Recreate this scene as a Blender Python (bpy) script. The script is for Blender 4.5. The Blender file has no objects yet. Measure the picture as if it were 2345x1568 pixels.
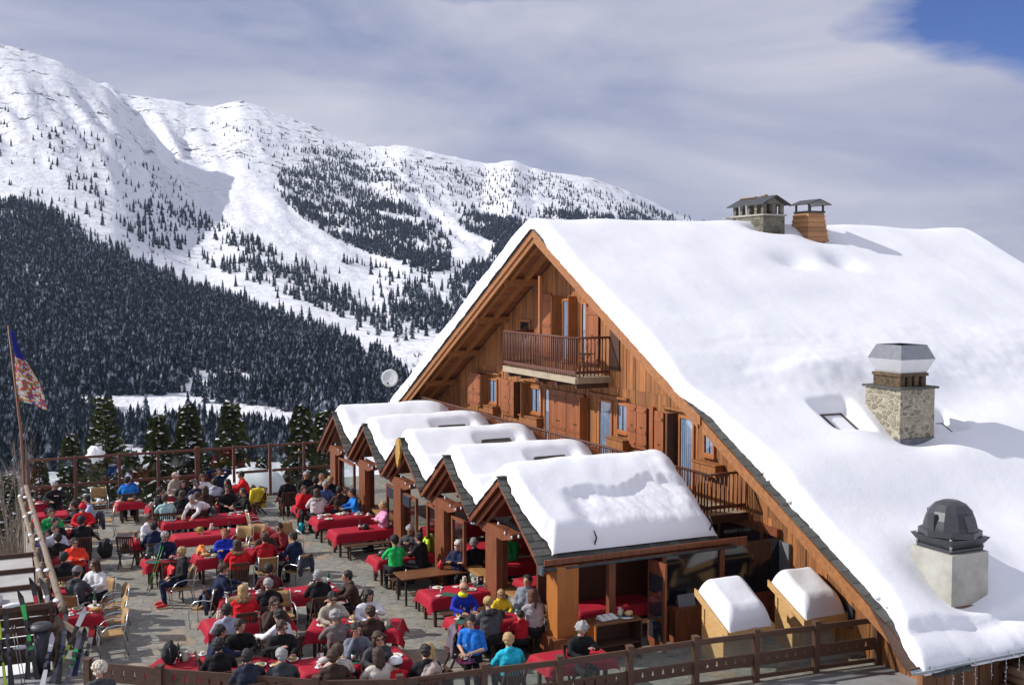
import bpy, bmesh, math, random
import numpy as np
from mathutils import Vector, Matrix, Quaternion, noise as mnoise
R=math.radians
rnd=random.Random(7)
S=bpy.context.scene
COL=S.collection
# ---------------------------------------------------------------- camera
H_CAM=8.8; PITCH=R(3.1824); YAW=R(25.083)
cp,sp=math.cos(PITCH),math.sin(PITCH); vx,vy=math.sin(YAW),math.cos(YAW)
FWD=Vector((vx*cp,vy*cp,-sp)); RGT=Vector((vy,-vx,0)); UPV=Vector((vx*sp,vy*sp,cp))
cam=bpy.data.cameras.new('camera'); co=bpy.data.objects.new('camera',cam); COL.objects.link(co)
m=Matrix((RGT,UPV,-FWD)).transposed().to_4x4(); m.translation=(0,0,H_CAM); co.matrix_world=m
cam.sensor_width=36; cam.lens=36*2500/2344; cam.clip_start=.5; cam.clip_end=12000
S.camera=co
def pix(x,y,z):
    d=Vector((x,y,z-H_CAM)); f=d.dot(FWD)
    return 1172+2500*d.dot(RGT)/f, 784-2500*d.dot(UPV)/f, f
# ---------------------------------------------------------------- light
SUN=Vector((.889,-.458,-.70)).normalized()
sl=bpy.data.lights.new('sun','SUN'); sl.energy=4.75; sl.angle=R(.53); sl.color=(1,.97,.925)
so=bpy.data.objects.new('sun',sl); COL.objects.link(so); so.rotation_euler=SUN.to_track_quat('-Z','Y').to_euler()
W=bpy.data.worlds.new('World'); S.world=W; W.use_nodes=True
nt=W.node_tree; N=nt.nodes; LK=nt.links; N.clear()
out=N.new('ShaderNodeOutputWorld'); bg=N.new('ShaderNodeBackground'); bg.inputs[1].default_value=.11
sky=N.new('ShaderNodeTexSky'); sky.sky_type='NISHITA'; sky.sun_disc=False
SE=math.asin(-SUN.z); sky.sun_elevation=SE
sd=-SUN; sky.sun_rotation=math.atan2(sd.x,sd.y); sky.altitude=1500; sky.air_density=1.0; sky.dust_density=.3
tc=N.new('ShaderNodeTexCoord'); mp=N.new('ShaderNodeMapping'); mp.inputs['Scale'].default_value=(1.3,1.3,4.2); mp.inputs['Rotation'].default_value=(0.12,.2,.3)
n1=N.new('ShaderNodeTexNoise'); n1.inputs['Scale'].default_value=1.5; n1.inputs['Detail'].default_value=7; n1.inputs['Roughness'].default_value=.48; n1.inputs['Distortion'].default_value=.5
n2=N.new('ShaderNodeTexNoise'); n2.inputs['Scale'].default_value=2.3; n2.inputs['Detail'].default_value=11; n2.inputs['Roughness'].default_value=.56; n2.inputs['Distortion'].default_value=.35
LK.new(tc.outputs['Generated'],mp.inputs['Vector']); LK.new(mp.outputs[0],n1.inputs['Vector']); LK.new(mp.outputs[0],n2.inputs['Vector'])
PT=[]
nd=N.new('ShaderNodeTexNoise'); nd.inputs['Scale'].default_value=5; nd.inputs['Detail'].default_value=7; LK.new(mp.outputs[0],nd.inputs['Vector'])
for (px_,py_,rad,sz) in ((2440,30,.096,3.2),(1180,-118,.10,3.6)):
    dv=(FWD+RGT*(px_-1172)/2500+UPV*(784-py_)/2500).normalized()
    sb=N.new('ShaderNodeVectorMath'); sb.operation='SUBTRACT'; sb.inputs[1].default_value=dv; LK.new(tc.outputs['Generated'],sb.inputs[0])
    ml=N.new('ShaderNodeVectorMath'); ml.operation='MULTIPLY'; ml.inputs[1].default_value=(1,1,sz); LK.new(sb.outputs[0],ml.inputs[0])
    ln=N.new('ShaderNodeVectorMath'); ln.operation='LENGTH'; LK.new(ml.outputs[0],ln.inputs[0])
    am=N.new('ShaderNodeMath'); am.operation='MULTIPLY_ADD'; am.inputs[1].default_value=.28; LK.new(nd.outputs[0],am.inputs[0]); LK.new(ln.outputs['Value'],am.inputs[2])
    mr=N.new('ShaderNodeMapRange'); mr.inputs[1].default_value=rad+.12; mr.inputs[2].default_value=rad+.19; LK.new(am.outputs[0],mr.inputs[0]); PT.append(mr)
cc=N.new('ShaderNodeValToRGB'); cc.color_ramp.elements[0].position=.33; cc.color_ramp.elements[0].color=(2.6,3.0,4.6,1)
cc.color_ramp.elements[1].position=.68; cc.color_ramp.elements[1].color=(6.3,6.2,6.9,1)
m1=N.new('ShaderNodeMath'); m1.operation='MULTIPLY'; LK.new(PT[0].outputs[0],m1.inputs[0]); LK.new(PT[1].outputs[0],m1.inputs[1])
m2=m1
LK.new(n2.outputs[0],cc.inputs[0])
hs=N.new('ShaderNodeHueSaturation'); hs.inputs['Saturation'].default_value=1.3; hs.inputs['Value'].default_value=.8
LK.new(sky.outputs[0],hs.inputs['Color'])
tn=N.new('ShaderNodeMixRGB'); tn.blend_type='MULTIPLY'; tn.inputs[0].default_value=1; tn.inputs[2].default_value=(.55,.62,1.1,1); LK.new(hs.outputs[0],tn.inputs[1])
mx=N.new('ShaderNodeMixRGB'); LK.new(m2.outputs[0],mx.inputs[0]); LK.new(tn.outputs[0],mx.inputs[1]); LK.new(cc.outputs[0],mx.inputs[2])
LK.new(mx.outputs[0],bg.inputs[0]); LK.new(bg.outputs[0],out.inputs[0])
S.view_settings.view_transform='Standard'; S.view_settings.look='None'; S.view_settings.gamma=1; S.view_settings.exposure=0.0
S.cycles.max_bounces=6; S.cycles.diffuse_bounces=3; S.cycles.glossy_bounces=3; S.cycles.transmission_bounces=4; S.cycles.transparent_max_bounces=8
S.cycles.use_denoising=True; S.cycles.caustics_reflective=False; S.cycles.caustics_refractive=False
# ---------------------------------------------------------------- materials
MC={}
def mat(name,col,rough=.6,var=.15,scale=8.,stretch=(1,1,1),bump=0.,bscale=None,metal=0.,island=0.,col2=None,spec=.5,detail=4.):
    if name in MC: return MC[name]
    m=bpy.data.materials.new(name); m.use_nodes=True; t=m.node_tree; n=t.nodes; b=n['Principled BSDF']
    b.inputs['Roughness'].default_value=rough; b.inputs['Metallic'].default_value=metal; b.inputs['Specular IOR Level'].default_value=spec
    tc=n.new('ShaderNodeTexCoord'); mp=n.new('ShaderNodeMapping'); mp.inputs['Scale'].default_value=stretch
    t.links.new(tc.outputs['Object'],mp.inputs[0])
    ns=n.new('ShaderNodeTexNoise'); ns.inputs['Scale'].default_value=scale; ns.inputs['Detail'].default_value=detail; ns.inputs['Roughness'].default_value=.6
    t.links.new(mp.outputs[0],ns.inputs['Vector'])
    mr=n.new('ShaderNodeMapRange'); mr.inputs[1].default_value=.3; mr.inputs[2].default_value=.7
    t.links.new(ns.outputs[0],mr.inputs[0])
    mx=n.new('ShaderNodeMixRGB'); t.links.new(mr.outputs[0],mx.inputs[0])
    c2=col2 if col2 else tuple(min(.95,c*(1+var)) for c in col); c1=col if col2 else tuple(c*(1-var) for c in col)
    mx.inputs[1].default_value=(*c1,1); mx.inputs[2].default_value=(*c2,1); o=mx.outputs[0]
    if island:
        g=n.new('ShaderNodeNewGeometry'); h=n.new('ShaderNodeHueSaturation')
        r2=n.new('ShaderNodeMapRange'); r2.inputs[3].default_value=1-island; r2.inputs[4].default_value=1+island
        t.links.new(g.outputs['Random Per Island'],r2.inputs[0]); t.links.new(r2.outputs[0],h.inputs['Value']); t.links.new(o,h.inputs['Color'])
        o=h.outputs[0]
    t.links.new(o,b.inputs['Base Color'])
    if bump:
        bp=n.new('ShaderNodeBump'); bp.inputs['Strength'].default_value=bump; bp.inputs['Distance'].default_value=.03
        nb=ns
        if bscale:
            nb=n.new('ShaderNodeTexNoise'); nb.inputs['Scale'].default_value=bscale; nb.inputs['Detail'].default_value=3; t.links.new(mp.outputs[0],nb.inputs['Vector'])
        t.links.new(nb.outputs[0],bp.inputs['Height']); t.links.new(bp.outputs[0],b.inputs['Normal'])
    MC[name]=m; return m
def snowmat(name='snow',bump=.25,sc=1.2,fine=14):
    if name in MC: return MC[name]
    m=mat(name,(.86,.87,.90),.55,col2=(.90,.91,.93),scale=.8,spec=.3)
    t=m.node_tree; n=t.nodes; b=n['Principled BSDF']; tc=n['Texture Coordinate']
    a=n.new('ShaderNodeTexNoise'); a.inputs['Scale'].default_value=sc; a.inputs['Detail'].default_value=5
    c=n.new('ShaderNodeTexNoise'); c.inputs['Scale'].default_value=fine; c.inputs['Detail'].default_value=4
    t.links.new(tc.outputs['Object'],a.inputs[0]); t.links.new(tc.outputs['Object'],c.inputs[0])
    b1=n.new('ShaderNodeBump'); b1.inputs['Strength'].default_value=bump; b1.inputs['Distance'].default_value=.12
    b2=n.new('ShaderNodeBump'); b2.inputs['Strength'].default_value=bump*.9; b2.inputs['Distance'].default_value=.02
    t.links.new(a.outputs[0],b1.inputs['Height']); t.links.new(c.outputs[0],b2.inputs['Height']); t.links.new(b1.outputs[0],b2.inputs['Normal']); t.links.new(b2.outputs[0],b.inputs['Normal'])
    return m
SNOW=snowmat()
ST=(9,9,.5)
WALLW=mat('weathered_plank_wood',(.40,.152,.042),.7,scale=2.2,stretch=ST,col2=(.16,.064,.021),island=.34,bump=.5)
TRIMW=mat('orange_fir_wood',(.42,.15,.045),.55,scale=3,stretch=(6,6,2),col2=(.32,.11,.035),island=.12,bump=.2)
SHUT=mat('red_brown_shutter_wood',(.36,.115,.036),.6,scale=3,stretch=ST,col2=(.20,.062,.023),island=.22,bump=.3)
DARKW=mat('dark_stained_wood',(.055,.025,.015),.6,scale=4,stretch=(5,5,1),col2=(.09,.04,.022),island=.2,bump=.3)
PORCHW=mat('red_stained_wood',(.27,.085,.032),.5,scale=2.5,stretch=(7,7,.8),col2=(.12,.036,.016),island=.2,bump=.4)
RAKEW=mat('brown_fascia_wood',(.38,.155,.048),.6,scale=3,stretch=(3,3,3),col2=(.23,.09,.03),island=.12,bump=.3)
FENCEW=mat('fence_brown_wood',(.12,.06,.036),.6,scale=3,stretch=(2,6,6),col2=(.075,.036,.022),island=.2,bump=.3)
PINEW=mat('pale_pine_wood',(.66,.43,.19),.55,scale=2,stretch=(2,2,12),col2=(.52,.30,.11),island=.1,bump=.1)
LOGW=mat('weathered_log_wood',(.27,.21,.15),.8,scale=4,stretch=(6,1,6),col2=(.16,.11,.075),bump=.7)
BENCHW=mat('bench_wood',(.10,.045,.024),.6,scale=3,stretch=(1,7,7),col2=(.06,.028,.016),island=.2,bump=.3)
SLATE=mat('grey_roof_slate',(.085,.082,.068),.8,scale=9,col2=(.05,.05,.046),island=.35,bump=.6)
METAL=mat('brushed_steel',(.55,.56,.58),.32,metal=.9,var=.08,bump=.05)
ZINC=mat('zinc_gutter',(.42,.47,.50),.4,metal=.6,var=.12)
BLKM=mat('black_metal',(.02,.02,.022),.4,var=.3)
def glassmat(name,col=(.03,.035,.045),rough=.05):
    return mat(name,col,rough,var=.2,spec=.9)
DGLASS=glassmat('dark_window_glass')
def clearmat(name='clear_glass',tint=(.93,.96,.95),refl=.05,rough=.03):
    if name in MC: return MC[name]
    m=bpy.data.materials.new(name); m.use_nodes=True; t=m.node_tree; n=t.nodes; n.clear()
    o=n.new('ShaderNodeOutputMaterial'); tr=n.new('ShaderNodeBsdfTransparent'); tr.inputs[0].default_value=(*tint,1)
    g=n.new('ShaderNodeBsdfGlossy'); g.inputs['Roughness'].default_value=rough; g.inputs[0].default_value=(.9,.92,.95,1)
    lw=n.new('ShaderNodeLayerWeight'); lw.inputs[0].default_value=.25
    nn=n.new('ShaderNodeTexNoise'); nn.inputs['Scale'].default_value=2.5
    mr=n.new('ShaderNodeMapRange'); mr.inputs[3].default_value=refl*.5; mr.inputs[4].default_value=refl*1.6; t.links.new(nn.outputs[0],mr.inputs[0])
    mm=n.new('ShaderNodeMath'); mm.operation='MULTIPLY_ADD'; mm.inputs[1].default_value=.18; t.links.new(lw.outputs['Fresnel'],mm.inputs[0]); t.links.new(mr.outputs[0],mm.inputs[2])
    mx=n.new('ShaderNodeMixShader'); t.links.new(mm.outputs[0],mx.inputs[0]); t.links.new(tr.outputs[0],mx.inputs[1]); t.links.new(g.outputs[0],mx.inputs[2]); t.links.new(mx.outputs[0],o.inputs[0])
    MC[name]=m; return m
CLEAR=clearmat()
FCLEAR=clearmat('screen_glass',(.84,.87,.86),.035,.08)
# ---------------------------------------------------------------- mesh builder
class MB:
    def __init__(s): s.v=[];s.f=[];s.m=[];s.sm=[]
    def add(s,vs,fs,mi=0,smooth=False):
        o=len(s.v); s.v+= [tuple(v) for v in vs]; s.f+=[tuple(i+o for i in f) for f in fs]; s.m+=[mi]*len(fs); s.sm+=[smooth]*len(fs); return s
    def box(s,c,d,mi=0,rot=None,taper=1.):
        x,y,z=d[0]/2,d[1]/2,d[2]/2; t=taper
        vs=[Vector(p) for p in [(-x,-y,-z),(x,-y,-z),(x,y,-z),(-x,y,-z),(-x*t,-y*t,z),(x*t,-y*t,z),(x*t,y*t,z),(-x*t,y*t,z)]]
        if rot is not None: vs=[rot@v for v in vs]
        c=Vector(c); vs=[v+c for v in vs]
        return s.add(vs,[(0,3,2,1),(4,5,6,7),(0,1,5,4),(1,2,6,5),(2,3,7,6),(3,0,4,7)],mi)
    def bx(s,x0,x1,y0,y1,z0,z1,mi=0): return s.box(((x0+x1)/2,(y0+y1)/2,(z0+z1)/2),(abs(x1-x0),abs(y1-y0),abs(z1-z0)),mi)
    def beam(s,p0,p1,w,h,mi=0,up=(0,0,1)):
        p0=Vector(p0);p1=Vector(p1); d=(p1-p0).normalized(); u=Vector(up)
        sd=d.cross(u)
        if sd.length<1e-4: sd=d.cross(Vector((0,1,0)))
        sd.normalize(); uu=sd.cross(d).normalized()
        vs=[p+sd*a*w/2+uu*b*h/2 for p in (p0,p1) for a,b in ((-1,-1),(1,-1),(1,1),(-1,1))]
        return s.add(vs,[(0,3,2,1),(4,5,6,7),(0,1,5,4),(1,2,6,5),(2,3,7,6),(3,0,4,7)][::1],mi)
    def tube(s,pts,rs,n=8,mi=0,cap=True,smooth=True,sq=1.):
        pts=[Vector(p) for p in pts]
        if not hasattr(rs,'__len__'): rs=[rs]*len(pts)
        vs=[];fs=[];pu=None
        for i,p in enumerate(pts):
            d=(pts[min(i+1,len(pts)-1)]-pts[max(i-1,0)]).normalized()
            if pu is None: pu=Vector((0,0,1)) if abs(d.z)<.9 else Vector((1,0,0))
            a=d.cross(pu); a.normalize(); b=a.cross(d); b.normalize(); pu=b
            for k in range(n):
                t=2*math.pi*k/n; vs.append(p+a*math.cos(t)*rs[i]+b*math.sin(t)*rs[i]*sq)
        for i in range(len(pts)-1):
            for k in range(n):
                k2=(k+1)%n; fs.append((i*n+k,(i*n+k2),(i+1)*n+k2,(i+1)*n+k))
        if cap:
            fs.append(tuple(range(n))[::-1]); fs.append(tuple(range((len(pts)-1)*n,len(pts)*n)))
        return s.add(vs,fs,mi,smooth)
    def lathe(s,prof,c=(0,0,0),n=14,mi=0,smooth=True,sx=1,sy=1):
        vs=[];fs=[]
        for r,z in prof:
            for k in range(n):
                t=2*math.pi*k/n; vs.append((c[0]+r*math.cos(t)*sx,c[1]+r*math.sin(t)*sy,c[2]+z))
        for i in range(len(prof)-1):
            for k in range(n):
                k2=(k+1)%n; fs.append((i*n+k,i*n+k2,(i+1)*n+k2,(i+1)*n+k))
        fs.append(tuple(range(n))[::-1]); fs.append(tuple(range((len(prof)-1)*n,len(prof)*n)))
        return s.add(vs,fs,mi,smooth)
    def ell(s,c,r,mi=0,n=12,mrow=8,rot=None,zmin=-1.,noise=0.,seed=0):
        vs=[];fs=[];c=Vector(c)
        for i in range(mrow+1):
            ph=math.acos(max(-1,min(1,1-(1-zmin)*i/mrow)))
            for k in range(n):
                t=2*math.pi*k/n; v=Vector((math.sin(ph)*math.cos(t),math.sin(ph)*math.sin(t),math.cos(ph)))
                q=1+noise*mnoise.noise(v*2.3+Vector((seed,0,0)))
                v=Vector((v.x*r[0]*q,v.y*r[1]*q,v.z*r[2]*q))
                if rot is not None: v=rot@v
                vs.append(c+v)
        for i in range(mrow):
            for k in range(n):
                k2=(k+1)%n; fs.append((i*n+k,(i+1)*n+k,(i+1)*n+k2,i*n+k2))
        if zmin>-1: fs.append(tuple(range(mrow*n,(mrow+1)*n)))
        return s.add(vs,fs,mi,True)
    def prism(s,poly,ax,a0,a1,mi=0):
        # poly in the two other axes; extruded along axis ax
        def P(p,a):
            return {'x':(a,p[0],p[1]),'y':(p[0],a,p[1]),'z':(p[0],p[1],a)}[ax]
        n=len(poly); vs=[P(p,a0) for p in poly]+[P(p,a1) for p in poly]
        fs=[tuple(range(n))[::-1],tuple(range(n,2*n))]+[(i,(i+1)%n,n+(i+1)%n,n+i) for i in range(n)]
        return s.add(vs,fs,mi)
    def grid(s,fn,nu,nv,mi=0,smooth=True):
        vs=[fn(i/nu,j/nv) for j in range(nv+1) for i in range(nu+1)]
        fs=[(j*(nu+1)+i,j*(nu+1)+i+1,(j+1)*(nu+1)+i+1,(j+1)*(nu+1)+i) for j in range(nv) for i in range(nu)]
        return s.add(vs,fs,mi,smooth)
    def mesh(s,name,mats):
        me=bpy.data.meshes.new(name); me.from_pydata(s.v,[],s.f)
        for mm in (mats if isinstance(mats,(list,tuple)) else [mats]): me.materials.append(mm)
        me.polygons.foreach_set('material_index',s.m); me.polygons.foreach_set('use_smooth',s.sm)
        bm=bmesh.new(); bm.from_mesh(me); bmesh.ops.recalc_face_normals(bm,faces=bm.faces); bm.to_mesh(me); bm.free()
        me.update(); return me
    def build(s,name,mats,parent=None,loc=None,rz=0,**k):
        o=bpy.data.objects.new(name,s.mesh(name,mats)); COL.objects.link(o)
        if parent is not None: o.parent=parent
        if loc is not None: o.location=loc
        if rz: o.rotation_euler=(0,0,rz)
        for a,b in k.items(): o[a]=b
        return o
def thing(name,label,cat,loc=(0,0,0),rz=0,group=None):
    o=bpy.data.objects.new(name,None); o.empty_display_size=.2; COL.objects.link(o); o.location=loc; o.rotation_euler=(0,0,rz)
    o['label']=label; o['category']=cat
    if group: o['group']=group
    return o
def inst(name,me,parent=None,loc=(0,0,0),rz=0,**k):
    o=bpy.data.objects.new(name,me); COL.objects.link(o); o.location=loc; o.rotation_euler=(0,0,rz)
    if parent is not None: o.parent=parent
    for a,b in k.items(): o[a]=b
    return o
def struct(o): o['kind']='structure'; return o
def fbm(x,y,z=0.,o=4):
    v=0;a=1.;f=1.
    for _ in range(o): v+=a*mnoise.noise(Vector((x*f,y*f,z+f*3.1))); a*=.5; f*=2.03
    return v
def lerpt(tab,x):
    if x<=tab[0][0]: return tab[0][1]
    for (a,b),(c,d) in zip(tab,tab[1:]):
        if x<=c: return b+(d-b)*(x-a)/(c-a)
    return tab[-1][1]
# ================================================================ terrain
BOWL=[(-600,120),(0,190),(270,215),(330,222),(400,235),(480,250),(520,246),(560,240),(600,250),(700,285),(800,322),(850,335),(930,332),(1000,350),(1060,366),(1110,380),(1150,372),(1180,370),(1215,385),(1290,396),(1350,408),(1420,432),(1500,468),(1560,497),(1650,522),(1750,545),(1900,575),(2100,590),(2230,582),(2275,585),(2310,605),(2344,628),(2500,640),(3200,640)]
SPUR=[(-600,60),(-200,75),(0,104),(60,118),(100,133),(150,150),(190,172),(230,190),(262,207),(300,250),(340,305),(400,385),(440,440),(480,495),(560,580),(640,660),(720,740),(900,900),(3200,1100)]
FOOT=[(-600,470),(0,500),(60,505),(150,540),(250,575),(330,615),(420,655),(600,715),(700,748),(780,790),(840,850),(880,905),(950,960),(3200,1100)]
NEARP=[(2,-1.2),(20,-1.6),(44,-2.6),(52,-5.5),(70,-9),(100,-14),(150,-20),(200,-27.5),(300,-40),(400,-45),(470,-47.6)]
def zat(px,y,r): return H_CAM+(645-y)/2500*r
def terr(a,r):
    """height at horizontal angle a from the view direction, ground distance r (view depth)."""
    px=1172+2500*math.tan(a)
    if r<470: z=lerpt(NEARP,r)
    else:
        YV=945
        def prof(Y,r1,p):
            t=(r-470)/(r1-470)
            if t<=1: return zat(px,YV+(Y-YV)*(t**p),r)
            zc=zat(px,Y,r1); return zc-(r-r1)*.45
        z0=prof(lerpt(BOWL,px),2600,.62)
        z1=prof(lerpt(SPUR,px),1850,.66)
        z2=prof(lerpt(FOOT,px),1050,.8)
        k=.3+9.*min(1,(r-470)/400)
        mz=max(z0,z1,z2)
        z=mz+k*math.log(sum(math.exp(max(-30,(q-mz)/k)) for q in (z0,z1,z2)))-k*1.1*max(0,1-(r-470)/400)
        if r>2650 : z=z-(r-2650)*.2
    wx=r*math.tan(a); wy=r
    am=max(0,min(1,(r-60)/500))
    z+=am*(r/1500.)*(4.5*fbm(wx/170,wy/170,1,4)+1.3*mnoise.noise(Vector((wx/28,wy/28,4))))
    if r>1100:
        lr=math.log(r); rg=1-abs(mnoise.noise(Vector((a*34+lr*6,lr*4,9))))*2+.55*(1-abs(mnoise.noise(Vector((a*85+lr*15,lr*9,3))))*2)+.25*(1-abs(mnoise.noise(Vector((a*190+lr*30,lr*16,5))))*2)
        z+=min(1,(r-1100)/500)*max(.12,min(1,abs(r-(1850 if px<300 else 2600))/350))*(15 if px<420 else 7)*rg
    z+=.25*mnoise.noise(Vector((wx/6,wy/6,2)))*min(1,max(0,(r-44)/10))
    return z
NA,NR=430,300
A0,A1=R(-42),R(40)
rs=[2+ (i/60)*58 for i in range(60)]+[60*(3000/60)**((i)/(NR-61)) for i in range(NR-60)]
av=np.linspace(A0,A1,NA)
TZ=np.zeros((NR,NA))
for j,r in enumerate(rs):
    for i,a in enumerate(av): TZ[j,i]=terr(a,r)
RS=np.array(rs)
def txy(a,r):  # depth r along view, lateral r*tan(a)
    l=r*np.tan(a); return vx*r+vy*l, vy*r-vx*l
vv=np.zeros((NR,NA,3))
for j,r in enumerate(rs):
    X,Y=txy(av,r); vv[j,:,0]=X; vv[j,:,1]=Y; vv[j,:,2]=TZ[j]
# sink terrain under terrace / chalet footprint
def near_z(X,Y): return 0
fs=[]
idx=np.arange(NR*NA).reshape(NR,NA)
q=np.stack([idx[:-1,:-1],idx[:-1,1:],idx[1:,1:],idx[1:,:-1]],-1).reshape(-1,4)
def npmesh(name,V,F,mats,mi=None,smooth=True):
    me=bpy.data.meshes.new(name); n=len(V); me.vertices.add(n); me.vertices.foreach_set('co',np.ascontiguousarray(V,dtype=np.float32).ravel())
    k=F.shape[1]; me.loops.add(F.size); me.loops.foreach_set('vertex_index',np.ascontiguousarray(F,dtype=np.int32).ravel())
    me.polygons.add(len(F)); me.polygons.foreach_set('loop_start',np.arange(0,F.size,k,dtype=np.int32)); me.polygons.foreach_set('loop_total',np.full(len(F),k,dtype=np.int32))
    for mm in mats: me.materials.append(mm)
    if mi is not None: me.polygons.foreach_set('material_index',mi.astype(np.int32))
    me.polygons.foreach_set('use_smooth',np.full(len(F),smooth)); me.update(calc_edges=True); me.validate(); return me
def mountmat():
    m=bpy.data.materials.new('mountain_snow'); m.use_nodes=True; t=m.node_tree; n=t.nodes; b=n['Principled BSDF']; b.inputs['Roughness'].default_value=.6; b.inputs['Specular IOR Level'].default_value=.2
    g=n.new('ShaderNodeNewGeometry'); sx=n.new('ShaderNodeSeparateXYZ'); t.links.new(g.outputs['Position'],sx.inputs[0])
    ns=n.new('ShaderNodeTexNoise'); ns.inputs['Scale'].default_value=.045; ns.inputs['Detail'].default_value=9; ns.inputs['Roughness'].default_value=.72; t.links.new(g.outputs['Position'],ns.inputs['Vector'])
    n2=n.new('ShaderNodeTexNoise'); n2.inputs['Scale'].default_value=.006; n2.inputs['Detail'].default_value=3; t.links.new(g.outputs['Position'],n2.inputs['Vector'])
    # rocks : high altitude, patchy
    al=n.new('ShaderNodeMapRange'); al.inputs[1].default_value=110; al.inputs[2].default_value=240; t.links.new(sx.outputs[2],al.inputs[0])
    pa=n.new('ShaderNodeMapRange'); pa.inputs[1].default_value=.44; pa.inputs[2].default_value=.56; t.links.new(n2.outputs[0],pa.inputs[0])
    rk=n.new('ShaderNodeMapRange'); rk.inputs[1].default_value=.555; rk.inputs[2].default_value=.585; t.links.new(ns.outputs[0],rk.inputs[0])
    a=n.new('ShaderNodeMath'); a.operation='MULTIPLY'; t.links.new(al.outputs[0],a.inputs[0]); t.links.new(pa.outputs[0],a.inputs[1])
    c=n.new('ShaderNodeMath'); c.operation='MULTIPLY'; t.links.new(a.outputs[0],c.inputs[0]); t.links.new(rk.outputs[0],c.inputs[1])
    mx=n.new('ShaderNodeMixRGB'); mx.inputs[1].default_value=(.86,.87,.90,1); mx.inputs[2].default_value=(.05,.05,.06,1); t.links.new(c.outputs[0],mx.inputs[0]); t.links.new(mx.outputs[0],b.inputs['Base Color'])
    nb=n.new('ShaderNodeTexNoise'); nb.inputs['Scale'].default_value=.03; nb.inputs['Detail'].default_value=10; nb.inputs['Roughness'].default_value=.62; t.links.new(g.outputs['Position'],nb.inputs['Vector'])
    bp=n.new('ShaderNodeBump'); bp.inputs['Strength'].default_value=.9; bp.inputs['Distance'].default_value=9; t.links.new(nb.outputs[0],bp.inputs['Height'])
    # fade bump near the camera
    t.links.new(bp.outputs[0],b.inputs['Normal']); return m
MOUNT=mountmat()
farsel=RS>=95
j0=int(np.argmax(farsel))
me=npmesh('mountain_slope',vv[j0:].reshape(-1,3),q[:(NR-1-j0)*(NA-1)],[MOUNT]); o=inst('mountain_slope',me); struct(o)
me=npmesh('snow_ground',vv[:j0+1].reshape(-1,3),q[:j0*(NA-1)],[SNOW]); o=inst('snow_ground',me); struct(o)
b=MB(); b.bx(-6000,6000,-6000,6000,-61,-60); struct(b.build('valley_floor',SNOW))
# ---------------------------------------------------------------- forest
CON=mat('snow_dusted_spruce',(.020,.038,.034),.9,scale=1.1,col2=(.012,.022,.024),spec=.1)
def dusted(name,base,frac,sc):
    m=bpy.data.materials.new(name); m.use_nodes=True; t=m.node_tree; n=t.nodes; b=n['Principled BSDF']; b.inputs['Roughness'].default_value=.9; b.inputs['Specular IOR Level'].default_value=.1
    g=n.new('ShaderNodeNewGeometry'); ns=n.new('ShaderNodeTexNoise'); ns.inputs['Scale'].default_value=sc; ns.inputs['Detail'].default_value=3; t.links.new(g.outputs['Position'],ns.inputs['Vector'])
    mr=n.new('ShaderNodeMapRange'); mr.inputs[1].default_value=frac-.06; mr.inputs[2].default_value=frac+.16; t.links.new(ns.outputs[0],mr.inputs[0])
    c=n.new('ShaderNodeMixRGB'); c.inputs[1].default_value=(*base,1); c.inputs[2].default_value=(.36,.40,.47,1)
    t.links.new(mr.outputs[0],c.inputs[0])
    h=n.new('ShaderNodeHueSaturation'); r2=n.new('ShaderNodeMapRange'); r2.inputs[3].default_value=.7; r2.inputs[4].default_value=1.4
    t.links.new(g.outputs['Random Per Island'],r2.inputs[0]); t.links.new(r2.outputs[0],h.inputs['Value']); t.links.new(c.outputs[0],h.inputs['Color'])
    t.links.new(h.outputs[0],b.inputs['Base Color']); return m
FOREST=dusted('snowy_conifer_needles',(.013,.023,.031),.575,.35)
TRUNK=mat('conifer_bark',(.05,.035,.025),.9,var=.3,bump=.5)
def contree(seed,tiers,n,h=1.,w=.2):
    rr=random.Random(seed); V=[];F=[]
    for t in range(tiers):
        f=t/tiers; z0=.06+f*.86; z1=z0+(.95-f*.25)/tiers*1.35; rad=w*(1-f)**.85+.012; base=len(V)
        top=len(V); V.append((rr.uniform(-.01,.01),rr.uniform(-.01,.01),min(1,z1)))
        off=rr.random()*6
        for k in range(n*2):
            a=off+math.pi*k/n; q=rad*(rr.uniform(.8,1.2) if k%2==0 else rr.uniform(.45,.65))
            V.append((q*math.cos(a),q*math.sin(a),z0-(.04 if k%2==0 else -.0)*rr.uniform(.5,1.2)))
        for k in range(n*2): F.append((top,top+1+k,top+1+(k+1)%(n*2)))
    return np.array(V),np.array(F)
VARS=[contree(s,5,5,w=.17+.03*(s%3)) for s in range(5)]
FARV=[contree(s+20,3,4,w=.19+.03*(s%3)) for s in range(4)]
def inpoly(p,x,y):
    c=np.zeros(len(x),bool); n=len(p)
    for i in range(n):
        x0,y0=p[i];x1,y1=p[(i+1)%n]
        if y0==y1: continue
        k=((y0>y)!=(y1>y))&(x<(x1-x0)*(y-y0)/(y1-y0)+x0); c^=k
    return c
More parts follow.
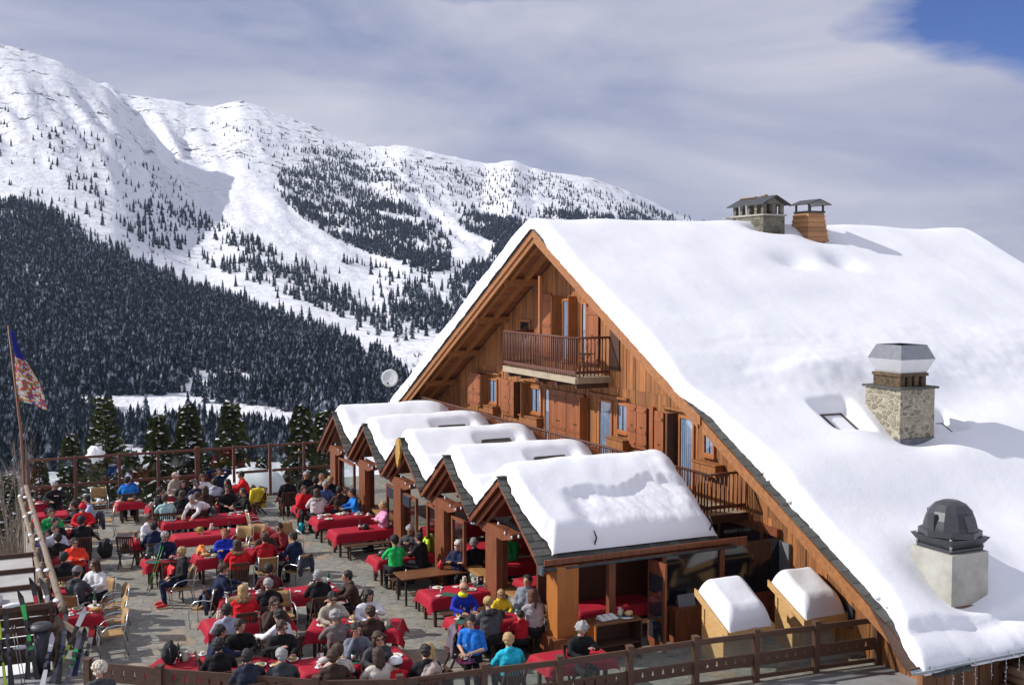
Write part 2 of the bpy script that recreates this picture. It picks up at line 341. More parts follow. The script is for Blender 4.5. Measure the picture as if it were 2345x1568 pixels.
POL=[ # polygon, keep probability, far?
 ([(-300,440),(0,460),(60,468),(150,510),(250,545),(330,590),(420,632),(600,695),(700,730),(760,745),(815,795),(835,850),(840,905),(790,920),(760,895),(700,890),(600,885),(540,845),(500,872),(440,835),(420,905),(250,905),(130,905),(0,905),(-300,905)],.85),
 ([(-300,905),(0,905),(120,915),(180,935),(240,1000),(260,1250),(0,1400),(-300,1400)],.85),
 ([(640,400),(690,375),(750,385),(860,392),(905,440),(935,465),(1000,530),(1035,560),(1030,620),(975,625),(900,600),(800,565),(700,505),(645,455)],.42),
 ([(690,340),(800,350),(900,400),(960,440),(900,450),(840,400),(700,378)],.25),
 ([(1060,490),(1150,500),(1240,520),(1180,565),(1105,650),(1080,640),(1140,560),(1050,520)],.6),
 ([(470,575),(560,585),(660,620),(780,660),(850,715),(930,765),(900,800),(820,770),(700,720),(600,690),(520,650),(440,620)],.16),
 ([(280,480),(420,470),(600,560),(660,600),(620,640),(470,600),(330,560)],.10),
 ([(850,650),(960,660),(1060,735),(1010,770),(920,740),(880,690)],.3),
 ([(1030,640),(1090,600),(1130,660),(1060,740),(1040,720)],.3),
 ([(1230,485),(1400,490),(1640,530),(1640,560),(1240,535)],.45),
 ([(850,800),(880,820),(940,880),(990,930),(920,960),(850,930),(830,860)],.35),
 ([(430,900),(500,880),(640,900),(760,900),(870,915),(870,950),(740,965),(600,930),(470,925)],.5),([(200,930),(400,960),(600,1000),(760,1010),(760,1060),(500,1060),(240,1010)],.4),
 ([(900,380),(1230,395),(1640,520),(1400,500),(1100,470),(960,430)],.10),
 ([(0,250),(300,330),(640,600),(330,580),(0,440)],.035),
 ([(480,280),(1100,390),(1230,500),(1000,560),(760,520),(600,420)],.03),
 ([(600,600),(1100,600),(1060,800),(800,760)],.04),
]
nr=np.random.RandomState(5)
NC=260000
aa=nr.uniform(R(-32),R(14),NC); rr_=np.sqrt(nr.uniform(200**2,2600**2,NC)); 
# favour nearer rings so that image density is even
rr2=np.exp(nr.uniform(np.log(230),np.log(2550),NC)); pick=nr.rand(NC)<.5; rr_=np.where(pick,rr2,rr_)
fi=(aa-A0)/(A1-A0)*(NA-1); i0=np.clip(fi.astype(int),0,NA-2); fj=np.interp(rr_,RS,np.arange(NR)); jj=np.clip(fj.astype(int),0,NR-2)
u=fi-i0; w_=fj-jj
zz=TZ[jj,i0]*(1-u)*(1-w_)+TZ[jj,i0+1]*u*(1-w_)+TZ[jj+1,i0]*(1-u)*w_+TZ[jj+1,i0+1]*u*w_
tx,ty=txy(aa,rr_)
px=1172+2500*np.tan(aa); py=645+(H_CAM-zz)/rr_*2500
prob=np.zeros(NC)
for poly,pr in POL:
    k=inpoly(poly,px,py); prob=np.where(k,np.maximum(prob,pr),prob)
cl=np.array([mnoise.noise(Vector((x/60,y/60,7)))*(1 if r_>900 else .45) for x,y,r_ in zip(tx,ty,rr_)])
prob*=np.clip(.75+1.9*cl,.12,1.6)
STRIP=[(290,555),(430,592),(560,640),(700,695),(830,748),(960,795),(965,835),(830,812),(700,762),(560,705),(430,652),(300,610)]
bg_=np.array([mnoise.noise(Vector((x/130,y/130,21))) for x,y in zip(tx,ty)]); prob=np.where((bg_>.36)&(rr_<1300),prob*.07,prob)
prob=np.where(inpoly(STRIP,px,py),prob*.06,prob)
keep=nr.rand(NC)<prob
# visibility: a tree is dropped when terrain in front of it hides it completely
ang=(TZ-H_CAM)/RS[:,None]; mxa=np.maximum.accumulate(ang,0)
vis=((zz+14-H_CAM)/rr_)>mxa[np.clip(jj-1,0,NR-1),i0]
keep&=vis
tx,ty,zz,rr_,px,py=[q_[keep] for q_ in (tx,ty,zz,rr_,px,py)]
hh=np.where(py<470,7.5,np.where(rr_>1300,9.5,10.5))*nr.uniform(.5,1.35,len(tx)); hh=np.where(rr_<420,hh*.75,hh)
order=np.argsort(-(hh/rr_)); print('forest trees',len(tx))
FGREEN=FOREST
big=order[:300]
vm=[npmesh('crown',V,F,[FOREST],smooth=False) for V,F in VARS]
tm=MB().tube([(0,0,-.05),(0,0,.9)],[.014,.004],6).mesh('trunk',TRUNK)
for i in big:
    t=thing('spruce_tree','dark snow dusted spruce standing in the valley forest below the peaks','spruce tree',(tx[i],ty[i],zz[i]-.3),nr.uniform(0,6),'spruces of the valley forest')
    s_=hh[i]; t.scale=(s_,s_,s_)
    inst('crown',vm[i%5],t); inst('trunk',tm,t)
def merged(name,ids,vars_,mats,label,cat):
    Vs=[];Fs=[];o=0
    for i in ids:
        V,F=vars_[i%len(vars_)]; a=nr.uniform(0,6.28); c,s_=math.cos(a),math.sin(a); k=hh[i]*nr.uniform(.85,1.15)
        W_=np.stack([(V[:,0]*c-V[:,1]*s_)*k+tx[i],(V[:,0]*s_+V[:,1]*c)*k+ty[i],V[:,2]*hh[i]+zz[i]-.3],1)
        Vs.append(W_);Fs.append(F+o);o+=len(V)
    me=npmesh(name,np.concatenate(Vs),np.concatenate(Fs),mats,smooth=False); return inst(name,me,label=label,category=cat,kind='stuff')
rest=order[300:]; nearr=[i for i in rest if rr_[i]<1150]; farr=[i for i in rest if rr_[i]>=1150]
merged('forest',nearr,VARS,[FOREST],'dense dark spruce forest covering the lower valley slope','forest')
merged('hillside_forest',farr,FARV,[dusted('far_conifer_needles',(.013,.021,.031),.62,.5)],'small scattered dark spruces on the high snowy mountainside','forest')
# bare shrubs on slope : stuff
def shrub(seed):
    r2=random.Random(seed); V=[];F=[]
    for k in range(9):
        a=r2.uniform(0,6.28); d=r2.uniform(.15,.5); x,y=d*math.cos(a),d*math.sin(a); h=r2.uniform(.5,1); w=.05
        o=len(V); V+=[(x*.2-w,y*.2,0),(x*.2+w,y*.2,0),(x,y,h)]; F.append((o,o+1,o+2))
    return np.array(V),np.array(F)
SH=[shrub(s) for s in range(4)]
SHP=[([(0,300),(250,330),(480,480),(640,600),(640,640),(330,590),(0,460)],.5),([(930,450),(1060,480),(1240,560),(1150,640),(1010,560)],.5),([(500,870),(900,760),(1060,760),(900,1000),(250,1050),(250,900)],.12),([(-100,950),(60,900),(60,1350),(-100,1400)],.6),([(640,600),(1060,640),(900,800),(700,700)],.12)]
NC=26000
aa=nr.uniform(R(-30),R(10),NC); r3=np.exp(nr.uniform(np.log(90),np.log(2200),NC)); fi=(aa-A0)/(A1-A0)*(NA-1); i0=fi.astype(int); jj=np.clip(np.interp(r3,RS,np.arange(NR)).astype(int),0,NR-2)
z3=TZ[jj,i0]; p3=1172+2500*np.tan(aa); q3=645+(H_CAM-z3)/r3*2500; pr=np.zeros(NC)
for poly,p_ in SHP: pr=np.maximum(pr,np.where(inpoly(poly,p3,q3),p_,0))
kp=nr.rand(NC)<pr; x3,y3=txy(aa,r3)
tx,ty,zz,hh=x3[kp],y3[kp],z3[kp],nr.uniform(2.2,5.5,kp.sum())*np.clip(r3[kp]/700,.55,1.1)
merged('scrub',range(len(tx)),SH,[mat('bare_twig_brown',(.16,.13,.13),.9,var=.3)],'leafless brown scrub dotted over the snowy slopes','scrub')
print('scrub',len(tx))
def ground_at(x,y):
    r=x*vx+y*vy; l=x*vy-y*vx; a=math.atan2(l,r); i=int((a-A0)/(A1-A0)*(NA-1)); j=int(np.interp(r,RS,np.arange(NR))); return float(TZ[min(NR-1,j),max(0,min(NA-1,i))])
# ================================================================ chalet
XR,XF,YR,ZA,SL=16.6,18.2,33.75,10.6,.53
def zr(y): return ZA-SL*abs(y-YR)
Y0,Y1=15.85,51.6
X1=36.6
chalet=thing('chalet','large wooden mountain chalet with a deep snow covered roof and balconies','chalet',(XF,YR,0))
def P(mb,name,mats,par=None,**k):
    par=par or chalet; o=mb.build(name,mats,par,**k)
    # geometry is authored in world space: cancel the parent offset
    loc=Vector((0,0,0)); p=par
    while p is not None: loc-=p.location; p=p.parent
    o.location=loc; return o
# boards of the facade
rb=random.Random(3)
b=MB(); y=16.7
while y<50.4:
    w=rb.uniform(.13,.24); ye=min(50.6,y+w-.008); zt0,zt1=zr(y)-.22,zr(ye)-.22; xx=XF+rb.uniform(-.012,.012)
    segs=[(-.5,2.6),(2.6,5.35),(5.35,11)]
    for z0,z1 in segs:
        if zt0<=z0+.05: continue
        a0=min(z1-.004,zt0); a1=min(z1-.004,max(z0+.01,zt1)); dx=xx+rb.uniform(-.008,.008)
        b.add([(dx,y,z0),(dx,ye,z0),(dx,ye,a1),(dx,y,a0),(dx+.05,y,z0),(dx+.05,ye,z0),(dx+.05,ye,a1),(dx+.05,y,a0)],[(0,1,2,3),(0,4,5,1),(3,2,6,7),(0,3,7,4),(1,5,6,2)])
    y+=w
wall=P(b,'wall',WALLW)
b=MB(); b.prism([(16.8,-.5),(50.5,-.5),(50.5,zr(50.5)-.3),(YR,ZA-.3),(16.8,zr(16.8)-.3)],'x',XF+.06,XF+.16); P(b,'inner_wall',DARKW)
b=MB(); x=16.95
while x<X1-.3:
    w=rb.uniform(.16,.3); b.bx(x,x+w-.01,16.35+rb.uniform(-.02,.02),16.5,-2.2,.98); x+=w
P(b,'side_wall',mat('log_side_boards',(.26,.12,.05),.7,scale=3,stretch=(4,4,.6),col2=(.13,.055,.025),island=.35,bump=.6))
b=MB(); b.bx(XF+.3,X1-.4,16.6,50.5,-2,1.0); b.prism([(16.6,1.0),(50.5,1.0),(YR,ZA-.5)],'x',X1-.5,X1-.4); P(b,'rear_wall',DARKW)
# roof deck
b=MB()
for s in (-1,1):
    ye=Y0 if s<0 else Y1
    b.prism([(YR,ZA-.12),(ye,zr(ye)-.12),(ye,zr(ye)-.005),(YR,ZA-.005)],'x',XR+.07,X1)
b.prism([(YR,ZA-.2),(YR-.3,zr(YR-.3)-.2),(YR+.3,zr(YR+.3)-.2)][::-1],'x',XR+.3,X1-.2)
roof=P(b,'roof',DARKW)
# soffit boards under the overhang
b=MB()
for s in (-1,1):
    d=.1
    while d<17.6:
        w=.16; ya=YR+s*d; yb=YR+s*(d+w-.012)
        b.add([(XR+.09,ya,zr(ya)-.125),(XF+.02,ya,zr(ya)-.125),(XF+.02,yb,zr(yb)-.125),(XR+.09,yb,zr(yb)-.125),
               (XR+.09,ya,zr(ya)-.15),(XF+.02,ya,zr(ya)-.15),(XF+.02,yb,zr(yb)-.15),(XR+.09,yb,zr(yb)-.15)],[(4,5,6,7),(0,1,5,4),(2,3,7,6),(0,4,7,3)])
        d+=w
P(b,'soffit',mat('soffit_boards',(.30,.11,.04),.65,scale=3,stretch=(1,6,6),col2=(.2,.07,.028),island=.25,bump=.3))
# rafters
for xx in (17.0,17.65):
    for s in (-1,1):
        b=MB(); yb=Y0+.3 if s<0 else Y1-.3
        b.beam((xx,YR,ZA-.26),(xx,yb,zr(yb)-.26),.14,.22); P(b,'rafter',RAKEW)
# fascia boards (rakes)
def rake(y0,y1,x0,x1,dt,h,mt=RAKEW,name='fascia_board'):
    b=MB(); za=zr(y0)+dt; zb=zr(y1)+dt
    b.add([(x0,y0,za-h),(x0,y1,zb-h),(x0,y1,zb),(x0,y0,za),(x1,y0,za-h),(x1,y1,zb-h),(x1,y1,zb),(x1,y0,za)],[(0,1,2,3),(7,6,5,4),(3,2,6,7),(0,4,5,1),(0,3,7,4),(1,5,6,2)])
    return P(b,name,mt)
rake(YR,23.75,XR-.03,XR+.03,-.02,.26); rake(YR,23.95,XR+.035,XR+.10,-.20,.28)
rake(23.70,16.5,XR+.0,XR+.06,-.10,.30)
rake(YR,51.4,XR-.03,XR+.03,-.02,.24); rake(YR,51.3,XR+.035,XR+.10,-.20,.26)
# purlins with carved ends
for k in range(-5,7):
    yy=YR+k*2.78; zz_=zr(yy)-.36
    if k==0: zz_=ZA-.42
    b=MB(); x0=XR+.05
    h=.24; b.prism([(XF+.05,zz_-h/2),(XF+.05,zz_+h/2),(x0,zz_+h/2),(x0-.02,zz_+h*.1),(x0+.1,zz_-h*.05),(x0+.2,zz_-h/2)],'y',yy-.1,yy+.1)
    P(b,'purlin',RAKEW)
# eave gutter
b=MB(); 
def gutter(b,x0,x1,y,z,r=.075,n=9):
    vs=[];fs=[]
    for x in (x0,x1):
        for q in (r,r*.9):
            for k in range(n): t=math.pi+math.pi*k/(n-1); vs.append((x,y+q*math.cos(t),z+q*math.sin(t)))
    for o in (0,n):
        for k in range(n-1): fs.append((o+k,o+k+1,2*n+o+k+1,2*n+o+k))
    for o in (0,2*n):
        fs.append(tuple([o+k for k in range(n)]))
    b.add(vs,fs,0,True)
gutter(b,16.05,X1,15.72,1.16); b.tube([(16.05,15.65,1.16),(X1,15.65,1.16)],.012,6)
x=16.5
while x<X1: b.bx(x,x+.03,15.63,15.85,1.1,1.2); x+=1.1
P(b,'gutter',ZINC)
b=MB(); b.add([(16.6,17.6,zr(17.6)-.06),(16.1,16.1,zr(16.1)-.06),(16.1,15.86,zr(15.86)-.06),(16.7,15.86,zr(15.86)-.06),(16.6,17.6,zr(17.6)+.0),(16.1,16.1,zr(16.1)),(16.1,15.86,zr(15.86)),(16.7,15.86,zr(15.86))],[(0,1,2,3),(7,6,5,4),(0,4,5,1),(1,5,6,2),(2,6,7,3)]); b.bx(16.1,X1,15.82,15.86,1.05,1.18); P(b,'eave_board',DARKW)
# slates along the right hand rake and the eave
b=MB(); d=0.05; rs_=random.Random(11)
while d<17.9:
    yy=YR-d; c=.34
    xx=XR-.06+rs_.uniform(-.03,.02)
    while xx<XR+(.42 if yy>25 else .95):
        w=rs_.uniform(.22,.45); y2=yy-c-.06; t=.02
        za=zr(yy)+.02; zb=zr(y2)+.035
        j=rs_.uniform(-.02,.02)
        b.add([(xx,yy,za),(xx+w-.01,yy,za),(xx+w-.01,y2+j,zb),(xx,y2-j,zb),(xx,yy,za-t),(xx+w-.01,yy,za-t),(xx+w-.01,y2+j,zb-.032),(xx,y2-j,zb-.032)],[(0,3,2,1),(4,5,6,7),(0,1,5,4),(1,2,6,5),(2,3,7,6),(3,0,4,7)])
        xx+=w
    d+=c
d=.05
while d<17.6:
    yy=YR+d; y2=yy+.4; xx=XR-.06+rs_.uniform(-.03,.02)
    b.add([(xx,yy,zr(yy)+.02),(xx+.5,yy,zr(yy)+.02),(xx+.5,y2,zr(y2)+.04),(xx,y2,zr(y2)+.04),(xx,yy,zr(yy)-.01),(xx+.5,yy,zr(yy)-.01),(xx+.5,y2,zr(y2)),(xx,y2,zr(y2))],[(0,3,2,1),(4,5,6,7),(0,1,5,4),(1,2,6,5),(2,3,7,6),(3,0,4,7)]); d+=.34
P(b,'slate_edge',SLATE)
# ---------------- roof snow
def nz(x,y,z=0): return mnoise.noise(Vector((x,y,z)))
def G(x,y,cx,cy,sx,sy): return math.exp(-((x-cx)/sx)**2-((y-cy)/sy)**2)
def sst(a,b_,x): t=max(0,min(1,(x-a)/(b_-a))); return t*t*(3-2*t)
def rthick(x,y):
    T=.45+.14*nz(x/4,y/2.6)+.06*nz(x/1.8,y/1.5,5)
    if y<YR:
        T+=.17*sst(24.0,25.4,y)-.10*G(0,y,0,23.3,1,.9)+.10*G(0,y,0,21.0,1,.9)-.10*G(0,y,0,19.2,1,.8)
        bump=G(0,y,0,24.4+.5*nz(x/2,0),1,.9)+.5*G(0,y,0,26.,1,.5)
        T+=.03*bump*(nz(x*1.6,y*2.6)+.5*nz(x*4,y*5))*(1 if 18.5<x else .3)*1.2
        # dents
        T-=.26*G(x,y,25.25,30.6,.75,.5)+.26*G(x,y,27.4,30.6,.65,.5)
        # chimney hollows : piled above, bare below
        T*=1-.8*G(x,y,18.55,17.2,.75,.9)*sst(19.3,17.2,y)-0
        T+=.18*G(x,y,19.9,17.9,.9,.7)
        T*=1-.85*G(x,y,22.1,22.0,1.0,.75)
        T+=.24*G(x,y,21.2,24.5,1.5,.55)+.2*G(x,y,24.4,24.2,1.1,.6)
        # skylight hollow
        q=sst(19.75,20.1,x)*sst(21.35,20.95,x)*sst(22.1,22.45,y)*sst(23.55,23.3,y); T*=1-.93*q
        q=sst(23.3,23.5,x)*sst(24.3,24.0,x)*sst(21.7,22.0,y)*sst(22.9,22.6,y); T*=1-.9*q
        T*=1-.7*G(x,y,26.1,33.1,.9,.5); T*=1-.6*G(x,y,27.9,32.5,.7,.5)
        # eave lip
        T-=.17*sst(16.5,16.3,y+.08*nz(x*1.5,0))
    else: T+=.16
    T-=.0
    return max(.03,T)
def xedge(y):
    e=XR-.13+.32*sst(24.6,23.6,y)+.16*sst(1.6,.3,abs(y-YR))*(1 if y<YR else 0)
    if y<17.3: e-=.45*sst(17.3,16.,y)
    if y>YR: e=XR-.12
    return e+.05*nz(y*2.2,1)+.03*nz(y*6,2)
def edgef(d,w): 
    d=max(0,min(1,d/w)); return math.sqrt(max(0,1-(1-d)**2))
ys=list(np.linspace(15.70,34.6,250))+list(np.linspace(34.7,51.9,70)); us=list(np.linspace(0,.6,9))+list(np.linspace(.72,20,215))
V=[];nu=len(us)
for y in ys:
    xe=xedge(y); ye_=15.72+.05*nz(1,3)
    yR=math.sqrt((y-YR)**2+.5**2)-.12; zb=ZA-SL*yR
    for iu,u_ in enumerate(us):
        x=xe+u_*(X1+.15-xe)/20.
        dx=min(x-xe,(X1+.15-x)); yo=.05*nz(x*1.3,3)+.03*nz(x*5,3)
        w=.20
        f=edgef(dx,w)*edgef(y-15.70,.38 if y<20 else .4)*edgef(51.9-y,.4)
        z=max(zb,zr(y)-.02)*1.0 if f>.2 else zr(y)+.0
        T=rthick(x,y)
        V.append((x - (.07*math.sin(min(1,dx/.3)*math.pi)*(1 if dx<.3 else 0)),y+(yo if y<16.5 else 0),(zr(y)+.01)*(1-f)+ (zb+.01)*f + T*f))
V=np.array(V); I=np.arange(len(V)).reshape(len(ys),nu); Q=np.stack([I[:-1,:-1],I[:-1,1:],I[1:,1:],I[1:,:-1]],-1).reshape(-1,4)
me=npmesh('snow_cover',V-np.array([XF,YR,0]),Q,[SNOW]); sn=inst('snow_cover',me,chalet)
# clods along the rake edge
b=MB(); 
for k in range(26):
    y=rb.uniform(16.5,50); x=xedge(y)+rb.uniform(-.02,.06); r=rb.uniform(.025,.07); b.ell((x,y,zr(y)+r*.7+rb.uniform(0,.12)),(r,r*1.3,r),0,6,4,noise=.5,seed=k)
for k in range(0):
    x=rb.uniform(16.8,34); r=rb.uniform(.03,.07); b.ell((x,15.74,zr(15.74)+r+rb.uniform(0,.15)),(r*1.4,r,r),0,6,4,noise=.5,seed=k)
P(b,'snow_clods',SNOW,kind='stuff')
# ---------------- chimneys
def stone(name,cA=(.42,.38,.29),cB=(.20,.17,.13),cM=(.50,.46,.36),sc=5.):
    m=bpy.data.materials.new(name); m.use_nodes=True; t=m.node_tree; n=t.nodes; b=n['Principled BSDF']; b.inputs['Roughness'].default_value=.85
    tc=n.new('ShaderNodeTexCoord'); nn=n.new('ShaderNodeTexNoise'); nn.inputs['Scale'].default_value=3
    ad=n.new('ShaderNodeMixRGB'); ad.blend_type='ADD'; ad.inputs[0].default_value=.25; t.links.new(tc.outputs['Object'],ad.inputs[1]); t.links.new(tc.outputs['Object'],nn.inputs[0]); t.links.new(nn.outputs['Color'],ad.inputs[2])
    mp=n.new('ShaderNodeMapping'); mp.inputs['Scale'].default_value=(1,1,1.5); t.links.new(ad.outputs[0],mp.inputs[0])
    v=n.new('ShaderNodeTexVoronoi'); v.inputs['Scale'].default_value=sc; v.feature='DISTANCE_TO_EDGE'; w=n.new('ShaderNodeTexVoronoi'); w.inputs['Scale'].default_value=sc
    t.links.new(mp.outputs[0],v.inputs['Vector']); t.links.new(mp.outputs[0],w.inputs['Vector'])
    r=n.new('ShaderNodeMapRange'); r.inputs[1].default_value=.06; r.inputs[2].default_value=.16; t.links.new(v.outputs['Distance'],r.inputs[0])
    s=n.new('ShaderNodeSeparateColor'); t.links.new(w.outputs['Color'],s.inputs[0])
    c=n.new('ShaderNodeMixRGB'); c.inputs[1].default_value=(*cA,1); c.inputs[2].default_value=(*cB,1); t.links.new(s.outputs[0],c.inputs[0])
    d=n.new('ShaderNodeMixRGB'); d.inputs[1].default_value=(*cM,1); t.links.new(r.outputs[0],d.inputs[0]); t.links.new(c.outputs[0],d.inputs[2]); t.links.new(d.outputs[0],b.inputs['Base Color'])
    bp=n.new('ShaderNodeBump'); bp.inputs['Strength'].default_value=.8; bp.inputs['Distance'].default_value=.04; t.links.new(r.outputs[0],bp.inputs['Height']); t.links.new(bp.outputs[0],b.inputs['Normal']); MC[name]=m; return m
STONE=stone('rubble_stone',(.36,.32,.23),(.15,.13,.10),(.40,.36,.27),5.0)
# C4 concrete with fan
c4=MB(); c4.bx(18.2,19.27,16.8,17.95,1.6,2.98); c4=P(c4,'chimney',mat('weathered_concrete',(.30,.29,.25),.85,scale=1.7,col2=(.50,.49,.44),bump=.3,detail=8),label='pale concrete chimney topped by a black extractor fan')
b=MB(); b.bx(18.16,19.31,16.76,17.99,1.5,1.86); P(b,'flashing',mat('rusty_flashing',(.09,.06,.05),.6,scale=6,col2=(.2,.09,.04)),c4)
b=MB(); cx_,cy_=18.74,17.38
b.box((cx_,cy_,3.02),(.96,.96,.07))
# square flared tray
def frust(b,c,z0,z1,a0,a1,mi=0): 
    x,y=c; vs=[(x+s*a0,y+t*a0,z0) for s,t in((-1,-1),(1,-1),(1,1),(-1,1))]+[(x+s*a1,y+t*a1,z1) for s,t in((-1,-1),(1,-1),(1,1),(-1,1))]
    b.add(vs,[(0,3,2,1),(4,5,6,7),(0,1,5,4),(1,2,6,5),(2,3,7,6),(3,0,4,7)],mi)
frust(b,(cx_,cy_),3.055,3.28,.44,.58); b.lathe([(.60,3.28),(.66,3.30),(.66,3.41),(.60,3.43)],(cx_,cy_,0),8,0,False) 
FANB=mat('black_fan_plastic',(.035,.038,.042),.38,scale=5,col2=(.055,.058,.065))
tray=P(b,'fan_tray',FANB,c4)
b=MB(); b.lathe([(.585,0),(.575,.07),(.535,.22),(.46,.40),(.33,.54),(.17,.61),(.0,.625)],(cx_,cy_,3.42),12,0,False)
for k in range(4):
    a=k*math.pi/2+math.pi/4*0; ca,sa=math.cos(a),math.sin(a)
    b.box((cx_+ca*.50,cy_+sa*.50,3.60),(.16 if abs(ca)>.5 else .18,.18 if abs(ca)>.5 else .16,.34))
P(b,'fan_dome',FANB,c4)
for s,t in ((-1,-1),(1,-1),(-1,1)): b=MB(); b.tube([(cx_+s*.47,cy_+t*.47,3.04),(cx_+s*.47,cy_+t*.47,3.30)],.03,8); P(b,'bracket',METAL,c4)
# C3 stone with steel cowl
b=MB(); b.bx(21.61,22.83,21.8,23.1,4.1,5.93)
c3=P(b,'chimney',STONE,label='tall rubble stone chimney with a faceted shiny steel cowl')
b=MB(); b.bx(21.54,22.91,21.72,23.18,5.93,5.985); P(b,'slab',SLATE,c3)
b=MB(); b.bx(21.57,22.88,21.75,23.14,4.0,4.60); P(b,'lead_skirt',mat('lead_skirt',(.12,.13,.15),.6,scale=5,var=.3),c3)
b=MB()
for x in (21.74,21.99,22.24,22.5): b.bx(x,x+.16,21.95,22.95,5.985,6.30)
b.bx(21.70,22.72,21.92,22.97,6.26,6.34); P(b,'vent_blocks',mat('sooty_brick',(.035,.028,.022),.9,scale=9,col2=(.16,.10,.05)),c3)
def frus4(b,c,h0,h1,z0,z1,mi):
    (x,y)=c; vs=[(x+s*h0,y+t*h0,z0) for s,t in((-1,-1),(1,-1),(1,1),(-1,1))]+[(x+s*h1,y+t*h1,z1) for s,t in((-1,-1),(1,-1),(1,1),(-1,1))]
    b.add(vs,[(0,1,5,4),(1,2,6,5),(2,3,7,6),(3,0,4,7)],mi)
cw=(22.22,22.42)
b=MB(); frus4(b,cw,.46,.62,6.345,6.72,0); b.bx(21.78,22.66,21.98,22.86,6.34,6.36); P(b,'steel_cowl',mat('cowl_white_steel',(.62,.62,.62),.35,metal=.4,var=.06),c3)
b=MB(); frus4(b,cw,.62,.46,6.722,7.10,0); o=P(b,'upper_cowl',mat('cowl_steel',(.34,.35,.37),.22,metal=.95,var=.1),c3); md=o.modifiers.new('s','SOLIDIFY'); md.thickness=.01
b=MB(); b.bx(21.95,22.5,22.15,22.7,6.37,6.95); P(b,'flue',BLKM,c3)
# C1 stone chimney with slate hat (ridge runs towards the valley)
b=MB(); b.bx(25.76,26.76,33.0,34.9,9.9,11.26)
c1=P(b,'chimney',stone('grey_block_stone',(.25,.22,.16),(.09,.08,.06),(.14,.13,.10),2.6),label='wide grey stone chimney with two small slate roofs on pillars')
b=MB(); b.bx(25.6,26.9,32.85,35.1,9.7,10.55); P(b,'base_flashing',DARKW,c1)
b=MB(); b.bx(25.70,26.82,32.94,34.96,11.26,11.32); b.bx(25.3,25.7,34.7,34.9,11.2,11.25); P(b,'cap_slab',mat('pale_cap_slab',(.34,.32,.28),.8,scale=6),c1)
for x in (25.78,26.58):
    for y in (33.02,33.42,33.86,34.3,34.72): b=MB(); b.bx(x,x+.15,y,y+.15,11.32,11.70); P(b,'pillar',MC['grey_block_stone'],c1)
b=MB(); b.bx(26.2,26.36,33.03,33.2,11.32,11.70); P(b,'pillar',MC['grey_block_stone'],c1)
b=MB(); b.prism([(25.85,11.69),(26.72,11.69),(26.28,11.95)],'y',33.05,33.2); P(b,'gable_stone',MC['grey_block_stone'],c1)
for y0,y1,dz,dx in ((32.88,34.1,0,0),(34.02,35.05,-.03,-.04)):
    b=MB()
    for s in (-1,1):
        xe_=26.29+dx+s*.66; b.add([(26.29+dx,y0,11.99+dz),(26.29+dx,y1,11.99+dz),(xe_,y1,11.66+dz),(xe_,y0,11.66+dz),(26.29+dx,y0,12.03+dz),(26.29+dx,y1,12.03+dz),(xe_,y1,11.70+dz),(xe_,y0,11.70+dz)],[(0,1,2,3),(4,7,6,5),(2,6,7,3),(0,3,7,4),(1,5,6,2)])
    P(b,'slate_hat',mat('dark_slate',(.045,.05,.055),.7,island=.3,scale=7),c1)
b=MB(); b.bx(26.18,26.32,34.05,35.0,12.0,12.04); b.bx(26.22,26.36,33.5,33.75,12.02,12.08); P(b,'ridge_boards',mat('ridge_tan',(.30,.20,.10),.7),c1)
# C2 wooden shingled flue
b=MB(); n=8
for k in range(n):
    f0=k/n; z=9.95+k*.182; q=.0+.2*f0
    x0,x1_,y0,y1=27.40+.05*f0,28.46-.28*f0,32.42+.06*f0,33.62-.30*f0
    b.add([(x0-.02,y0-.02,z),(x1_+.02,y0-.02,z),(x1_+.02,y1+.02,z),(x0-.02,y1+.02,z),(x0+.03,y0+.03,z+.20),(x1_-.05,y0+.03,z+.20),(x1_-.05,y1-.05,z+.20),(x0+.03,y1-.05,z+.20)],[(0,3,2,1),(4,5,6,7),(0,1,5,4),(1,2,6,5),(2,3,7,6),(3,0,4,7)])
c2=P(b,'chimney',mat('larch_shingle',(.50,.25,.10),.6,scale=6,stretch=(3,3,8),col2=(.24,.12,.055),island=.25,bump=.3),label='tapered wooden shingle chimney with an open dark metal hat')
for x in (27.46,28.12):
    for y in (32.47,33.2): b=MB(); b.bx(x,x+.06,y,y+.06,11.42,11.68); P(b,'hat_post',BLKM,c2)
b=MB(); b.bx(27.42,28.22,32.44,33.3,11.38,11.45); 
for s in (-1,1):
    xe_=27.9+s*.55; b.add([(27.9,32.36,11.87),(27.9,33.5,11.87),(xe_,33.5,11.67),(xe_,32.36,11.67),(27.9,32.36,11.90),(27.9,33.5,11.90),(xe_,33.5,11.70),(xe_,32.36,11.70)],[(0,1,2,3),(4,7,6,5),(2,6,7,3),(0,3,7,4),(1,5,6,2)])
P(b,'metal_hat',BLKM,c2)
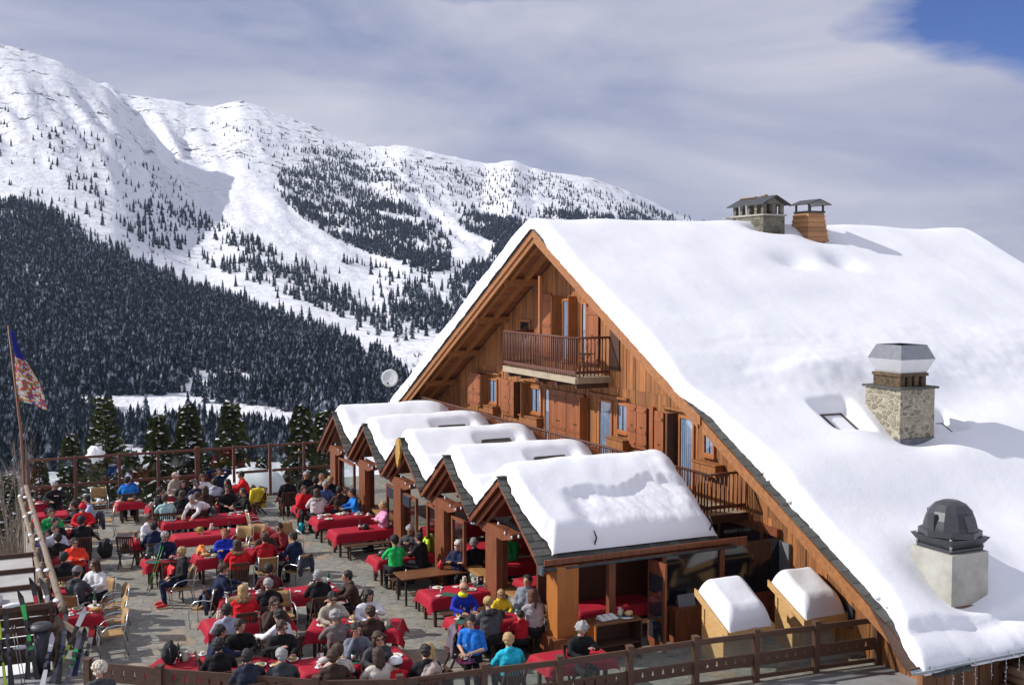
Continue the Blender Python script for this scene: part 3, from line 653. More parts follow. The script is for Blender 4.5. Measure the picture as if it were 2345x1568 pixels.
# roof skylights
def skyl(x0,x1_,y0,y1):
    b=MB(); za,zb=zr(y0)+.10,zr(y1)+.10
    for (a,c,e,f_) in ((x0,x1_,y0,y0+.09),(x0,x1_,y1-.09,y1),(x0,x0+.08,y0,y1),(x1_-.08,x1_,y0,y1)):
        b.add([(a,e,zr(e)-.05),(c,e,zr(e)-.05),(c,f_,zr(f_)-.05),(a,f_,zr(f_)-.05),(a,e,zr(e)+.12),(c,e,zr(e)+.12),(c,f_,zr(f_)+.12),(a,f_,zr(f_)+.12)],[(4,5,6,7),(0,1,5,4),(1,2,6,5),(2,3,7,6),(3,0,4,7)])
    o=P(b,'skylight',mat('skylight_frame',(.09,.075,.06),.5,metal=.3))
    b=MB(); b.add([(x0+.08,y0+.09,zr(y0+.09)+.08),(x1_-.08,y0+.09,zr(y0+.09)+.08),(x1_-.08,y1-.09,zr(y1-.09)+.08),(x0+.08,y1-.09,zr(y1-.09)+.08)],[(0,1,2,3)]); P(b,'pane',DGLASS,o)
skyl(20.2,20.95,22.4,23.35); skyl(23.5,24.05,21.85,22.7)
# ---------------- windows of the facade
CURT=mat('pale_blue_curtain',(.62,.70,.84),.8,scale=2,stretch=(1,14,.4),col2=(.36,.45,.62),bump=.2)
WPANE=clearmat('window_pane',(.9,.94,.97),.10,.02)
def window(y0,y1,z0,z1,x=XF,curtain=1,split=False,fr=.075,name='window'):
    b=MB(); xo=x-.07
    b.bx(xo,x+.02,y0,y0+fr,z0,z1); b.bx(xo,x+.02,y1-fr,y1,z0,z1); b.bx(xo+.003,x+.02,y0+fr,y1-fr,z0,z0+fr); b.bx(xo+.003,x+.02,y0+fr,y1-fr,z1-fr,z1)
    if split: b.bx(xo+.006,x+.02,(y0+y1)/2-.03,(y0+y1)/2+.03,z0+fr,z1-fr)
    b.bx(xo-.05,x+.02,y0-.05,y1+.05,z0-.05,z0-.002)
    o=P(b,name,TRIMW)
    b=MB(); b.bx(x-.035,x-.03,y0+fr,y1-fr,z0+fr,z1-fr); P(b,'pane',WPANE,o)
    b=MB(); ww=y1-y0-2*fr
    b.bx(x-.012,x-.008,y0+fr,y1-fr,z0+fr,z1-fr,1)
    if curtain:
        def cf(u,v): 
            yy=y0+fr+ww*u; gap=.0
            return (x-.020+.011*math.sin(u*ww*60),yy,z0+fr+(z1-z0-2*fr)*v)
        if curtain==1: b.grid(cf,64,1)
        else:
            b.grid(lambda u,v:(x-.019+.004*math.sin(u*ww*30),y0+fr+ww*.42*u+.0*v,z0+fr+(z1-z0-2*fr)*v),20,1); b.grid(lambda u,v:(x-.019+.004*math.sin(u*ww*30),y1-fr-ww*.42*u,z0+fr+(z1-z0-2*fr)*v),20,1)
    P(b,'curtain',[CURT,mat('dark_room',(.015,.017,.022),.8)],o); return o
def shutter(y0,y1,z0,z1,x,mt=SHUT,battens=(.06,.36,.86)):
    b=MB(); n=max(2,int((y1-y0)/.14)); w=(y1-y0)/n
    for k in range(n): b.bx(x-.028,x,y0+k*w,y0+(k+1)*w-.006,z0,z1)
    for f in battens: b.bx(x-.05,x-.0285,y0+.02,y1-.02,z0+(z1-z0)*f,z0+(z1-z0)*f+.10)
    o=P(b,'shutter',mt); b=MB()
    for f in (battens[0],battens[-1]): b.bx(x-.056,x-.0505,y0+.03,y0+.09,z0+(z1-z0)*f+.03,z0+(z1-z0)*f+.07)
    b.bx(x-.056,x-.0285,y0+(y1-y0)*.4,y0+(y1-y0)*.6,z0+(z1-z0)*.5,z0+(z1-z0)*.5+.02); P(b,'hinge',BLKM,o); return o
def leafperp(y,z0,z1,x0,x1_=XF,mt=None):
    b=MB(); n=3; w=(x1_-x0)/n
    for k in range(n): b.bx(x0+k*w,x0+(k+1)*w-.006,y-.014,y+.014,z0,z1)
    P(b,'shutter',mt or WALLW)
FO=XF-.42
window(40.2,41.05,3.83,4.86,curtain=2); leafperp(41.1,3.68,4.98,FO); shutter(41.15,42.4,3.66,5.0,FO+.03)
b=MB(); b.bx(XF-.3,XF-.02,40.1,41.5,3.45,3.72); b.bx(XF-.34,XF-.02,40.05,41.55,3.722,3.76); P(b,'window_box',WALLW)
shutter(39.0,39.68,3.5,4.92,XF-.05); shutter(38.25,38.97,3.5,4.88,XF-.05); leafperp(37.95,3.55,4.95,FO+.05,mt=DARKW)
window(36.2,37.15,3.85,4.86,curtain=2); leafperp(37.2,3.66,4.98,FO); b=MB(); b.bx(XF-.3,XF-.02,36.1,37.6,3.4,3.7); b.bx(XF-.34,XF-.02,36.05,37.65,3.702,3.74); P(b,'window_box',WALLW)
window(35.5,35.95,2.75,4.88,fr=.06); shutter(34.2,35.45,2.7,4.9,XF-.05); shutter(32.88,34.17,2.7,4.9,XF-.05)
leafperp(32.75,2.75,4.85,FO+.1,mt=TRIMW)
window(31.0,31.9,2.75,4.88,curtain=1); window(30.0,30.72,3.92,4.88,curtain=2); shutter(29.45,29.98,3.55,4.92,XF-.06); shutter(28.85,29.42,3.55,4.9,XF-.06)
b=MB(); b.bx(XF-.3,XF-.02,29.9,30.95,3.4,3.7); b.bx(XF-.34,XF-.02,29.85,31.0,3.702,3.74); P(b,'window_box',WALLW)
b=MB(); b.bx(XF-.12,XF-.02,28.42,28.62,2.6,4.95); P(b,'wall_post',SHUT)
shutter(27.9,28.4,2.8,4.85,XF-.05); leafperp(27.25,2.75,4.9,FO+.05,mt=DARKW)
window(26.3,27.1,2.75,4.86,curtain=1); window(25.3,25.85,3.85,4.5,curtain=2); b=MB(); b.bx(XF-.3,XF-.02,24.9,26.0,3.35,3.66); b.bx(XF-.34,XF-.02,24.85,26.05,3.662,3.7); P(b,'window_box',WALLW)
for y0,y1,z in ((39.9,42.5,5.04),(35.9,37.9,5.04),(30.,32.6,5.0),(26.2,28.,4.98)):
    b=MB(); b.bx(XF-.13,XF-.02,y0,y1,z,z+.06); P(b,'drip_rail',WALLW)
# upper storey
window(34.0,34.55,6.0,8.2,curtain=1); leafperp(34.7,5.95,8.3,FO); shutter(35.4,36.75,6.05,8.35,XF-.06,battens=(.05,.48,.87)); leafperp(33.6,5.95,8.3,FO+.1,mt=TRIMW)
window(32.75,33.15,6.0,8.1,curtain=1); shutter(31.9,32.7,6.0,7.95,XF-.06)
window(37.15,38.1,6.35,7.35,curtain=0); 
b=MB(); b.bx(16.92,17.02,33.9,34.0,6.96,9.0); P(b,'balcony_post',TRIMW)
b=MB(); b.bx(XF-.04,XF-.012,30.6,31.2,5.9,7.7); P(b,'painted_wall_shadow',DARKW)  # dark board put on the wall in place of a shadow
# balconies
BALW=mat('dark_red_railing_wood',(.15,.048,.026),.55,scale=3,stretch=(4,4,1),col2=(.09,.03,.018),island=.2,bump=.2)
def railing(pts,z0,z1,par,name='railing',sp=.135,r=.024,zb=None):
    b=MB()
    for (xa,ya),(xb,yb) in zip(pts,pts[1:]):
        L=math.hypot(xb-xa,yb-ya); n=int(L/sp)
        b.tube([(xa,ya,z1),(xb,yb,z1)],.045,8,smooth=True,sq=.8); b.beam((xa,ya,z0+.12),(xb,yb,z0+.12),.05,.09)
        for k in range(n+1):
            f=k/n; x,y=xa+(xb-xa)*f,ya+(yb-ya)*f
            b.tube([(x,y,z0-.02),(x+.004*math.sin(k*3),y,(z0+z1)/2),(x,y,z1)],[r*.8,r,r*.8],6)
    return P(b,name,BALW,par)
b=MB(); y=31.2
while y<36.8: b.bx(16.9,XF-.02,y,y+.17,5.62,5.68); y+=.185
b.bx(16.86,16.92,31.18,36.82,5.48,5.66,1); b.bx(16.92,XF,31.14,31.2,5.48,5.66,1)
bal=P(b,'balcony',[mat('pale_deck_boards',(.46,.38,.27),.7,island=.2,scale=4),mat('pale_grey_beam',(.44,.36,.25),.7,scale=3,col2=(.3,.24,.17))])
railing([(XF-.05,36.8),(16.9,36.8),(16.9,31.2),(XF-.05,31.2)],5.72,6.97,bal)
for y in (31.4,32.8,34.2,35.6,36.6): b=MB(); b.bx(17.0,XF,y-.07,y+.07,5.3,5.5); P(b,'joist',DARKW,bal)
b=MB(); y=23.85
while y<47.6: b.bx(16.95,XF-.02,y,y+.15,2.52,2.57); y+=.18
b.bx(16.88,16.95,23.82,47.6,2.36,2.58,1); b.bx(16.95,XF,23.78,23.84,2.36,2.58,1)
bal2=P(b,'balcony',[MC['pale_deck_boards'],DARKW],label='long lower balcony running behind the snowy gables')
railing([(16.9,47.5),(16.9,23.85),(XF-.05,23.85)],2.66,3.68,bal2)
# table and chair upstairs (dark)
t=thing('garden_table','small dark round table standing on the upper balcony','table',(17.6,31.9,5.68))
b=MB(); b.lathe([(.3,.7),(.3,.73)],(0,0,0),14); b.build('tabletop',BLKM,t); b=MB()
for k in range(3): a=k*2.1; b.tube([(.25*math.cos(a),.25*math.sin(a),0),(.05*math.cos(a),.05*math.sin(a),.4),(.2*math.cos(a),.2*math.sin(a),.7)],.014,6)
b.build('base',BLKM,t)
# ground storey behind the porch: glazed, dark
b=MB(); 
for y in np.arange(23.0,46,1.9): b.bx(XF-.12,XF-.02,y,y+.12,0,2.35)
b.bx(XF-.14,XF-.02,22.4,46.5,2.2,2.4); b.bx(XF-.13,XF-.02,22.4,46.5,0,.5); P(b,'ground_floor_frame',PORCHW)
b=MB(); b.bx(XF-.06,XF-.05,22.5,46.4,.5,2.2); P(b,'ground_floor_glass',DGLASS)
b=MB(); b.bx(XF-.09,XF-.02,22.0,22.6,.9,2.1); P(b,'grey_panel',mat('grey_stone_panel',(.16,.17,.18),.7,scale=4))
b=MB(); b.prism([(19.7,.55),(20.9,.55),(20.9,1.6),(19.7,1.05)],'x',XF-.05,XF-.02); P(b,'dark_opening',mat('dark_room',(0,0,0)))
# icicles and fairy light strings below the eave
b=MB(); b2=MB(); bw=mat('bulb_white',(.7,.72,.78),.4)
x=17.1
while x<23:
    L=rb.uniform(.35,1.0); b.tube([(x,15.7,1.08),(x+.01,15.7,1.08-L)],.006,5); k=1.05
    while k>1.1-L: b2.ell((x+rb.uniform(-.035,.035),15.7,k),(.014,.014,.02),0,5,3); k-=.09
    x+=rb.uniform(.25,.45)
o=P(b,'fairy_lights',mat('white_cable',(.6,.6,.62),.5)); P(b2,'bulbs',bw,o,kind='stuff')
# log pile against the wall
lp=thing('log_pile','stack of split firewood against the side wall under the eave','log pile',(19.2,16.0,-1.2))
b=MB(); LGE=mat('cut_log_end',(.36,.24,.12),.8,scale=5,island=.3,col2=(.25,.15,.08))
for i in range(11):
    for j in range(9):
        r=rb.uniform(.09,.13); b.tube([(i*.24+(j%2)*.12,-.25+rb.uniform(-.03,.05),.12+j*.21),(i*.24+(j%2)*.12,.3,.12+j*.21)],[r,r],8,0)
b.build('split_logs',LGE,lp)
# satellite dish
sdh=thing('satellite_dish','white satellite dish on a thin pole by the left roof eave','satellite dish',(16.2,47.9,3.0))
b=MB(); rt=Quaternion((0,0,1),0).to_matrix()
Q1=Vector((-.45,-.85,.3)).normalized().to_track_quat('Z','Y').to_matrix()
vs=[];fs=[]
for i in range(6):
    q=.42*i/5
    for k in range(20): t_=2*math.pi*k/20; vs.append(Q1@Vector((q*math.cos(t_)*.92,q*math.sin(t_),q*q*.35))+Vector((0,0,1.35)))
for i in range(5):
    for k in range(20): fs.append((i*20+k,i*20+(k+1)%20,(i+1)*20+(k+1)%20,(i+1)*20+k))
b.add(vs,fs,0,True); o=b.build('reflector',mat('dish_white',(.62,.64,.62),.5),sdh); md=o.modifiers.new('s','SOLIDIFY'); md.thickness=.012
b=MB(); b.tube([(0,.05,0),(0,.05,1.35)],.025,8); b.tube([(0,.03,1.0),(-.25,-.45,1.15)],.012,6); b.ell((-.26,-.47,1.17),(.05,.05,.05)); b.build('pole',BLKM,sdh)
# ================================================================ porch
porch=thing('porch','row of five snow covered wooden gables in front of the chalet','porch',(11.5,32,0))
YC=[24.45,28.12,31.85,35.6,39.33]; XG,XB=11.1,15.95; ZG=3.93; SG=.7; HS=1.86
CONN={0:(-2.36,HS),4:(-1.87,2.3)}
PS=MB()
for i,yc in enumerate(YC):
    a,c=CONN.get(i,(-1.83,1.87))
    zf=lambda d: ZG-SG*abs(d)
    b=MB()
    for d in (a,c):
        b.prism([(yc,ZG-.1),(yc+d,zf(d)-.1),(yc+d,zf(d)-.004),(yc,ZG-.004)],'x',XG+.06,XB)
    o=P(b,'gable_roof',PORCHW,porch)
    # fascia boards, three stepped layers
    for lay,(x0,x1_,dt,h) in enumerate(((XG-.03,XG+.03,-.0,.17),(XG+.10,XG+.16,-.19,.15),(XG+.24,XG+.30,-.36,.13))):
        b=MB()
        for d in (a,c):
            s=1 if d>0 else -1; dd=abs(d)-(.0,.15,.3)[lay]
            za,zb=ZG+dt,zf(dd)+dt
            b.add([(x0,yc,za-h),(x0,yc+s*dd,zb-h),(x0,yc+s*dd,zb),(x0,yc,za),(x1_,yc,za-h),(x1_,yc+s*dd,zb-h),(x1_,yc+s*dd,zb),(x1_,yc,za)],[(0,1,2,3),(7,6,5,4),(3,2,6,7),(0,4,5,1),(0,3,7,4),(1,5,6,2)])
        P(b,'fascia',PORCHW,o)
    b=MB()
    b.prism([(yc+(a+.35),zf(a+.35)-.4),(yc+(c-.35),zf(c-.35)-.4),(yc,ZG-.42)],'x',XG+.95,XG+.99); P(b,'gable_panel',mat('shaded_porch_board',(.12,.03,.013),.6,island=.1,scale=5),o)  # shade of the gable recess is put into this darker red-brown
    b=MB(); b.bx(XG+.12,XG+.5,yc-.09,yc+.09,ZG-.44,ZG-.22); P(b,'ridge_beam_end',PORCHW,o)
    # slates
    b=MB()
    for d in (a,c):
        s=1 if d>0 else -1; q=0.
        while q<abs(d)-.05:
            y1_=min(q+.22,abs(d)+.03); xx=XG-.07+rs_.uniform(-.03,.02)
            lim=XG+(.62 if s<0 else .5) + (.5*sst(1.4,2.3,q) if i==0 and s<0 else 0)
            while xx<(lim if not(i==0 and s<0 and q>2.0) else XB+.1):
                w=rs_.uniform(.18,.4)
                b.add([(xx,yc+s*q,ZG-SG*q+.012),(xx+w-.008,yc+s*q,ZG-SG*q+.012),(xx+w-.008,yc+s*y1_,ZG-SG*y1_+.035),(xx,yc+s*y1_,ZG-SG*y1_+.03),
                       (xx,yc+s*q,ZG-SG*q),(xx+w-.008,yc+s*q,ZG-SG*q),(xx+w-.008,yc+s*y1_,ZG-SG*y1_+.004),(xx,yc+s*y1_,ZG-SG*y1_+.004)],[(0,3,2,1),(4,5,6,7),(0,1,5,4),(1,2,6,5),(2,3,7,6),(3,0,4,7)]); xx+=w
            q+=.19
    b.bx(XG-.06,XG+.5,yc-.06,yc+.06,ZG+.02,ZG+.06)
    P(b,'slate_edge',SLATE,o)
    # snow
    lo=-1.80 if i else -2.16; hi=1.86 if i<4 else 2.25
    nxs=70; nys=44
    def sn_fn(u,v,yc=yc,i=i,lo=lo,hi=hi):
        x=XG+.05+((15.62 if i else 16.12)-XG-.05)*u; d=lo+(hi-lo)*v; y=yc+d
        xe=XG+.13+.07*nz(y*1.7,i)+.05*nz(y*6,2)+(.25*sst(.9,2.2,-d) if i==0 else .12*sst(.8,1.8,-d)); 
        x=max(x,xe) if u<.15 else x
        dd=math.sqrt(d*d+.32**2)-.12
        T=(.50 if i==0 else .41)+.05*nz(x/1.5,y/1.2,i)+.02*nz(x*2,y*2)
        valley=(i<4 and d>1.3) or (i>0 and d<-1.25)
        if valley: T+=.06
        e=edgef(x-xe+.001,.19)*edgef((15.55 if i else 16.05)+.07*nz(y*2,3)-x+.01,.9 if i else .5)
        if i==0: 
            e*=edgef(d-lo+.001,.30); k=sst(-.95,-1.08,d+.45*nz(x*.7,3)+.12*nz(x*4,9))*sst(12.1,12.7,x)*sst(16.4,15.6,x)
            T-=k*(.13-.07*fbm(x*.9+y*.5,y*1.1,8,3)+.02*nz(x*6+y*4,y*3,3)+.012*nz(x*14,y*12,3))
        if i==4: e*=edgef(hi-d+.001,.3)
        if i in (1,2,3):
            T*=1-.88*sst(13.15,13.75,x)*sst(15.1,14.5,x)*sst(-.38,-.62,d)*sst(-1.2,-.95,d)
        if x>15.1: T+=.03*nz(x*3,y*3,2)
        zb=ZG+.03-SG*abs(d); zs=ZG+.03-SG*dd
        return Vector((x,y,(zb*(1-e)+zs*e)+T*e))
    b=MB(); nuu=110 if i==0 else nxs; nvv=90 if i==0 else nys
    b.grid(sn_fn,nuu,nvv); so_=b.build('snow_cover',SNOW,o)
    if i in (1,2,3):
        b=MB(); ya,yb=yc-.95,yc-.42
        b.add([(13.6,ya,zf(.95)+.02),(14.6,ya,zf(.95)+.02),(14.6,yb,zf(.42)+.02),(13.6,yb,zf(.42)+.02),(13.6,ya,zf(.95)+.30),(14.6,ya,zf(.95)+.30),(14.6,yb,zf(.42)+.26),(13.6,yb,zf(.42)+.26)],[(4,5,6,7),(0,1,5,4),(1,2,6,5),(2,3,7,6),(3,0,4,7)])
        P(b,'skylight',mat('skylight_frame',(0,0,0)),o)
    # post under the gable
    if True:
        b=MB(); yp=yc+.95 if i==0 else yc+.9
        yp=yc+1.1
        b.bx(11.35,11.53,yp-.36,yp+.34,0,2.3); b.bx(11.53,11.75,yp-.2,yp+.18,0,2.3)
        pp=P(b,'post',PORCHW,porch)
        b=MB(); b.prism([(yp-1.35,2.56),(yp+1.0,2.56),(yp+.95,2.42),(yp+.5,2.28),(yp-.75,2.28),(yp-1.3,2.42)],'x',11.33,11.6); P(b,'capital',PORCHW,pp)
    # small bulb string
    b=MB(); b3=MB(); pr_=[]
    for k in range(9):
        f=k/8; yy=yc-.9+1.6*f; zz_=2.75-.25*math.sin(f*math.pi)+.1*f; pr_.append((XG+.2,yy,zz_)); 
        if k%2: b3.ell((XG+.2,yy,zz_-.06),(.032,.032,.05),0,8,5)
    b.tube(pr_,.008,4); bl=P(b,'light_string',BLKM,porch); P(b3,'bulb',bw,bl)
    b=MB(); b.lathe([(.02,.12),(.09,.05),(.11,0),(.10,-.02)],(XG+.12,yc-1.78,2.42),10); b.tube([(XG+.12,yc-1.78,2.5),(XG+.2,yc-1.6,2.62)],.012,5); P(b,'lamp',METAL,porch)
# corner post, gutter, side beam
b=MB(); b.bx(11.4,11.62,21.9,22.45,.62,2.25); b.bx(11.62,11.98,21.95,22.38,.62,2.25)
cp_=P(b,'post',mat('sunlit_larch_post',(.46,.17,.035),.5,scale=2,stretch=(5,5,1),col2=(.36,.12,.025)),porch)  # sunlight is put into the post's brighter orange base colour
b=MB(); b.bx(11.28,12.12,21.8,22.55,0,.62); P(b,'post_base',PORCHW,cp_)
b=MB(); b.bx(XG+.1,XB+.6,22.16,22.34,2.2,2.36); b.bx(XG+.05,XB+.9,22.06,22.10,2.20,2.42); P(b,'eave_beam',PORCHW,porch)
b=MB(); gutter(b,XG-.06,XB+.5,22.0,2.26,.08); b.bx(XG-.1,XG-.04,21.9,22.1,2.12,2.3); P(b,'gutter',mat('dark_lead_gutter',(.10,.13,.15),.5,metal=.4,var=.3),porch)
for x,z in ((12.6,2.62),(15.9,2.66)):
    b=MB(); b.tube([(x,22.35,z-.1),(x+.02,22.25,z+.15),(x-.03,22.3,z+.32)],.02,6); P(b,'snow_hook',BLKM,porch)
# carved golden emblem on gable 3
b=MB(); pts=[(0,.42),(.16,.40),(.22,.25),(.19,.1),(.24,-.05),(.2,-.25),(.12,-.38),(.07,-.5),(0,-.4),(-.06,-.25),(-.16,-.1),(-.2,.05),(-.17,.25),(-.1,.38)]
b.prism([(YC[2]-.08+p[0],3.55+p[1]) for p in pts],'x',XG-.12,XG-.05); P(b,'carved_emblem',mat('gilded_carving',(.62,.38,.08),.5,scale=7,col2=(.35,.2,.05),bump=1.,bscale=9),porch)
# stone parapet with timber sill
b=MB(); b.bx(11.62,11.86,22.5,28.9,0,.82)
sw=P(b,'stone_parapet',stone('pale_wall_stone',(.45,.42,.35),(.30,.28,.24),(.16,.15,.13),3.5),porch); b=MB(); b.bx(11.55,11.95,22.5,28.9,.823,.90); P(b,'sill',mat('timber_sill',(.36,.18,.06),.6,scale=4,stretch=(6,1,6),island=.1),sw)
b=MB(); b.bx(11.62,11.86,33.6,41,0,.82); sw2=P(b,'stone_parapet',MC['pale_wall_stone'],porch); b=MB(); b.bx(11.55,11.95,33.6,41,.823,.9); P(b,'sill',MC['timber_sill'],sw2)
# glazed frames
def frame(y0,y1,z0,z1,x=11.45,w=.1,lab=None):
    b=MB(); b.bx(x,x+.08,y0,y0+w,z0,z1); b.bx(x,x+.08,y1-w,y1,z0,z1); b.bx(x+.002,x+.078,y0+w,y1-w,z1-w,z1); b.bx(x+.002,x+.078,y0+w,y1-w,z0,z0+w*1.6)
    o=P(b,'glazed_frame',PORCHW,porch,**({'label':lab} if lab else {})); b=MB(); b.bx(x+.035,x+.04,y0+w,y1-w,z0+w*1.6,z1-w); P(b,'pane',FCLEAR,o); return o
fr=frame(31.45,34.35,.35,2.12); b=MB(); b.bx(11.40,11.44,31.9,34.1,1.75,2.08); P(b,'sign_board',mat('dark_sign_board',(.02,.022,.035),.5,var=.3),fr); b=MB(); b.bx(11.41,11.435,31.86,34.14,2.083,2.11); P(b,'sign_edge',METAL,fr)
frame(29.75,30.55,.35,2.2); frame(27.6,28.55,.92,2.2); frame(38.0,40.0,.92,2.2)
# side glazing along y=22.3 and door
b=MB(); b.bx(13.0,13.18,22.3,22.45,0,2.2); b.bx(14.5,14.62,22.3,22.42,0,2.2); b.bx(16.2,16.35,22.3,22.42,0,2.2)
b.bx(14.62,XF,22.32,22.40,0,.85); sd_=P(b,'side_frame',PORCHW,porch)
b=MB(); b.bx(14.63,16.2,22.35,22.36,.85,2.2); b.bx(16.35,XF-.1,22.35,22.36,.85,2.2); P(b,'pane',mat('shaded_porch_glass',(.012,.014,.02),.08,spec=.8),sd_)  # porch shade is put into the near-black pane colour
b=MB(); b.bx(14.08,14.14,21.55,22.3,0,2.12); 
dr=P(b,'door',PORCHW,porch,label='open glazed door of the porch'); b=MB()
for z in (.25,.8,1.35): b.bx(14.05,14.08,21.65,22.2,z,z+.45)
P(b,'pane',DGLASS,dr)
b=MB(); b.bx(12.0,13.0,24.1,24.2,0,2.3); b.bx(13.0,16.2,24.15,24.25,0,2.3); P(b,'inner_partition',mat('inner_partition_wood',(.10,.035,.015),.6,island=.1,scale=4),porch)
TABLES=[[1, 0.88, 42.67, 0.0, 0.9, 0.7, "cloth", 0, "table in the far left corner"],
[2, 0.94, 40.36, 0.0, 0.98, 0.8, "cloth", 0, "second table from the flagpole"],
[3, 1.02, 37.52, 0.0, 0.97, 0.8, "cloth", 0, "table of the green jacketed man"],
[4, 1.15, 33.13, 0.0, 0.85, 0.7, "cloth", 0, "small table by the log rail with two plates"],
[5, 1.18, 30.22, 0.0, 0.89, 0.7, "cloth", 0, "table of the man in the grey beanie"],
[6, 1.2, 27.83, 0.0, 0.8, 0.85, "cloth", 0, "empty square table beside the ski rack"],
[7, 3.72, 41.71, 0.0, 0.78, 0.7, "cloth", 0, "small far table of the two blue jackets"],
[8, 4.65, 40.27, 0.0, 1.58, 0.75, "cloth", 0, "table of the pale teal shirt"],
[9, 5.42, 42.19, 0.0, 1.16, 0.75, "cloth", 0, "far table by the thick screen post"],
[10, 6.86, 42.83, 0.0, 1.8, 0.75, "cloth", 0, "far table before the snow mound"],
[11, 6.85, 39.53, 0.0, 1.13, 0.75, "cloth", 0, "table left of the yellow jacket"],
[12, 4.78, 37.52, 0.0, 3.02, 0.8, "cloth", 0, "long table with the big white plate"],
[13, 4.81, 35.01, 0.0, 3.02, 0.85, "cloth", 0, "long empty table with the yellow flower bowl"],
[14, 5.04, 32.12, 0.0, 2.45, 0.85, "cloth", 0, "long table of the red fur hooded coat"],
[15, 4.89, 27.7, 0.0, 1.34, 0.8, "cloth", 0, "crowded central table of the fur collar"],
[16, 6.55, 27.36, 0.0, 1.3, 0.8, "cloth", 0, "table of the man in the black coat"],
[17, 6.28, 24.52, -0.438, 2.07, 0.85, "cloth", 0, "table with the bread baskets"],
[18, 4.22, 25.54, 0.0, 1.88, 0.85, "cloth", 0, "table of the lilac hoodie"],
[19, 2.65, 23.61, -0.587, 3.12, 0.85, "cloth", 0, "front table with the pizza"],
[20, 5.47, 21.71, 0.0, 2.26, 0.9, "cloth", 0, "front table with the wine glasses"],
[21, 3.62, 32.31, 0.0, 0.97, 0.75, "cloth", 0, "table with the green ski poles"],
[22, 3.58, 35.25, 0.0, 0.7, 0.75, "cloth", 0, "small table of the navy fleece"],
[23, 9.44, 40.16, 0.0, 0.7, 0.8, "cloth", 0, "table by the black beanie man"],
[24, 9.43, 37.9, 0.0, 1.43, 0.8, "cloth", 1, "table of the white puffer coat"],
[25, 9.52, 35.71, 0.0, 1.89, 0.85, "cloth", 1, "long porch side table with cups"],
[26, 9.55, 33.54, 0.0, 1.62, 0.85, "cloth", 1, "empty porch side table with sunglasses"],
[27, 9.71, 29.83, 0.0, 1.6, 0.8, "cloth", 1, "table of the green tshirt man"],
[28, 9.68, 27.63, 0.0, 2.06, 0.85, "bare", 1, "bare brown wooden table"],
[29, 9.76, 25.64, 0.0, 2.03, 0.9, "cloth", 1, "table behind the man in the blue coat"],
[30, 9.56, 23.19, 0.0, 1.81, 0.9, "cloth", 1, "table of the grey puffer coat"],
[31, 12.6, 23.0, 0.0, 2.2, 0.85, "cloth", 1, "nearest table under the porch"],
[32, 12.5, 25.6, 0.0, 2.6, 0.85, "cloth", 1, "porch table behind the stone wall"],
[33, 12.5, 27.6, 0.0, 2.6, 0.85, "cloth", 1, "porch table under the second gable"],
[34, 12.6, 29.8, 0.0, 2.6, 0.85, "cloth", 1, "porch table under the middle gable"],
[35, 12.4, 32.6, 0.0, 2.6, 0.85, "cloth", 1, "porch table behind the glazed frame"],
[36, 10.24, 19.2, 0.0, 0.7, 0.85, "cloth", 0, "table behind the front fence"]]
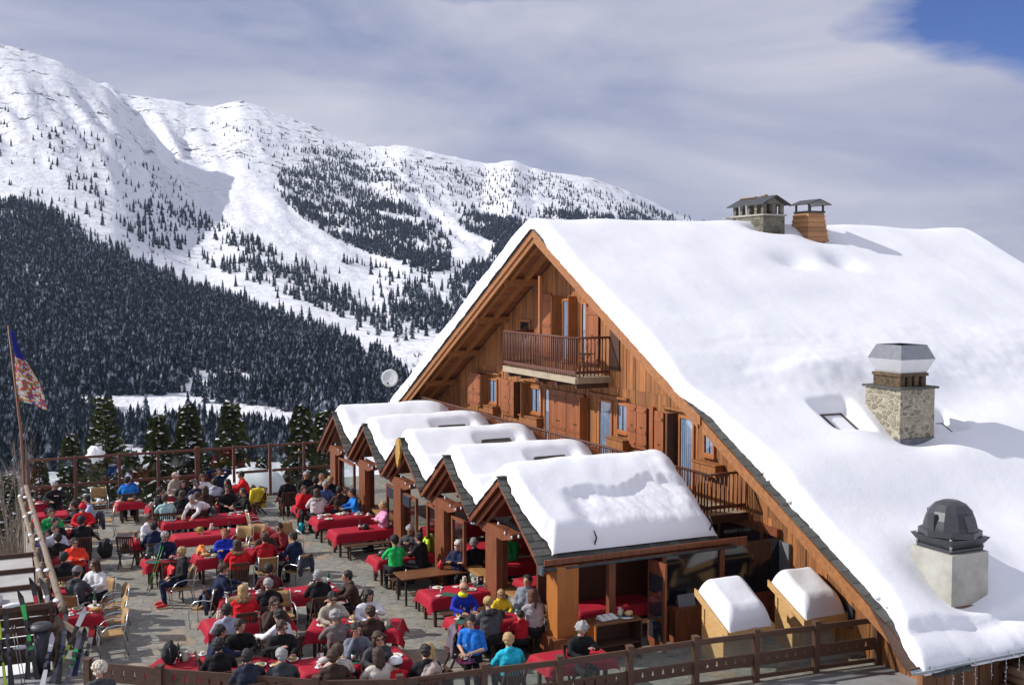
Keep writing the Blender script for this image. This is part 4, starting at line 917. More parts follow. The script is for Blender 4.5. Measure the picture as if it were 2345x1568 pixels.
PEOPLE=[[1.61, 42.39, -90, "bk", "bk", "grs", "s", "eat", "w", "grey haired person in black at the far left corner", 1.0],
[2.02, 38.4, 180, "bk", "bk", "dks", "", "tab", "c", "dark haired person in black leaning beside pale blue shirt", 1.0],
[2.48, 39.27, 180, "lb", "bk", "dks", "", "tab", "w", "person in pale blue shirt near the metal tube chair", 1.0],
[2.27, 37.76, -90, "rd", "dg", "brx", "hR s", "tab", "w", "person in red hat and red jacket with sunglasses", 1.0],
[1.31, 37.33, -90, "gr", "bk", "brs", "", "tab", "w", "person in green jacket with brown hair", 1.0],
[1.35, 35.89, -90, "bk", "bk", "dks", "", "tab", "w", "black haired person right behind the pink patterned jacket", 1.0],
[1.32, 34.74, -90, "pb", "bk", "brs", "", "tab", "w", "person in pale pink patterned jacket by the log rail", 1.0],
[1.11, 35.58, -90, "bl", "bk", "dks", "", "lap", "w", "child in bright blue jacket hidden at log rail", 0.8],
[2.1, 35.74, 90, "bk", "bk", "dkx", "hK", "tab", "w", "broad person in black with dark beanie from behind", 1.0],
[1.32, 33.65, 90, "bk", "bk", "dks", "", "tab", "w", "person in black facing away next to orange jacket", 1.0],
[1.73, 32.77, -90, "or", "bk", "dks", "s", "crs", "w", "person in orange red jacket with arms folded", 1.0],
[1.38, 31.19, 90, "bk", "bk", "dks", "", "tab", "w", "person in black facing away at the two plates", 1.0],
[1.61, 29.39, 55, "dg", "bk", "dkx", "hG", "tab", "c", "person in dark grey coat and grey knitted beanie", 1.0],
[2.05, 29.96, -135, "wh", "bk", "brl", "", "tab", "c", "woman in white jacket beside the grey beanie", 1.0],
[4.16, 42.63, -90, "bl", "bk", "dkx", "hB s", "tab", "w", "person in royal blue with white striped beanie", 1.0],
[4.11, 42.43, 90, "sb", "bk", "dks", "", "tab", "w", "person in sky blue jacket seen from behind", 1.0],
[5.84, 42.52, -55, "be", "bk", "grx", "hC", "chi", "w", "person with beige cap and pale scarf at fence", 1.0],
[4.92, 39.65, 0, "bk", "bk", "dks", "s", "lap", "w", "man in sunglasses and dark jacket at far table", 1.0],
[4.92, 38.31, 90, "tl", "bk", "brs", "", "tab", "w", "person in pale teal shirt seen from behind", 1.0],
[5.54, 38.76, 90, "bk", "bk", "brl", "", "tab", "w", "brown haired person in black beside teal shirt", 1.0],
[5.88, 40.79, -90, "bk", "bk", "dkl", "", "tab", "w", "dark haired person in black behind the far tables", 1.0],
[6.29, 40.43, -90, "nv", "bk", "dks", "s", "tab", "w", "person in navy with sunglasses left of the clutter", 1.0],
[6.72, 41.75, -90, "wh", "bk", "brl", "", "eat", "w", "person in white top near the far fence", 1.0],
[7.49, 42.76, -90, "nv", "bk", "dks", "", "hea", "w", "person in navy with hands behind head", 1.0],
[6.4, 39.26, 90, "br", "bk", "brl", "", "tab", "w", "person in dark brown jacket seen from behind", 1.0],
[6.95, 40.62, 90, "pb", "bk", "dks", "", "tab", "w", "person in pale grey blue top seen from behind", 1.0],
[7.35, 40.26, 180, "bk", "bk", "dkl", "", "tab", "w", "person with dark long hair beside red jacket man", 1.0],
[7.12, 38.99, -90, "bk", "bk", "dks", "s", "tab", "w", "person in black with sunglasses at the clutter table", 1.0],
[8.13, 41.73, 180, "rd", "bk", "dks", "", "rea", "w", "man in red jacket leaning at the snow mound", 1.0],
[7.52, 38.28, 180, "bk", "bk", "dks", "", "tab", "w", "person in black left of the yellow jacket", 1.0],
[5.97, 38.26, 90, "bk", "bk", "brs", "", "tab", "w", "dark haired person right of the leaning woman", 1.0],
[4.04, 35.19, -55, "wh", "bk", "brs", "s", "tab", "w", "woman in white and black jacket with sunglasses", 1.0],
[4.04, 34.03, 90, "nv", "bk", "dks", "", "tab", "w", "person in navy fleece seen from behind", 1.0],
[4.15, 32.51, -90, "nv", "bk", "grs", "s", "chi", "w", "grey haired man in navy with chin in hand", 1.0],
[4.29, 30.45, 180, "bk", "nv", "bds", "s", "lap", "c", "blond woman in black with red ski boots", 1.0],
[5.77, 32.13, -90, "rb", "bk", "gis", "", "crs", "w", "ginger haired person in royal blue sweater", 1.0],
[5.85, 30.66, 90, "rd", "bk", "brl", "f", "tab", "w", "person in red coat with brown fur hood", 1.0],
[6.71, 31.1, 90, "rc", "bk", "brs", "", "tab", "c", "person in dark red jacket seen from behind", 1.0],
[6.9, 31.81, -90, "br", "bk", "gil", "", "tab", "w", "ginger haired person behind dark red jacket", 1.0],
[7.38, 32.24, -135, "mr", "bk", "dks", "s", "chi", "c", "person in maroon with sunglasses and hand on chin", 1.0],
[7.48, 30.91, 125, "nv", "bk", "dks", "", "tab", "c", "man in dark navy jacket at woven metal chair", 1.0],
[5.03, 28.19, 0, "nv", "bk", "brs", "", "rea", "w", "boy in navy jacket reaching over the central table", 1.0],
[5.07, 25.97, 90, "rd", "bk", "bdl", "f", "tab", "w", "person in red coat with wide tan fur collar", 1.0],
[5.74, 26.28, 90, "bk", "bk", "grs", "", "tab", "w", "grey haired person in black beside fur collar", 1.0],
[6.07, 27.67, 90, "bw", "bk", "dks", "", "tab", "w", "dark haired person in black white and red", 1.0],
[7.04, 26.49, 90, "bk", "bk", "grs", "", "tab", "w", "man with grey hair in long black coat", 1.0],
[7.68, 26.13, 180, "br", "bk", "dks", "", "rea", "w", "black haired person in brown cardigan", 1.0],
[6.84, 24.45, -90, "be", "bk", "dks", "s", "eat", "w", "person in beige puffer vest with sunglasses", 1.0],
[7.66, 24.28, -90, "wh", "bk", "dkl", "", "eat", "w", "dark haired woman in white jacket looking down", 1.0],
[6.51, 23.08, 90, "bg", "bk", "grc", "", "tab", "w", "grey curly haired person in taupe sweater", 1.0],
[7.3, 23.08, 90, "br", "bk", "brs", "", "tab", "w", "brown haired person in dark brown jacket", 1.0],
[4.43, 24.55, 90, "ll", "bk", "dks", "", "tab", "w", "person in lilac grey hoodie seen from behind", 1.0],
[5.52, 24.61, -90, "br", "bk", "brl", "s", "chi", "w", "long haired woman in brown with sunglasses", 1.0],
[5.39, 23.67, 125, "wh", "bk", "dks", "", "rea", "w", "person in white shirt leaning over table", 1.0],
[4.04, 23.09, 0, "nv", "bk", "dks", "", "rea", "w", "man in navy hooded jacket at the pizza table", 1.0],
[4.48, 23.27, -90, "bk", "bk", "dks", "", "tab", "w", "young man in black zip jacket looking down", 1.0],
[5.27, 22.82, -90, "bk", "bk", "brs", "s", "eat", "w", "man in black with sunglasses eating pizza", 1.0],
[3.84, 22.23, 90, "bk", "bk", "dks", "", "tab", "w", "person in black at pizza table facing away", 1.0],
[4.24, 21.32, 90, "np", "bk", "dks", "", "tab", "w", "person in dark puffer vest near wine bottle", 1.0],
[6.67, 22.0, -90, "fg", "bk", "dks", "", "chi", "w", "man in grey blue fleece with raised hands", 1.0],
[6.9, 21.25, -90, "dg", "bk", "brl", "s", "chi", "w", "woman in dark grey with hand on her face", 1.0],
[5.93, 20.9, 90, "cr", "bk", "brs", "", "tab", "w", "person in cream cable knit sweater", 1.0],
[6.6, 20.34, 90, "ce", "bk", "brl", "", "tab", "w", "long haired woman in plain cream sweater", 1.0],
[6.94, 20.04, 90, "rd", "bk", "dkx", "hW", "tab", "w", "child in white ski helmet and red jacket", 0.85],
[4.69, 19.91, 90, "dg", "bk", "grs", "", "tab", "w", "grey haired person low behind the front fence", 1.0],
[5.55, 19.55, 90, "br", "bk", "brs", "", "tab", "w", "brown haired person low behind the cream knit", 1.0],
[9.51, 40.09, 90, "bk", "bk", "dkx", "hK", "lap", "w", "person in black beanie near the snow mound", 1.0],
[10.37, 40.62, -90, "bk", "bk", "grs", "s", "lap", "w", "grey haired man in black with sunglasses by screen", 1.0],
[9.58, 37.83, -90, "rd", "bk", "brl", "", "chi", "b", "woman in red with hand to her mouth", 1.0],
[10.4, 39.37, 90, "bk", "bk", "dks", "", "tab", "w", "dark haired person in black before the screen", 1.0],
[10.73, 39.67, -90, "be", "bk", "gis", "", "lap", "w", "ginger haired person before the screen", 1.0],
[10.94, 39.27, 90, "bk", "bk", "bds", "", "tab", "w", "blond person near the first porch post", 1.0],
[10.48, 38.31, -90, "bd", "bk", "grs", "", "tab", "b", "grey haired man in blue denim shirt", 1.0],
[9.83, 37.1, 90, "wp", "bk", "brl", "g", "tab", "b", "person in white puffer coat with grey hood", 1.0],
[10.69, 37.23, 90, "br", "bk", "dks", "", "tab", "b", "broad man in dark brown sweater", 1.0],
[10.96, 36.57, 180, "sb", "bk", "dks", "", "tab", "b", "person in patterned blue top under the porch", 1.0],
[11.2, 33.95, 180, "pk", "bk", "bds", "", "crs", "b", "person in pink jacket leaning back in sun", 1.0],
[10.84, 30.32, -135, "dg", "bk", "grs", "s", "eat", "b", "man in charcoal shirt and sunglasses", 1.0],
[9.98, 29.21, 90, "gn", "bk", "dkx", "hK", "tab", "b", "man in bright green tshirt and black cap", 1.0],
[10.74, 29.3, 125, "bk", "bk", "dks", "", "tab", "b", "person in black beside bright green tshirt", 1.0],
[11.43, 27.96, -135, "nv", "bk", "gwl", "s", "crs", "b", "white haired person in dark navy leaning on wall", 1.0],
[9.93, 23.96, -90, "rb", "bk", "bal", "Y s", "tab", "b", "bald man in blue coat and yellow scarf", 1.0],
[10.94, 23.99, -90, "yl", "bk", "bdl", "s", "tab", "b", "blond child in yellow jacket with sunglasses", 0.8],
[11.58, 23.86, -135, "gv", "bk", "dks", "", "lap", "b", "dark haired man in grey vest by the wall", 1.0],
[9.98, 22.62, 90, "dp", "bk", "bdb", "F", "tab", "b", "blond woman in charcoal puffer coat", 1.0],
[10.75, 22.55, 90, "rc", "bk", "dks", "", "tab", "b", "small child in dark red from behind", 0.75],
[11.15, 22.69, 90, "gk", "bk", "bnl", "", "tab", "b", "brown haired woman in pale grey cardigan", 1.0],
[7.55, 20.1, 180, "bp", "bk", "bdl", "s", "chi", "w", "blond woman in beige quilted jacket", 1.0],
[7.27, 18.92, 90, "bk", "bk", "dks", "", "tab", "w", "dark haired person below the beige quilted jacket", 1.0],
[8.96, 18.62, 90, "cy", "bk", "bds", "", "tab", "w", "blond person in turquoise behind the front fence", 1.0],
[10.68, 18.68, -90, "bk", "bk", "grc", "", "eat", "w", "curly haired person holding a phone behind fence", 1.0],
[11.93, 28.01, 90, "bk", "bk", "grs", "", "tab", "b", "grey haired person under the porch", 1.0],
[13.23, 28.42, 90, "gn", "bk", "dks", "", "tab", "b", "person in green top under the porch", 1.0],
[1.47, 20.82, 90, "dg", "bk", "wcl", "", "sta", "-", "person with a white curly mop of hair in front", 1.0],
[5.69, 37.69, -135, "wj", "bk", "grs", "g", "ben", "-", "woman in white jacket leaning over long table", 1.0],
[8.64, 20.48, -135, "wb", "bk", "dks", "", "way", "-", "waiter in bright blue polo shirt holding a tray", 1.0]]
# ================================================================ terrace
def flag_mat():
    m=bpy.data.materials.new('flagstone_paving'); m.use_nodes=True; t=m.node_tree; n=t.nodes; b=n['Principled BSDF']; b.inputs['Roughness'].default_value=.75
    tc=n.new('ShaderNodeTexCoord'); nn=n.new('ShaderNodeTexNoise'); nn.inputs['Scale'].default_value=1.6; nn.inputs['Detail'].default_value=3
    ad=n.new('ShaderNodeMixRGB'); ad.blend_type='ADD'; ad.inputs[0].default_value=.45; t.links.new(tc.outputs['Object'],ad.inputs[1]); t.links.new(tc.outputs['Object'],nn.inputs[0]); t.links.new(nn.outputs['Color'],ad.inputs[2])
    v=n.new('ShaderNodeTexVoronoi'); v.feature='DISTANCE_TO_EDGE'; v.inputs['Scale'].default_value=1.7; w=n.new('ShaderNodeTexVoronoi'); w.inputs['Scale'].default_value=1.7
    t.links.new(ad.outputs[0],v.inputs['Vector']); t.links.new(ad.outputs[0],w.inputs['Vector'])
    r=n.new('ShaderNodeMapRange'); r.inputs[1].default_value=.003; r.inputs[2].default_value=.022; t.links.new(v.outputs['Distance'],r.inputs[0])
    s=n.new('ShaderNodeSeparateColor'); t.links.new(w.outputs['Color'],s.inputs[0])
    cr=n.new('ShaderNodeValToRGB'); e=cr.color_ramp.elements; e[0].color=(.22,.21,.18,1); e[1].color=(.31,.28,.225,1)
    for p,c in ((.3,(.27,.255,.215,1)),(.55,(.235,.235,.205,1)),(.8,(.285,.265,.215,1)),(.96,(.32,.24,.165,1))): q=e.new(p); q.color=c
    t.links.new(s.outputs[0],cr.inputs[0])
    n3=n.new('ShaderNodeTexNoise'); n3.inputs['Scale'].default_value=5; n3.inputs['Detail'].default_value=8; n3.inputs['Roughness'].default_value=.65; t.links.new(tc.outputs['Object'],n3.inputs[0])
    mr=n.new('ShaderNodeMapRange'); mr.inputs[1].default_value=.3; mr.inputs[2].default_value=.7; mr.inputs[3].default_value=.62; mr.inputs[4].default_value=1.25; t.links.new(n3.outputs[0],mr.inputs[0])
    h=n.new('ShaderNodeHueSaturation'); t.links.new(cr.outputs[0],h.inputs['Color']); t.links.new(mr.outputs[0],h.inputs['Value'])
    # damp stains
    n4=n.new('ShaderNodeTexNoise'); n4.inputs['Scale'].default_value=.9; n4.inputs['Detail'].default_value=9; n4.inputs['Roughness'].default_value=.7; t.links.new(tc.outputs['Object'],n4.inputs[0])
    m4=n.new('ShaderNodeMapRange'); m4.inputs[1].default_value=.60; m4.inputs[2].default_value=.66; t.links.new(n4.outputs[0],m4.inputs[0])
    d0=n.new('ShaderNodeMixRGB'); d0.inputs[2].default_value=(.09,.09,.08,1); t.links.new(m4.outputs[0],d0.inputs[0]); t.links.new(h.outputs[0],d0.inputs[1])
    d=n.new('ShaderNodeMixRGB'); d.inputs[1].default_value=(.15,.14,.12,1); t.links.new(r.outputs[0],d.inputs[0]); t.links.new(d0.outputs[0],d.inputs[2]); t.links.new(d.outputs[0],b.inputs['Base Color'])
    bp=n.new('ShaderNodeBump'); bp.inputs['Strength'].default_value=.5; bp.inputs['Distance'].default_value=.015; t.links.new(r.outputs[0],bp.inputs['Height']); b2=n.new('ShaderNodeBump'); b2.inputs['Strength'].default_value=.4; b2.inputs['Distance'].default_value=.01; t.links.new(n3.outputs[0],b2.inputs['Height']); t.links.new(bp.outputs[0],b2.inputs['Normal']); t.links.new(b2.outputs[0],b.inputs['Normal'])
    return m
b=MB(); b.prism([(.55,44.9),(.9,26.6),(1.3,23.2),(5.4,20.2),(8.5,19.4),(18.3,18.7),(18.3,47.5),(12.9,47.5),(12.9,44.9)][::-1],'z',-2.6,0); struct(b.build('terrace',flag_mat()))
b=MB(); b.bx(-4,19.9,10,26.55,-2.4,-.004); struct(b.build('pavement',mat('snowy_concrete',(.20,.20,.20),.8,scale=1.5,col2=(.34,.34,.35),detail=8)))
# ---------------- furniture
RED=mat('red_tablecloth',(.46,.013,.034),.75,scale=1.3,col2=(.33,.010,.026),bump=.35,bscale=5,spec=.25,detail=8)
CANE=mat('woven_cane',(.48,.30,.12),.6,scale=30,col2=(.30,.17,.06),bump=.5,bscale=90)
TUBE=mat('aluminium_tube',(.62,.63,.64),.3,metal=.85,var=.05)
TOPW=mat('table_top_wood',(.13,.05,.022),.35,scale=2,stretch=(1,8,8),col2=(.22,.09,.035),island=.15)
MESH={}
def once(k,f):
    if k not in MESH: MESH[k]=f()
    return MESH[k]
def leg_mesh(w,h,mt): return once(('leg',w,h,mt.name),lambda:MB().box((0,0,h/2),(w,w,h)).mesh('leg',mt))
def wood_chair(x,y,rz,lab,grp='dark wooden terrace chairs'):
    t=thing('wooden_chair',lab,'chair',(x,y,0),rz,grp); t.scale=(1.12,1.12,1.1)
    def seat():
        b=MB()
        for k in range(6): b.box((0,-.17+k*.068,.45),(.42,.055,.02))
        b.box((-.19,0,.43),(.03,.40,.02)); b.box((.19,0,.43),(.03,.40,.02)); return b.mesh('seat',DARKW)
    def back():
        b=MB(); rot=Matrix.Rotation(-.12,3,'X')
        for k in range(7): b.box((-.17+k*.057,-.235,.72),(.03,.016,.36),0,rot.to_3x3() if 0 else None)
        b.box((0,-.24,.90),(.44,.03,.07)); b.box((0,-.225,.53),(.44,.025,.05)); return b.mesh('backrest',DARKW)
    inst('seat',once('wseat',seat),t); inst('backrest',once('wback',back),t)
    for s in (-1,1):
        inst('leg',once(('wl1',s),lambda s=s:MB().beam((s*.215,-.26,.92),(s*.215,.2,.0),.03,.045).mesh('leg',DARKW)),t)
        inst('leg',once(('wl2',s),lambda s=s:MB().beam((s*.18,.19,.45),(s*.18,-.26,.0),.03,.04).mesh('leg',DARKW)),t)
    return t
def cane_chair(x,y,rz,lab,grp='woven metal frame armchairs'):
    t=thing('woven_armchair',lab,'chair',(x,y,0),rz,grp); t.scale=(1.15,1.15,1.1)
    def seat():
        b=MB(); b.box((0,.0,.445),(.44,.42,.035)); return b.mesh('seat',CANE)
    def back():
        b=MB(); b.grid(lambda u,v:((u-.5)*.44,-.24-.06*v-.05*math.cos((u-.5)*3)+.05-(.04 if v>.9 else 0)*1,.56+.36*v),8,5); 
        me=b.mesh('backrest',CANE); return me
    inst('seat',once('cseat',seat),t); o=inst('backrest',once('cback',back),t); md=o.modifiers.new('s','SOLIDIFY'); md.thickness=.03
    for s in (-1,1):
        def arm(s=s):
            b=MB(); b.tube([(s*.24,.24,0),(s*.255,.27,.3),(s*.26,.24,.52),(s*.26,.12,.64),(s*.26,-.06,.68),(s*.25,-.22,.66),(s*.235,-.27,.72)],.013,8); return b.mesh('armrest',TUBE)
        def rear(s=s):
            b=MB(); b.tube([(s*.235,-.31,.94),(s*.235,-.22,.46),(s*.24,-.30,0)],.013,8); return b.mesh('leg',TUBE)
        inst('armrest',once(('arm',s),arm),t); inst('leg',once(('rear',s),rear),t)
    inst('stretcher',once('cstr',lambda:MB().tube([(-.25,.25,.4),(.25,.25,.4)],.011,6).tube([(-.235,-.23,.42),(.235,-.23,.42)],.011,6).mesh('stretcher',TUBE)),t)
    return t
def bench(x0,y,L,ang,lab):
    t=thing('bench',lab,'bench',(x0,y,0),ang,'dark wooden benches')
    b=MB()
    for k in (-1,1): b.bx(0,L,k*.08-.07,k*.08+.07,.42,.46)
    b.build('seat',BENCHW,t)
    for xx in (.18,L-.18):
        for s in (-1,1): inst('leg',leg_mesh(.055,.42,BENCHW),t,(xx,s*.11,0))
    return t
def cloth_fn(L,W,drop,seed):
    def f(u,v):
        a=-drop+(L+2*drop)*u; c=-drop+(W+2*drop)*v
        ox=min(0,a)+max(0,a-L); oy=min(0,c)+max(0,c-W); xx=min(max(a,0),L); yy=min(max(c,0),W)
        d=math.hypot(ox,oy)
        if d<1e-5: return (xx,yy,.772+.003*mnoise.noise(Vector((a*3,c*3,seed))))
        dd=max(abs(ox),abs(oy)); cor=min(abs(ox),abs(oy))
        s1=.018*math.sin(a*9+seed)*(dd/drop); 
        fl=.03+.10*(dd/drop)*.45
        px_=(xx+(math.copysign(.012+fl*abs(ox)/d,ox) if ox else 0)); py_=(yy+(math.copysign(.012+fl*abs(oy)/d,oy) if oy else 0))
        if cor>0:
            px_+=ox*.28; py_+=oy*.28; dd=math.hypot(ox,oy)*.98
        return (px_+(s1 if oy else 0)*.4,py_+(s1 if oy else .015*math.sin(c*11+seed)*(dd/drop)),.772-dd)
    return f
TBL={}
for tb in TABLES:
    if tb[0] in (24,): tb[4]=1.95
    if tb[0] in (25,26,27): tb[4]=1.95 if tb[0]<27 else 1.75
    if tb[0]==36: tb[1],tb[2],tb[4]=10.25,20.0,1.5
    if tb[0]==5: tb[4]=1.0
tone=['first','second']
for ti,x,y,ang,L,Wd,kind,bn,ph in TABLES:
    TBL[ti]=(x,y,ang,L,Wd,ph)
    base='bare wooden table with dark metal legs' if kind=='bare' else 'wooden table under a red cloth, the '+ph
    t=thing('table',base if kind!='bare' else 'bare brown wooden table with dark metal legs beside the porch','table',(x,y,0),ang,'terrace dining tables')
    b=MB(); n=5; w=Wd/n
    for k in range(n): b.bx(0,L,k*w,(k+1)*w-.004,.73,.765)
    b.build('tabletop',TOPW,t)
    mt=BLKM if kind=='bare' else BENCHW
    for xx in (.12,L-.12):
        for yy in (.1,Wd-.1):
            inst('leg',leg_mesh(.05 if kind=='bare' else .075,.73,mt),t,(xx,yy,0))
    if kind!='bare':
        b=MB(); dr=.24+.03*(ti%3); b.grid(cloth_fn(L,Wd,dr,ti*1.7),int((L+2*dr)/.07),int((Wd+2*dr)/.07))
        o=b.build('tablecloth',RED,None,(x,y,0),ang,label='red cloth on the '+ph,category='tablecloth',group='red tablecloths')
    if bn:
        bench(x+.1,y-.36,L-.1,ang,('wooden bench in front of the ' if kind!='bare' else 'wooden bench in front of the ')+ph)
        bench(x+.1,y+Wd+.36,L-.1,ang,'wooden bench behind the '+ph)
# ---------------- table things
WH=mat('white_china',(.78,.77,.74),.25,var=.04); FOOD=mat('bread_food',(.52,.30,.10),.8,scale=25,col2=(.7,.5,.25),bump=.6); GRNB=mat('green_bottle',(.01,.10,.03),.08,spec=.9)
BRNB=mat('brown_bottle',(.05,.02,.008),.1,spec=.9); CREAM=mat('cream_stoneware',(.62,.56,.44),.45,var=.1); GLS=clearmat('tumbler_glass',(.85,.9,.92),.25,.02); WINE=mat('red_wine',(.10,.004,.01),.1)
BASK=mat('orange_wicker',(.50,.20,.05),.7,scale=30,col2=(.3,.1,.02),bump=.6); MATG=mat('green_place_mat',(.03,.10,.07),.7); SALAD=mat('salad_green',(.10,.22,.03),.8,scale=30,col2=(.5,.35,.1),bump=.6)
def m_plate(): b=MB(); b.lathe([(.0,0),(.08,0),(.13,.015),(.125,.02),(.08,.008),(0,.008)],n=16); b.ell((0,0,.012),(.07,.06,.02),1,8,4,noise=.5,seed=4); return b.mesh('plate',[WH,FOOD])
def m_big(): b=MB(); b.lathe([(.0,0),(.14,0),(.19,.02),(.185,.025),(.13,.01),(0,.01)],n=20); return b.mesh('plate',[WH,FOOD])
def m_cup(): b=MB(); b.lathe([(.0,0),(.05,.0),(.075,.01),(.07,.014),(.03,.006),(.03,.012),(.04,.07),(.035,.07),(.03,.02),(0,.02)],n=12); return b.mesh('cup',WH)
def m_glass(): b=MB(); b.lathe([(.03,0),(.035,.11)],n=10); return b.mesh('glass',GLS)
def m_wine(): b=MB(); b.lathe([(.0,0),(.035,.0),(.006,.01),(.005,.08),(.03,.11),(.04,.15),(.033,.20)],n=10); b.lathe([(0,.09),(.027,.112),(.034,.135),(0,.135)],n=10,mi=1); return b.mesh('wine_glass',[GLS,WINE])
def m_bot(mt): b=MB(); b.lathe([(.0,0),(.037,0),(.037,.18),(.015,.235),(.013,.29),(0,.29)],n=10); b.lathe([(.0375,.06),(.0375,.14)],n=10,mi=1); return b.mesh('bottle',[mt,WH])
def m_jug(): b=MB(); b.lathe([(.0,0),(.05,0),(.062,.05),(.055,.11),(.038,.15),(.045,.19),(.04,.19),(.033,.15),(0,.14)],n=12); b.tube([(.05,0,.15),(.09,0,.13),(.085,0,.07),(.058,0,.05)],.008,6); return b.mesh('jug',CREAM)
def m_bsk(): 
    b=MB(); b.lathe([(.0,0),(.09,0),(.13,.07),(.125,.075),(.085,.015),(0,.015)],n=14); 
    for k in range(5): b.ell((.05*math.cos(k*1.3),.05*math.sin(k*1.3),.07),(.05,.035,.03),1,8,5,noise=.3,seed=k)
    return b.mesh('bread_basket',[BASK,FOOD])
def m_salt(): b=MB(); b.lathe([(.0,0),(.02,0),(.017,.05),(.02,.07),(0,.085)],n=8); return b.mesh('salt_shaker',WH)
def m_mat(): b=MB(); b.box((0,0,.003),(.36,.26,.004)); return b.mesh('place_mat',MATG)
def m_bowl(): b=MB(); b.lathe([(.0,0),(.05,0),(.11,.06),(.105,.062),(0,.03)],n=14); b.ell((0,0,.045),(.09,.09,.03),1,10,5,noise=.4,seed=2); return b.mesh('bowl',[WH,SALAD])
def m_nap(): b=MB(); b.box((0,0,.006),(.13,.10,.01)); b.box((.02,.01,.016),(.09,.08,.008),0,Matrix.Rotation(.4,3,'Z')); return b.mesh('napkin',WH)
KIT={'napkin':(m_nap,'crumpled white napkin','napkin'),'plate':(m_plate,'white plate of food','plate'),'cup':(m_cup,'white cup and saucer','cup'),'glass':(m_glass,'clear water tumbler','glass'),'wine_glass':(m_wine,'stemmed glass of red wine','wine glass'),'green_bottle':(lambda:m_bot(GRNB),'green glass bottle','bottle'),'brown_bottle':(lambda:m_bot(BRNB),'dark brown bottle','bottle'),'jug':(m_jug,'cream stoneware jug','jug'),'bread_basket':(m_bsk,'orange basket of bread','basket'),'salt_shaker':(m_salt,'white salt shaker','salt shaker'),'place_mat':(m_mat,'dark green place mat','place mat'),'salad_bowl':(m_bowl,'white bowl of salad','bowl'),'platter':(m_big,'large empty white platter','platter')}
def item(kind,ti,fx,fy,lab=None,dz=.0):
    x,y,ang,L,Wd,ph=TBL[ti]; f,d,cat=KIT[kind]; me=once(kind,f)
    lx,ly=fx*L,fy*Wd; wx=x+lx*math.cos(ang)-ly*math.sin(ang); wy=y+lx*math.sin(ang)+ly*math.cos(ang)
    hp=('left','middle','right')[min(2,int(fx*3))]+' '+('front','rear')[int(fy>.5)]
    o=inst(kind,me,None,(wx,wy,(.778 if ti!=28 else .766)+dz),rnd.uniform(0,6)); o.scale=(1.15,1.15,1.15); o['label']=lab or f'{d}, {hp} of the {ph}'; o['category']=cat; o['group']=d+' on the tables'
    if len(o['label'].split())>16: o['label']=o['label'].replace('the long empty table with','the table with').replace(' of food','').replace('stemmed ','').replace('orange ','').replace('stoneware ','').replace(' and saucer','').replace('dark ','').replace('green glass','green').replace('the long table of','the table of').replace('long table','table').replace('white bowl of salad','salad bowl').replace('clear water','water').replace('glass of red wine','wine glass')
rnd.seed(21)
busy=[1,3,4,5,6,8,9,10,11,12,14,15,16,17,18,19,20,21,23,24,25,30,29,27,13,26,28,7,22]
cnt={1:4,3:6,4:4,5:4,6:5,12:9,14:9,15:9,17:8,18:5,19:10,20:9,25:9,30:10,29:8,24:6,16:5,21:4,13:4,26:3,28:1,7:2,22:2,27:4,10:6,11:6,9:5,8:6}
cells=[(a,c) for a in (.17,.5,.83) for c in (.25,.75)]
for q_ in cnt: cnt[q_]=int(cnt[q_]*2.1) if q_ not in (13,26,28) else cnt[q_]
for ti in busy:
    used=set(); n=cnt.get(ti,5); kinds=['napkin','napkin','plate','glass','wine_glass','plate','cup','green_bottle','jug','bread_basket','salt_shaker','place_mat','salad_bowl','glass','plate','brown_bottle']
    if ti==13: kinds=['salt_shaker','brown_bottle','jug','glass']
    if ti==26: kinds=['salt_shaker','glass','brown_bottle']
    if ti==28: kinds=['salt_shaker']
    if ti==25: kinds=['cup','plate','glass','cup','salad_bowl','salt_shaker','plate','glass']
    tries=0
    while len(used)<n and tries<160:
        tries+=1; k=rnd.choice(kinds); c=rnd.choice(cells)
        if (k,c) in used or (k in('jug','bread_basket','green_bottle','brown_bottle','salt_shaker') and any(q[0]==k for q in used)): continue
        used.add((k,c)); item(k,ti,c[0]+rnd.uniform(-.11,.11),c[1]+rnd.uniform(-.17,.17))
item('platter',12,.07,.45,'large empty white platter at left end of long red table')
# ================================================================ people
PC={'bk':(.012,.012,.014),'nv':(.012,.02,.06),'bl':(.01,.10,.55),'sb':(.015,.20,.62),'rb':(.012,.035,.40),'lb':(.42,.52,.78),'pb':(.50,.52,.60),'rd':(.60,.012,.02),'rc':(.38,.01,.018),'or':(.78,.05,.02),'gr':(.015,.30,.08),'gn':(.02,.50,.12),'dg':(.055,.058,.065),'ll':(.36,.37,.47),'wh':(.74,.73,.76),'wj':(.76,.72,.74),'wp':(.66,.60,.60),'cr':(.55,.50,.43),'ce':(.60,.54,.46),'be':(.42,.36,.29),'bp':(.44,.35,.32),'br':(.055,.03,.022),'tl':(.38,.58,.58),'pk':(.68,.32,.50),'yl':(.80,.58,.03),'mr':(.20,.012,.02),'bg':(.19,.155,.15),'np':(.025,.03,.05),'fg':(.17,.19,.23),'bw':(.10,.02,.025),'bd':(.09,.16,.36),'gv':(.22,.24,.28),'dp':(.075,.075,.085),'gk':(.34,.33,.34),'cy':(.02,.45,.60),'wb':(.015,.17,.62)}
HC={'dk':(.018,.013,.011),'br':(.06,.03,.018),'gr':(.36,.35,.34),'gi':(.30,.10,.03),'bd':(.45,.29,.12),'gw':(.60,.58,.55),'wc':(.70,.64,.52),'bn':(.10,.035,.018)}
def cm(c,nm='cloth'): return mat(nm+'_'+c,PC[c],.8,var=.22,scale=6,bump=.5,bscale=14,spec=.25)
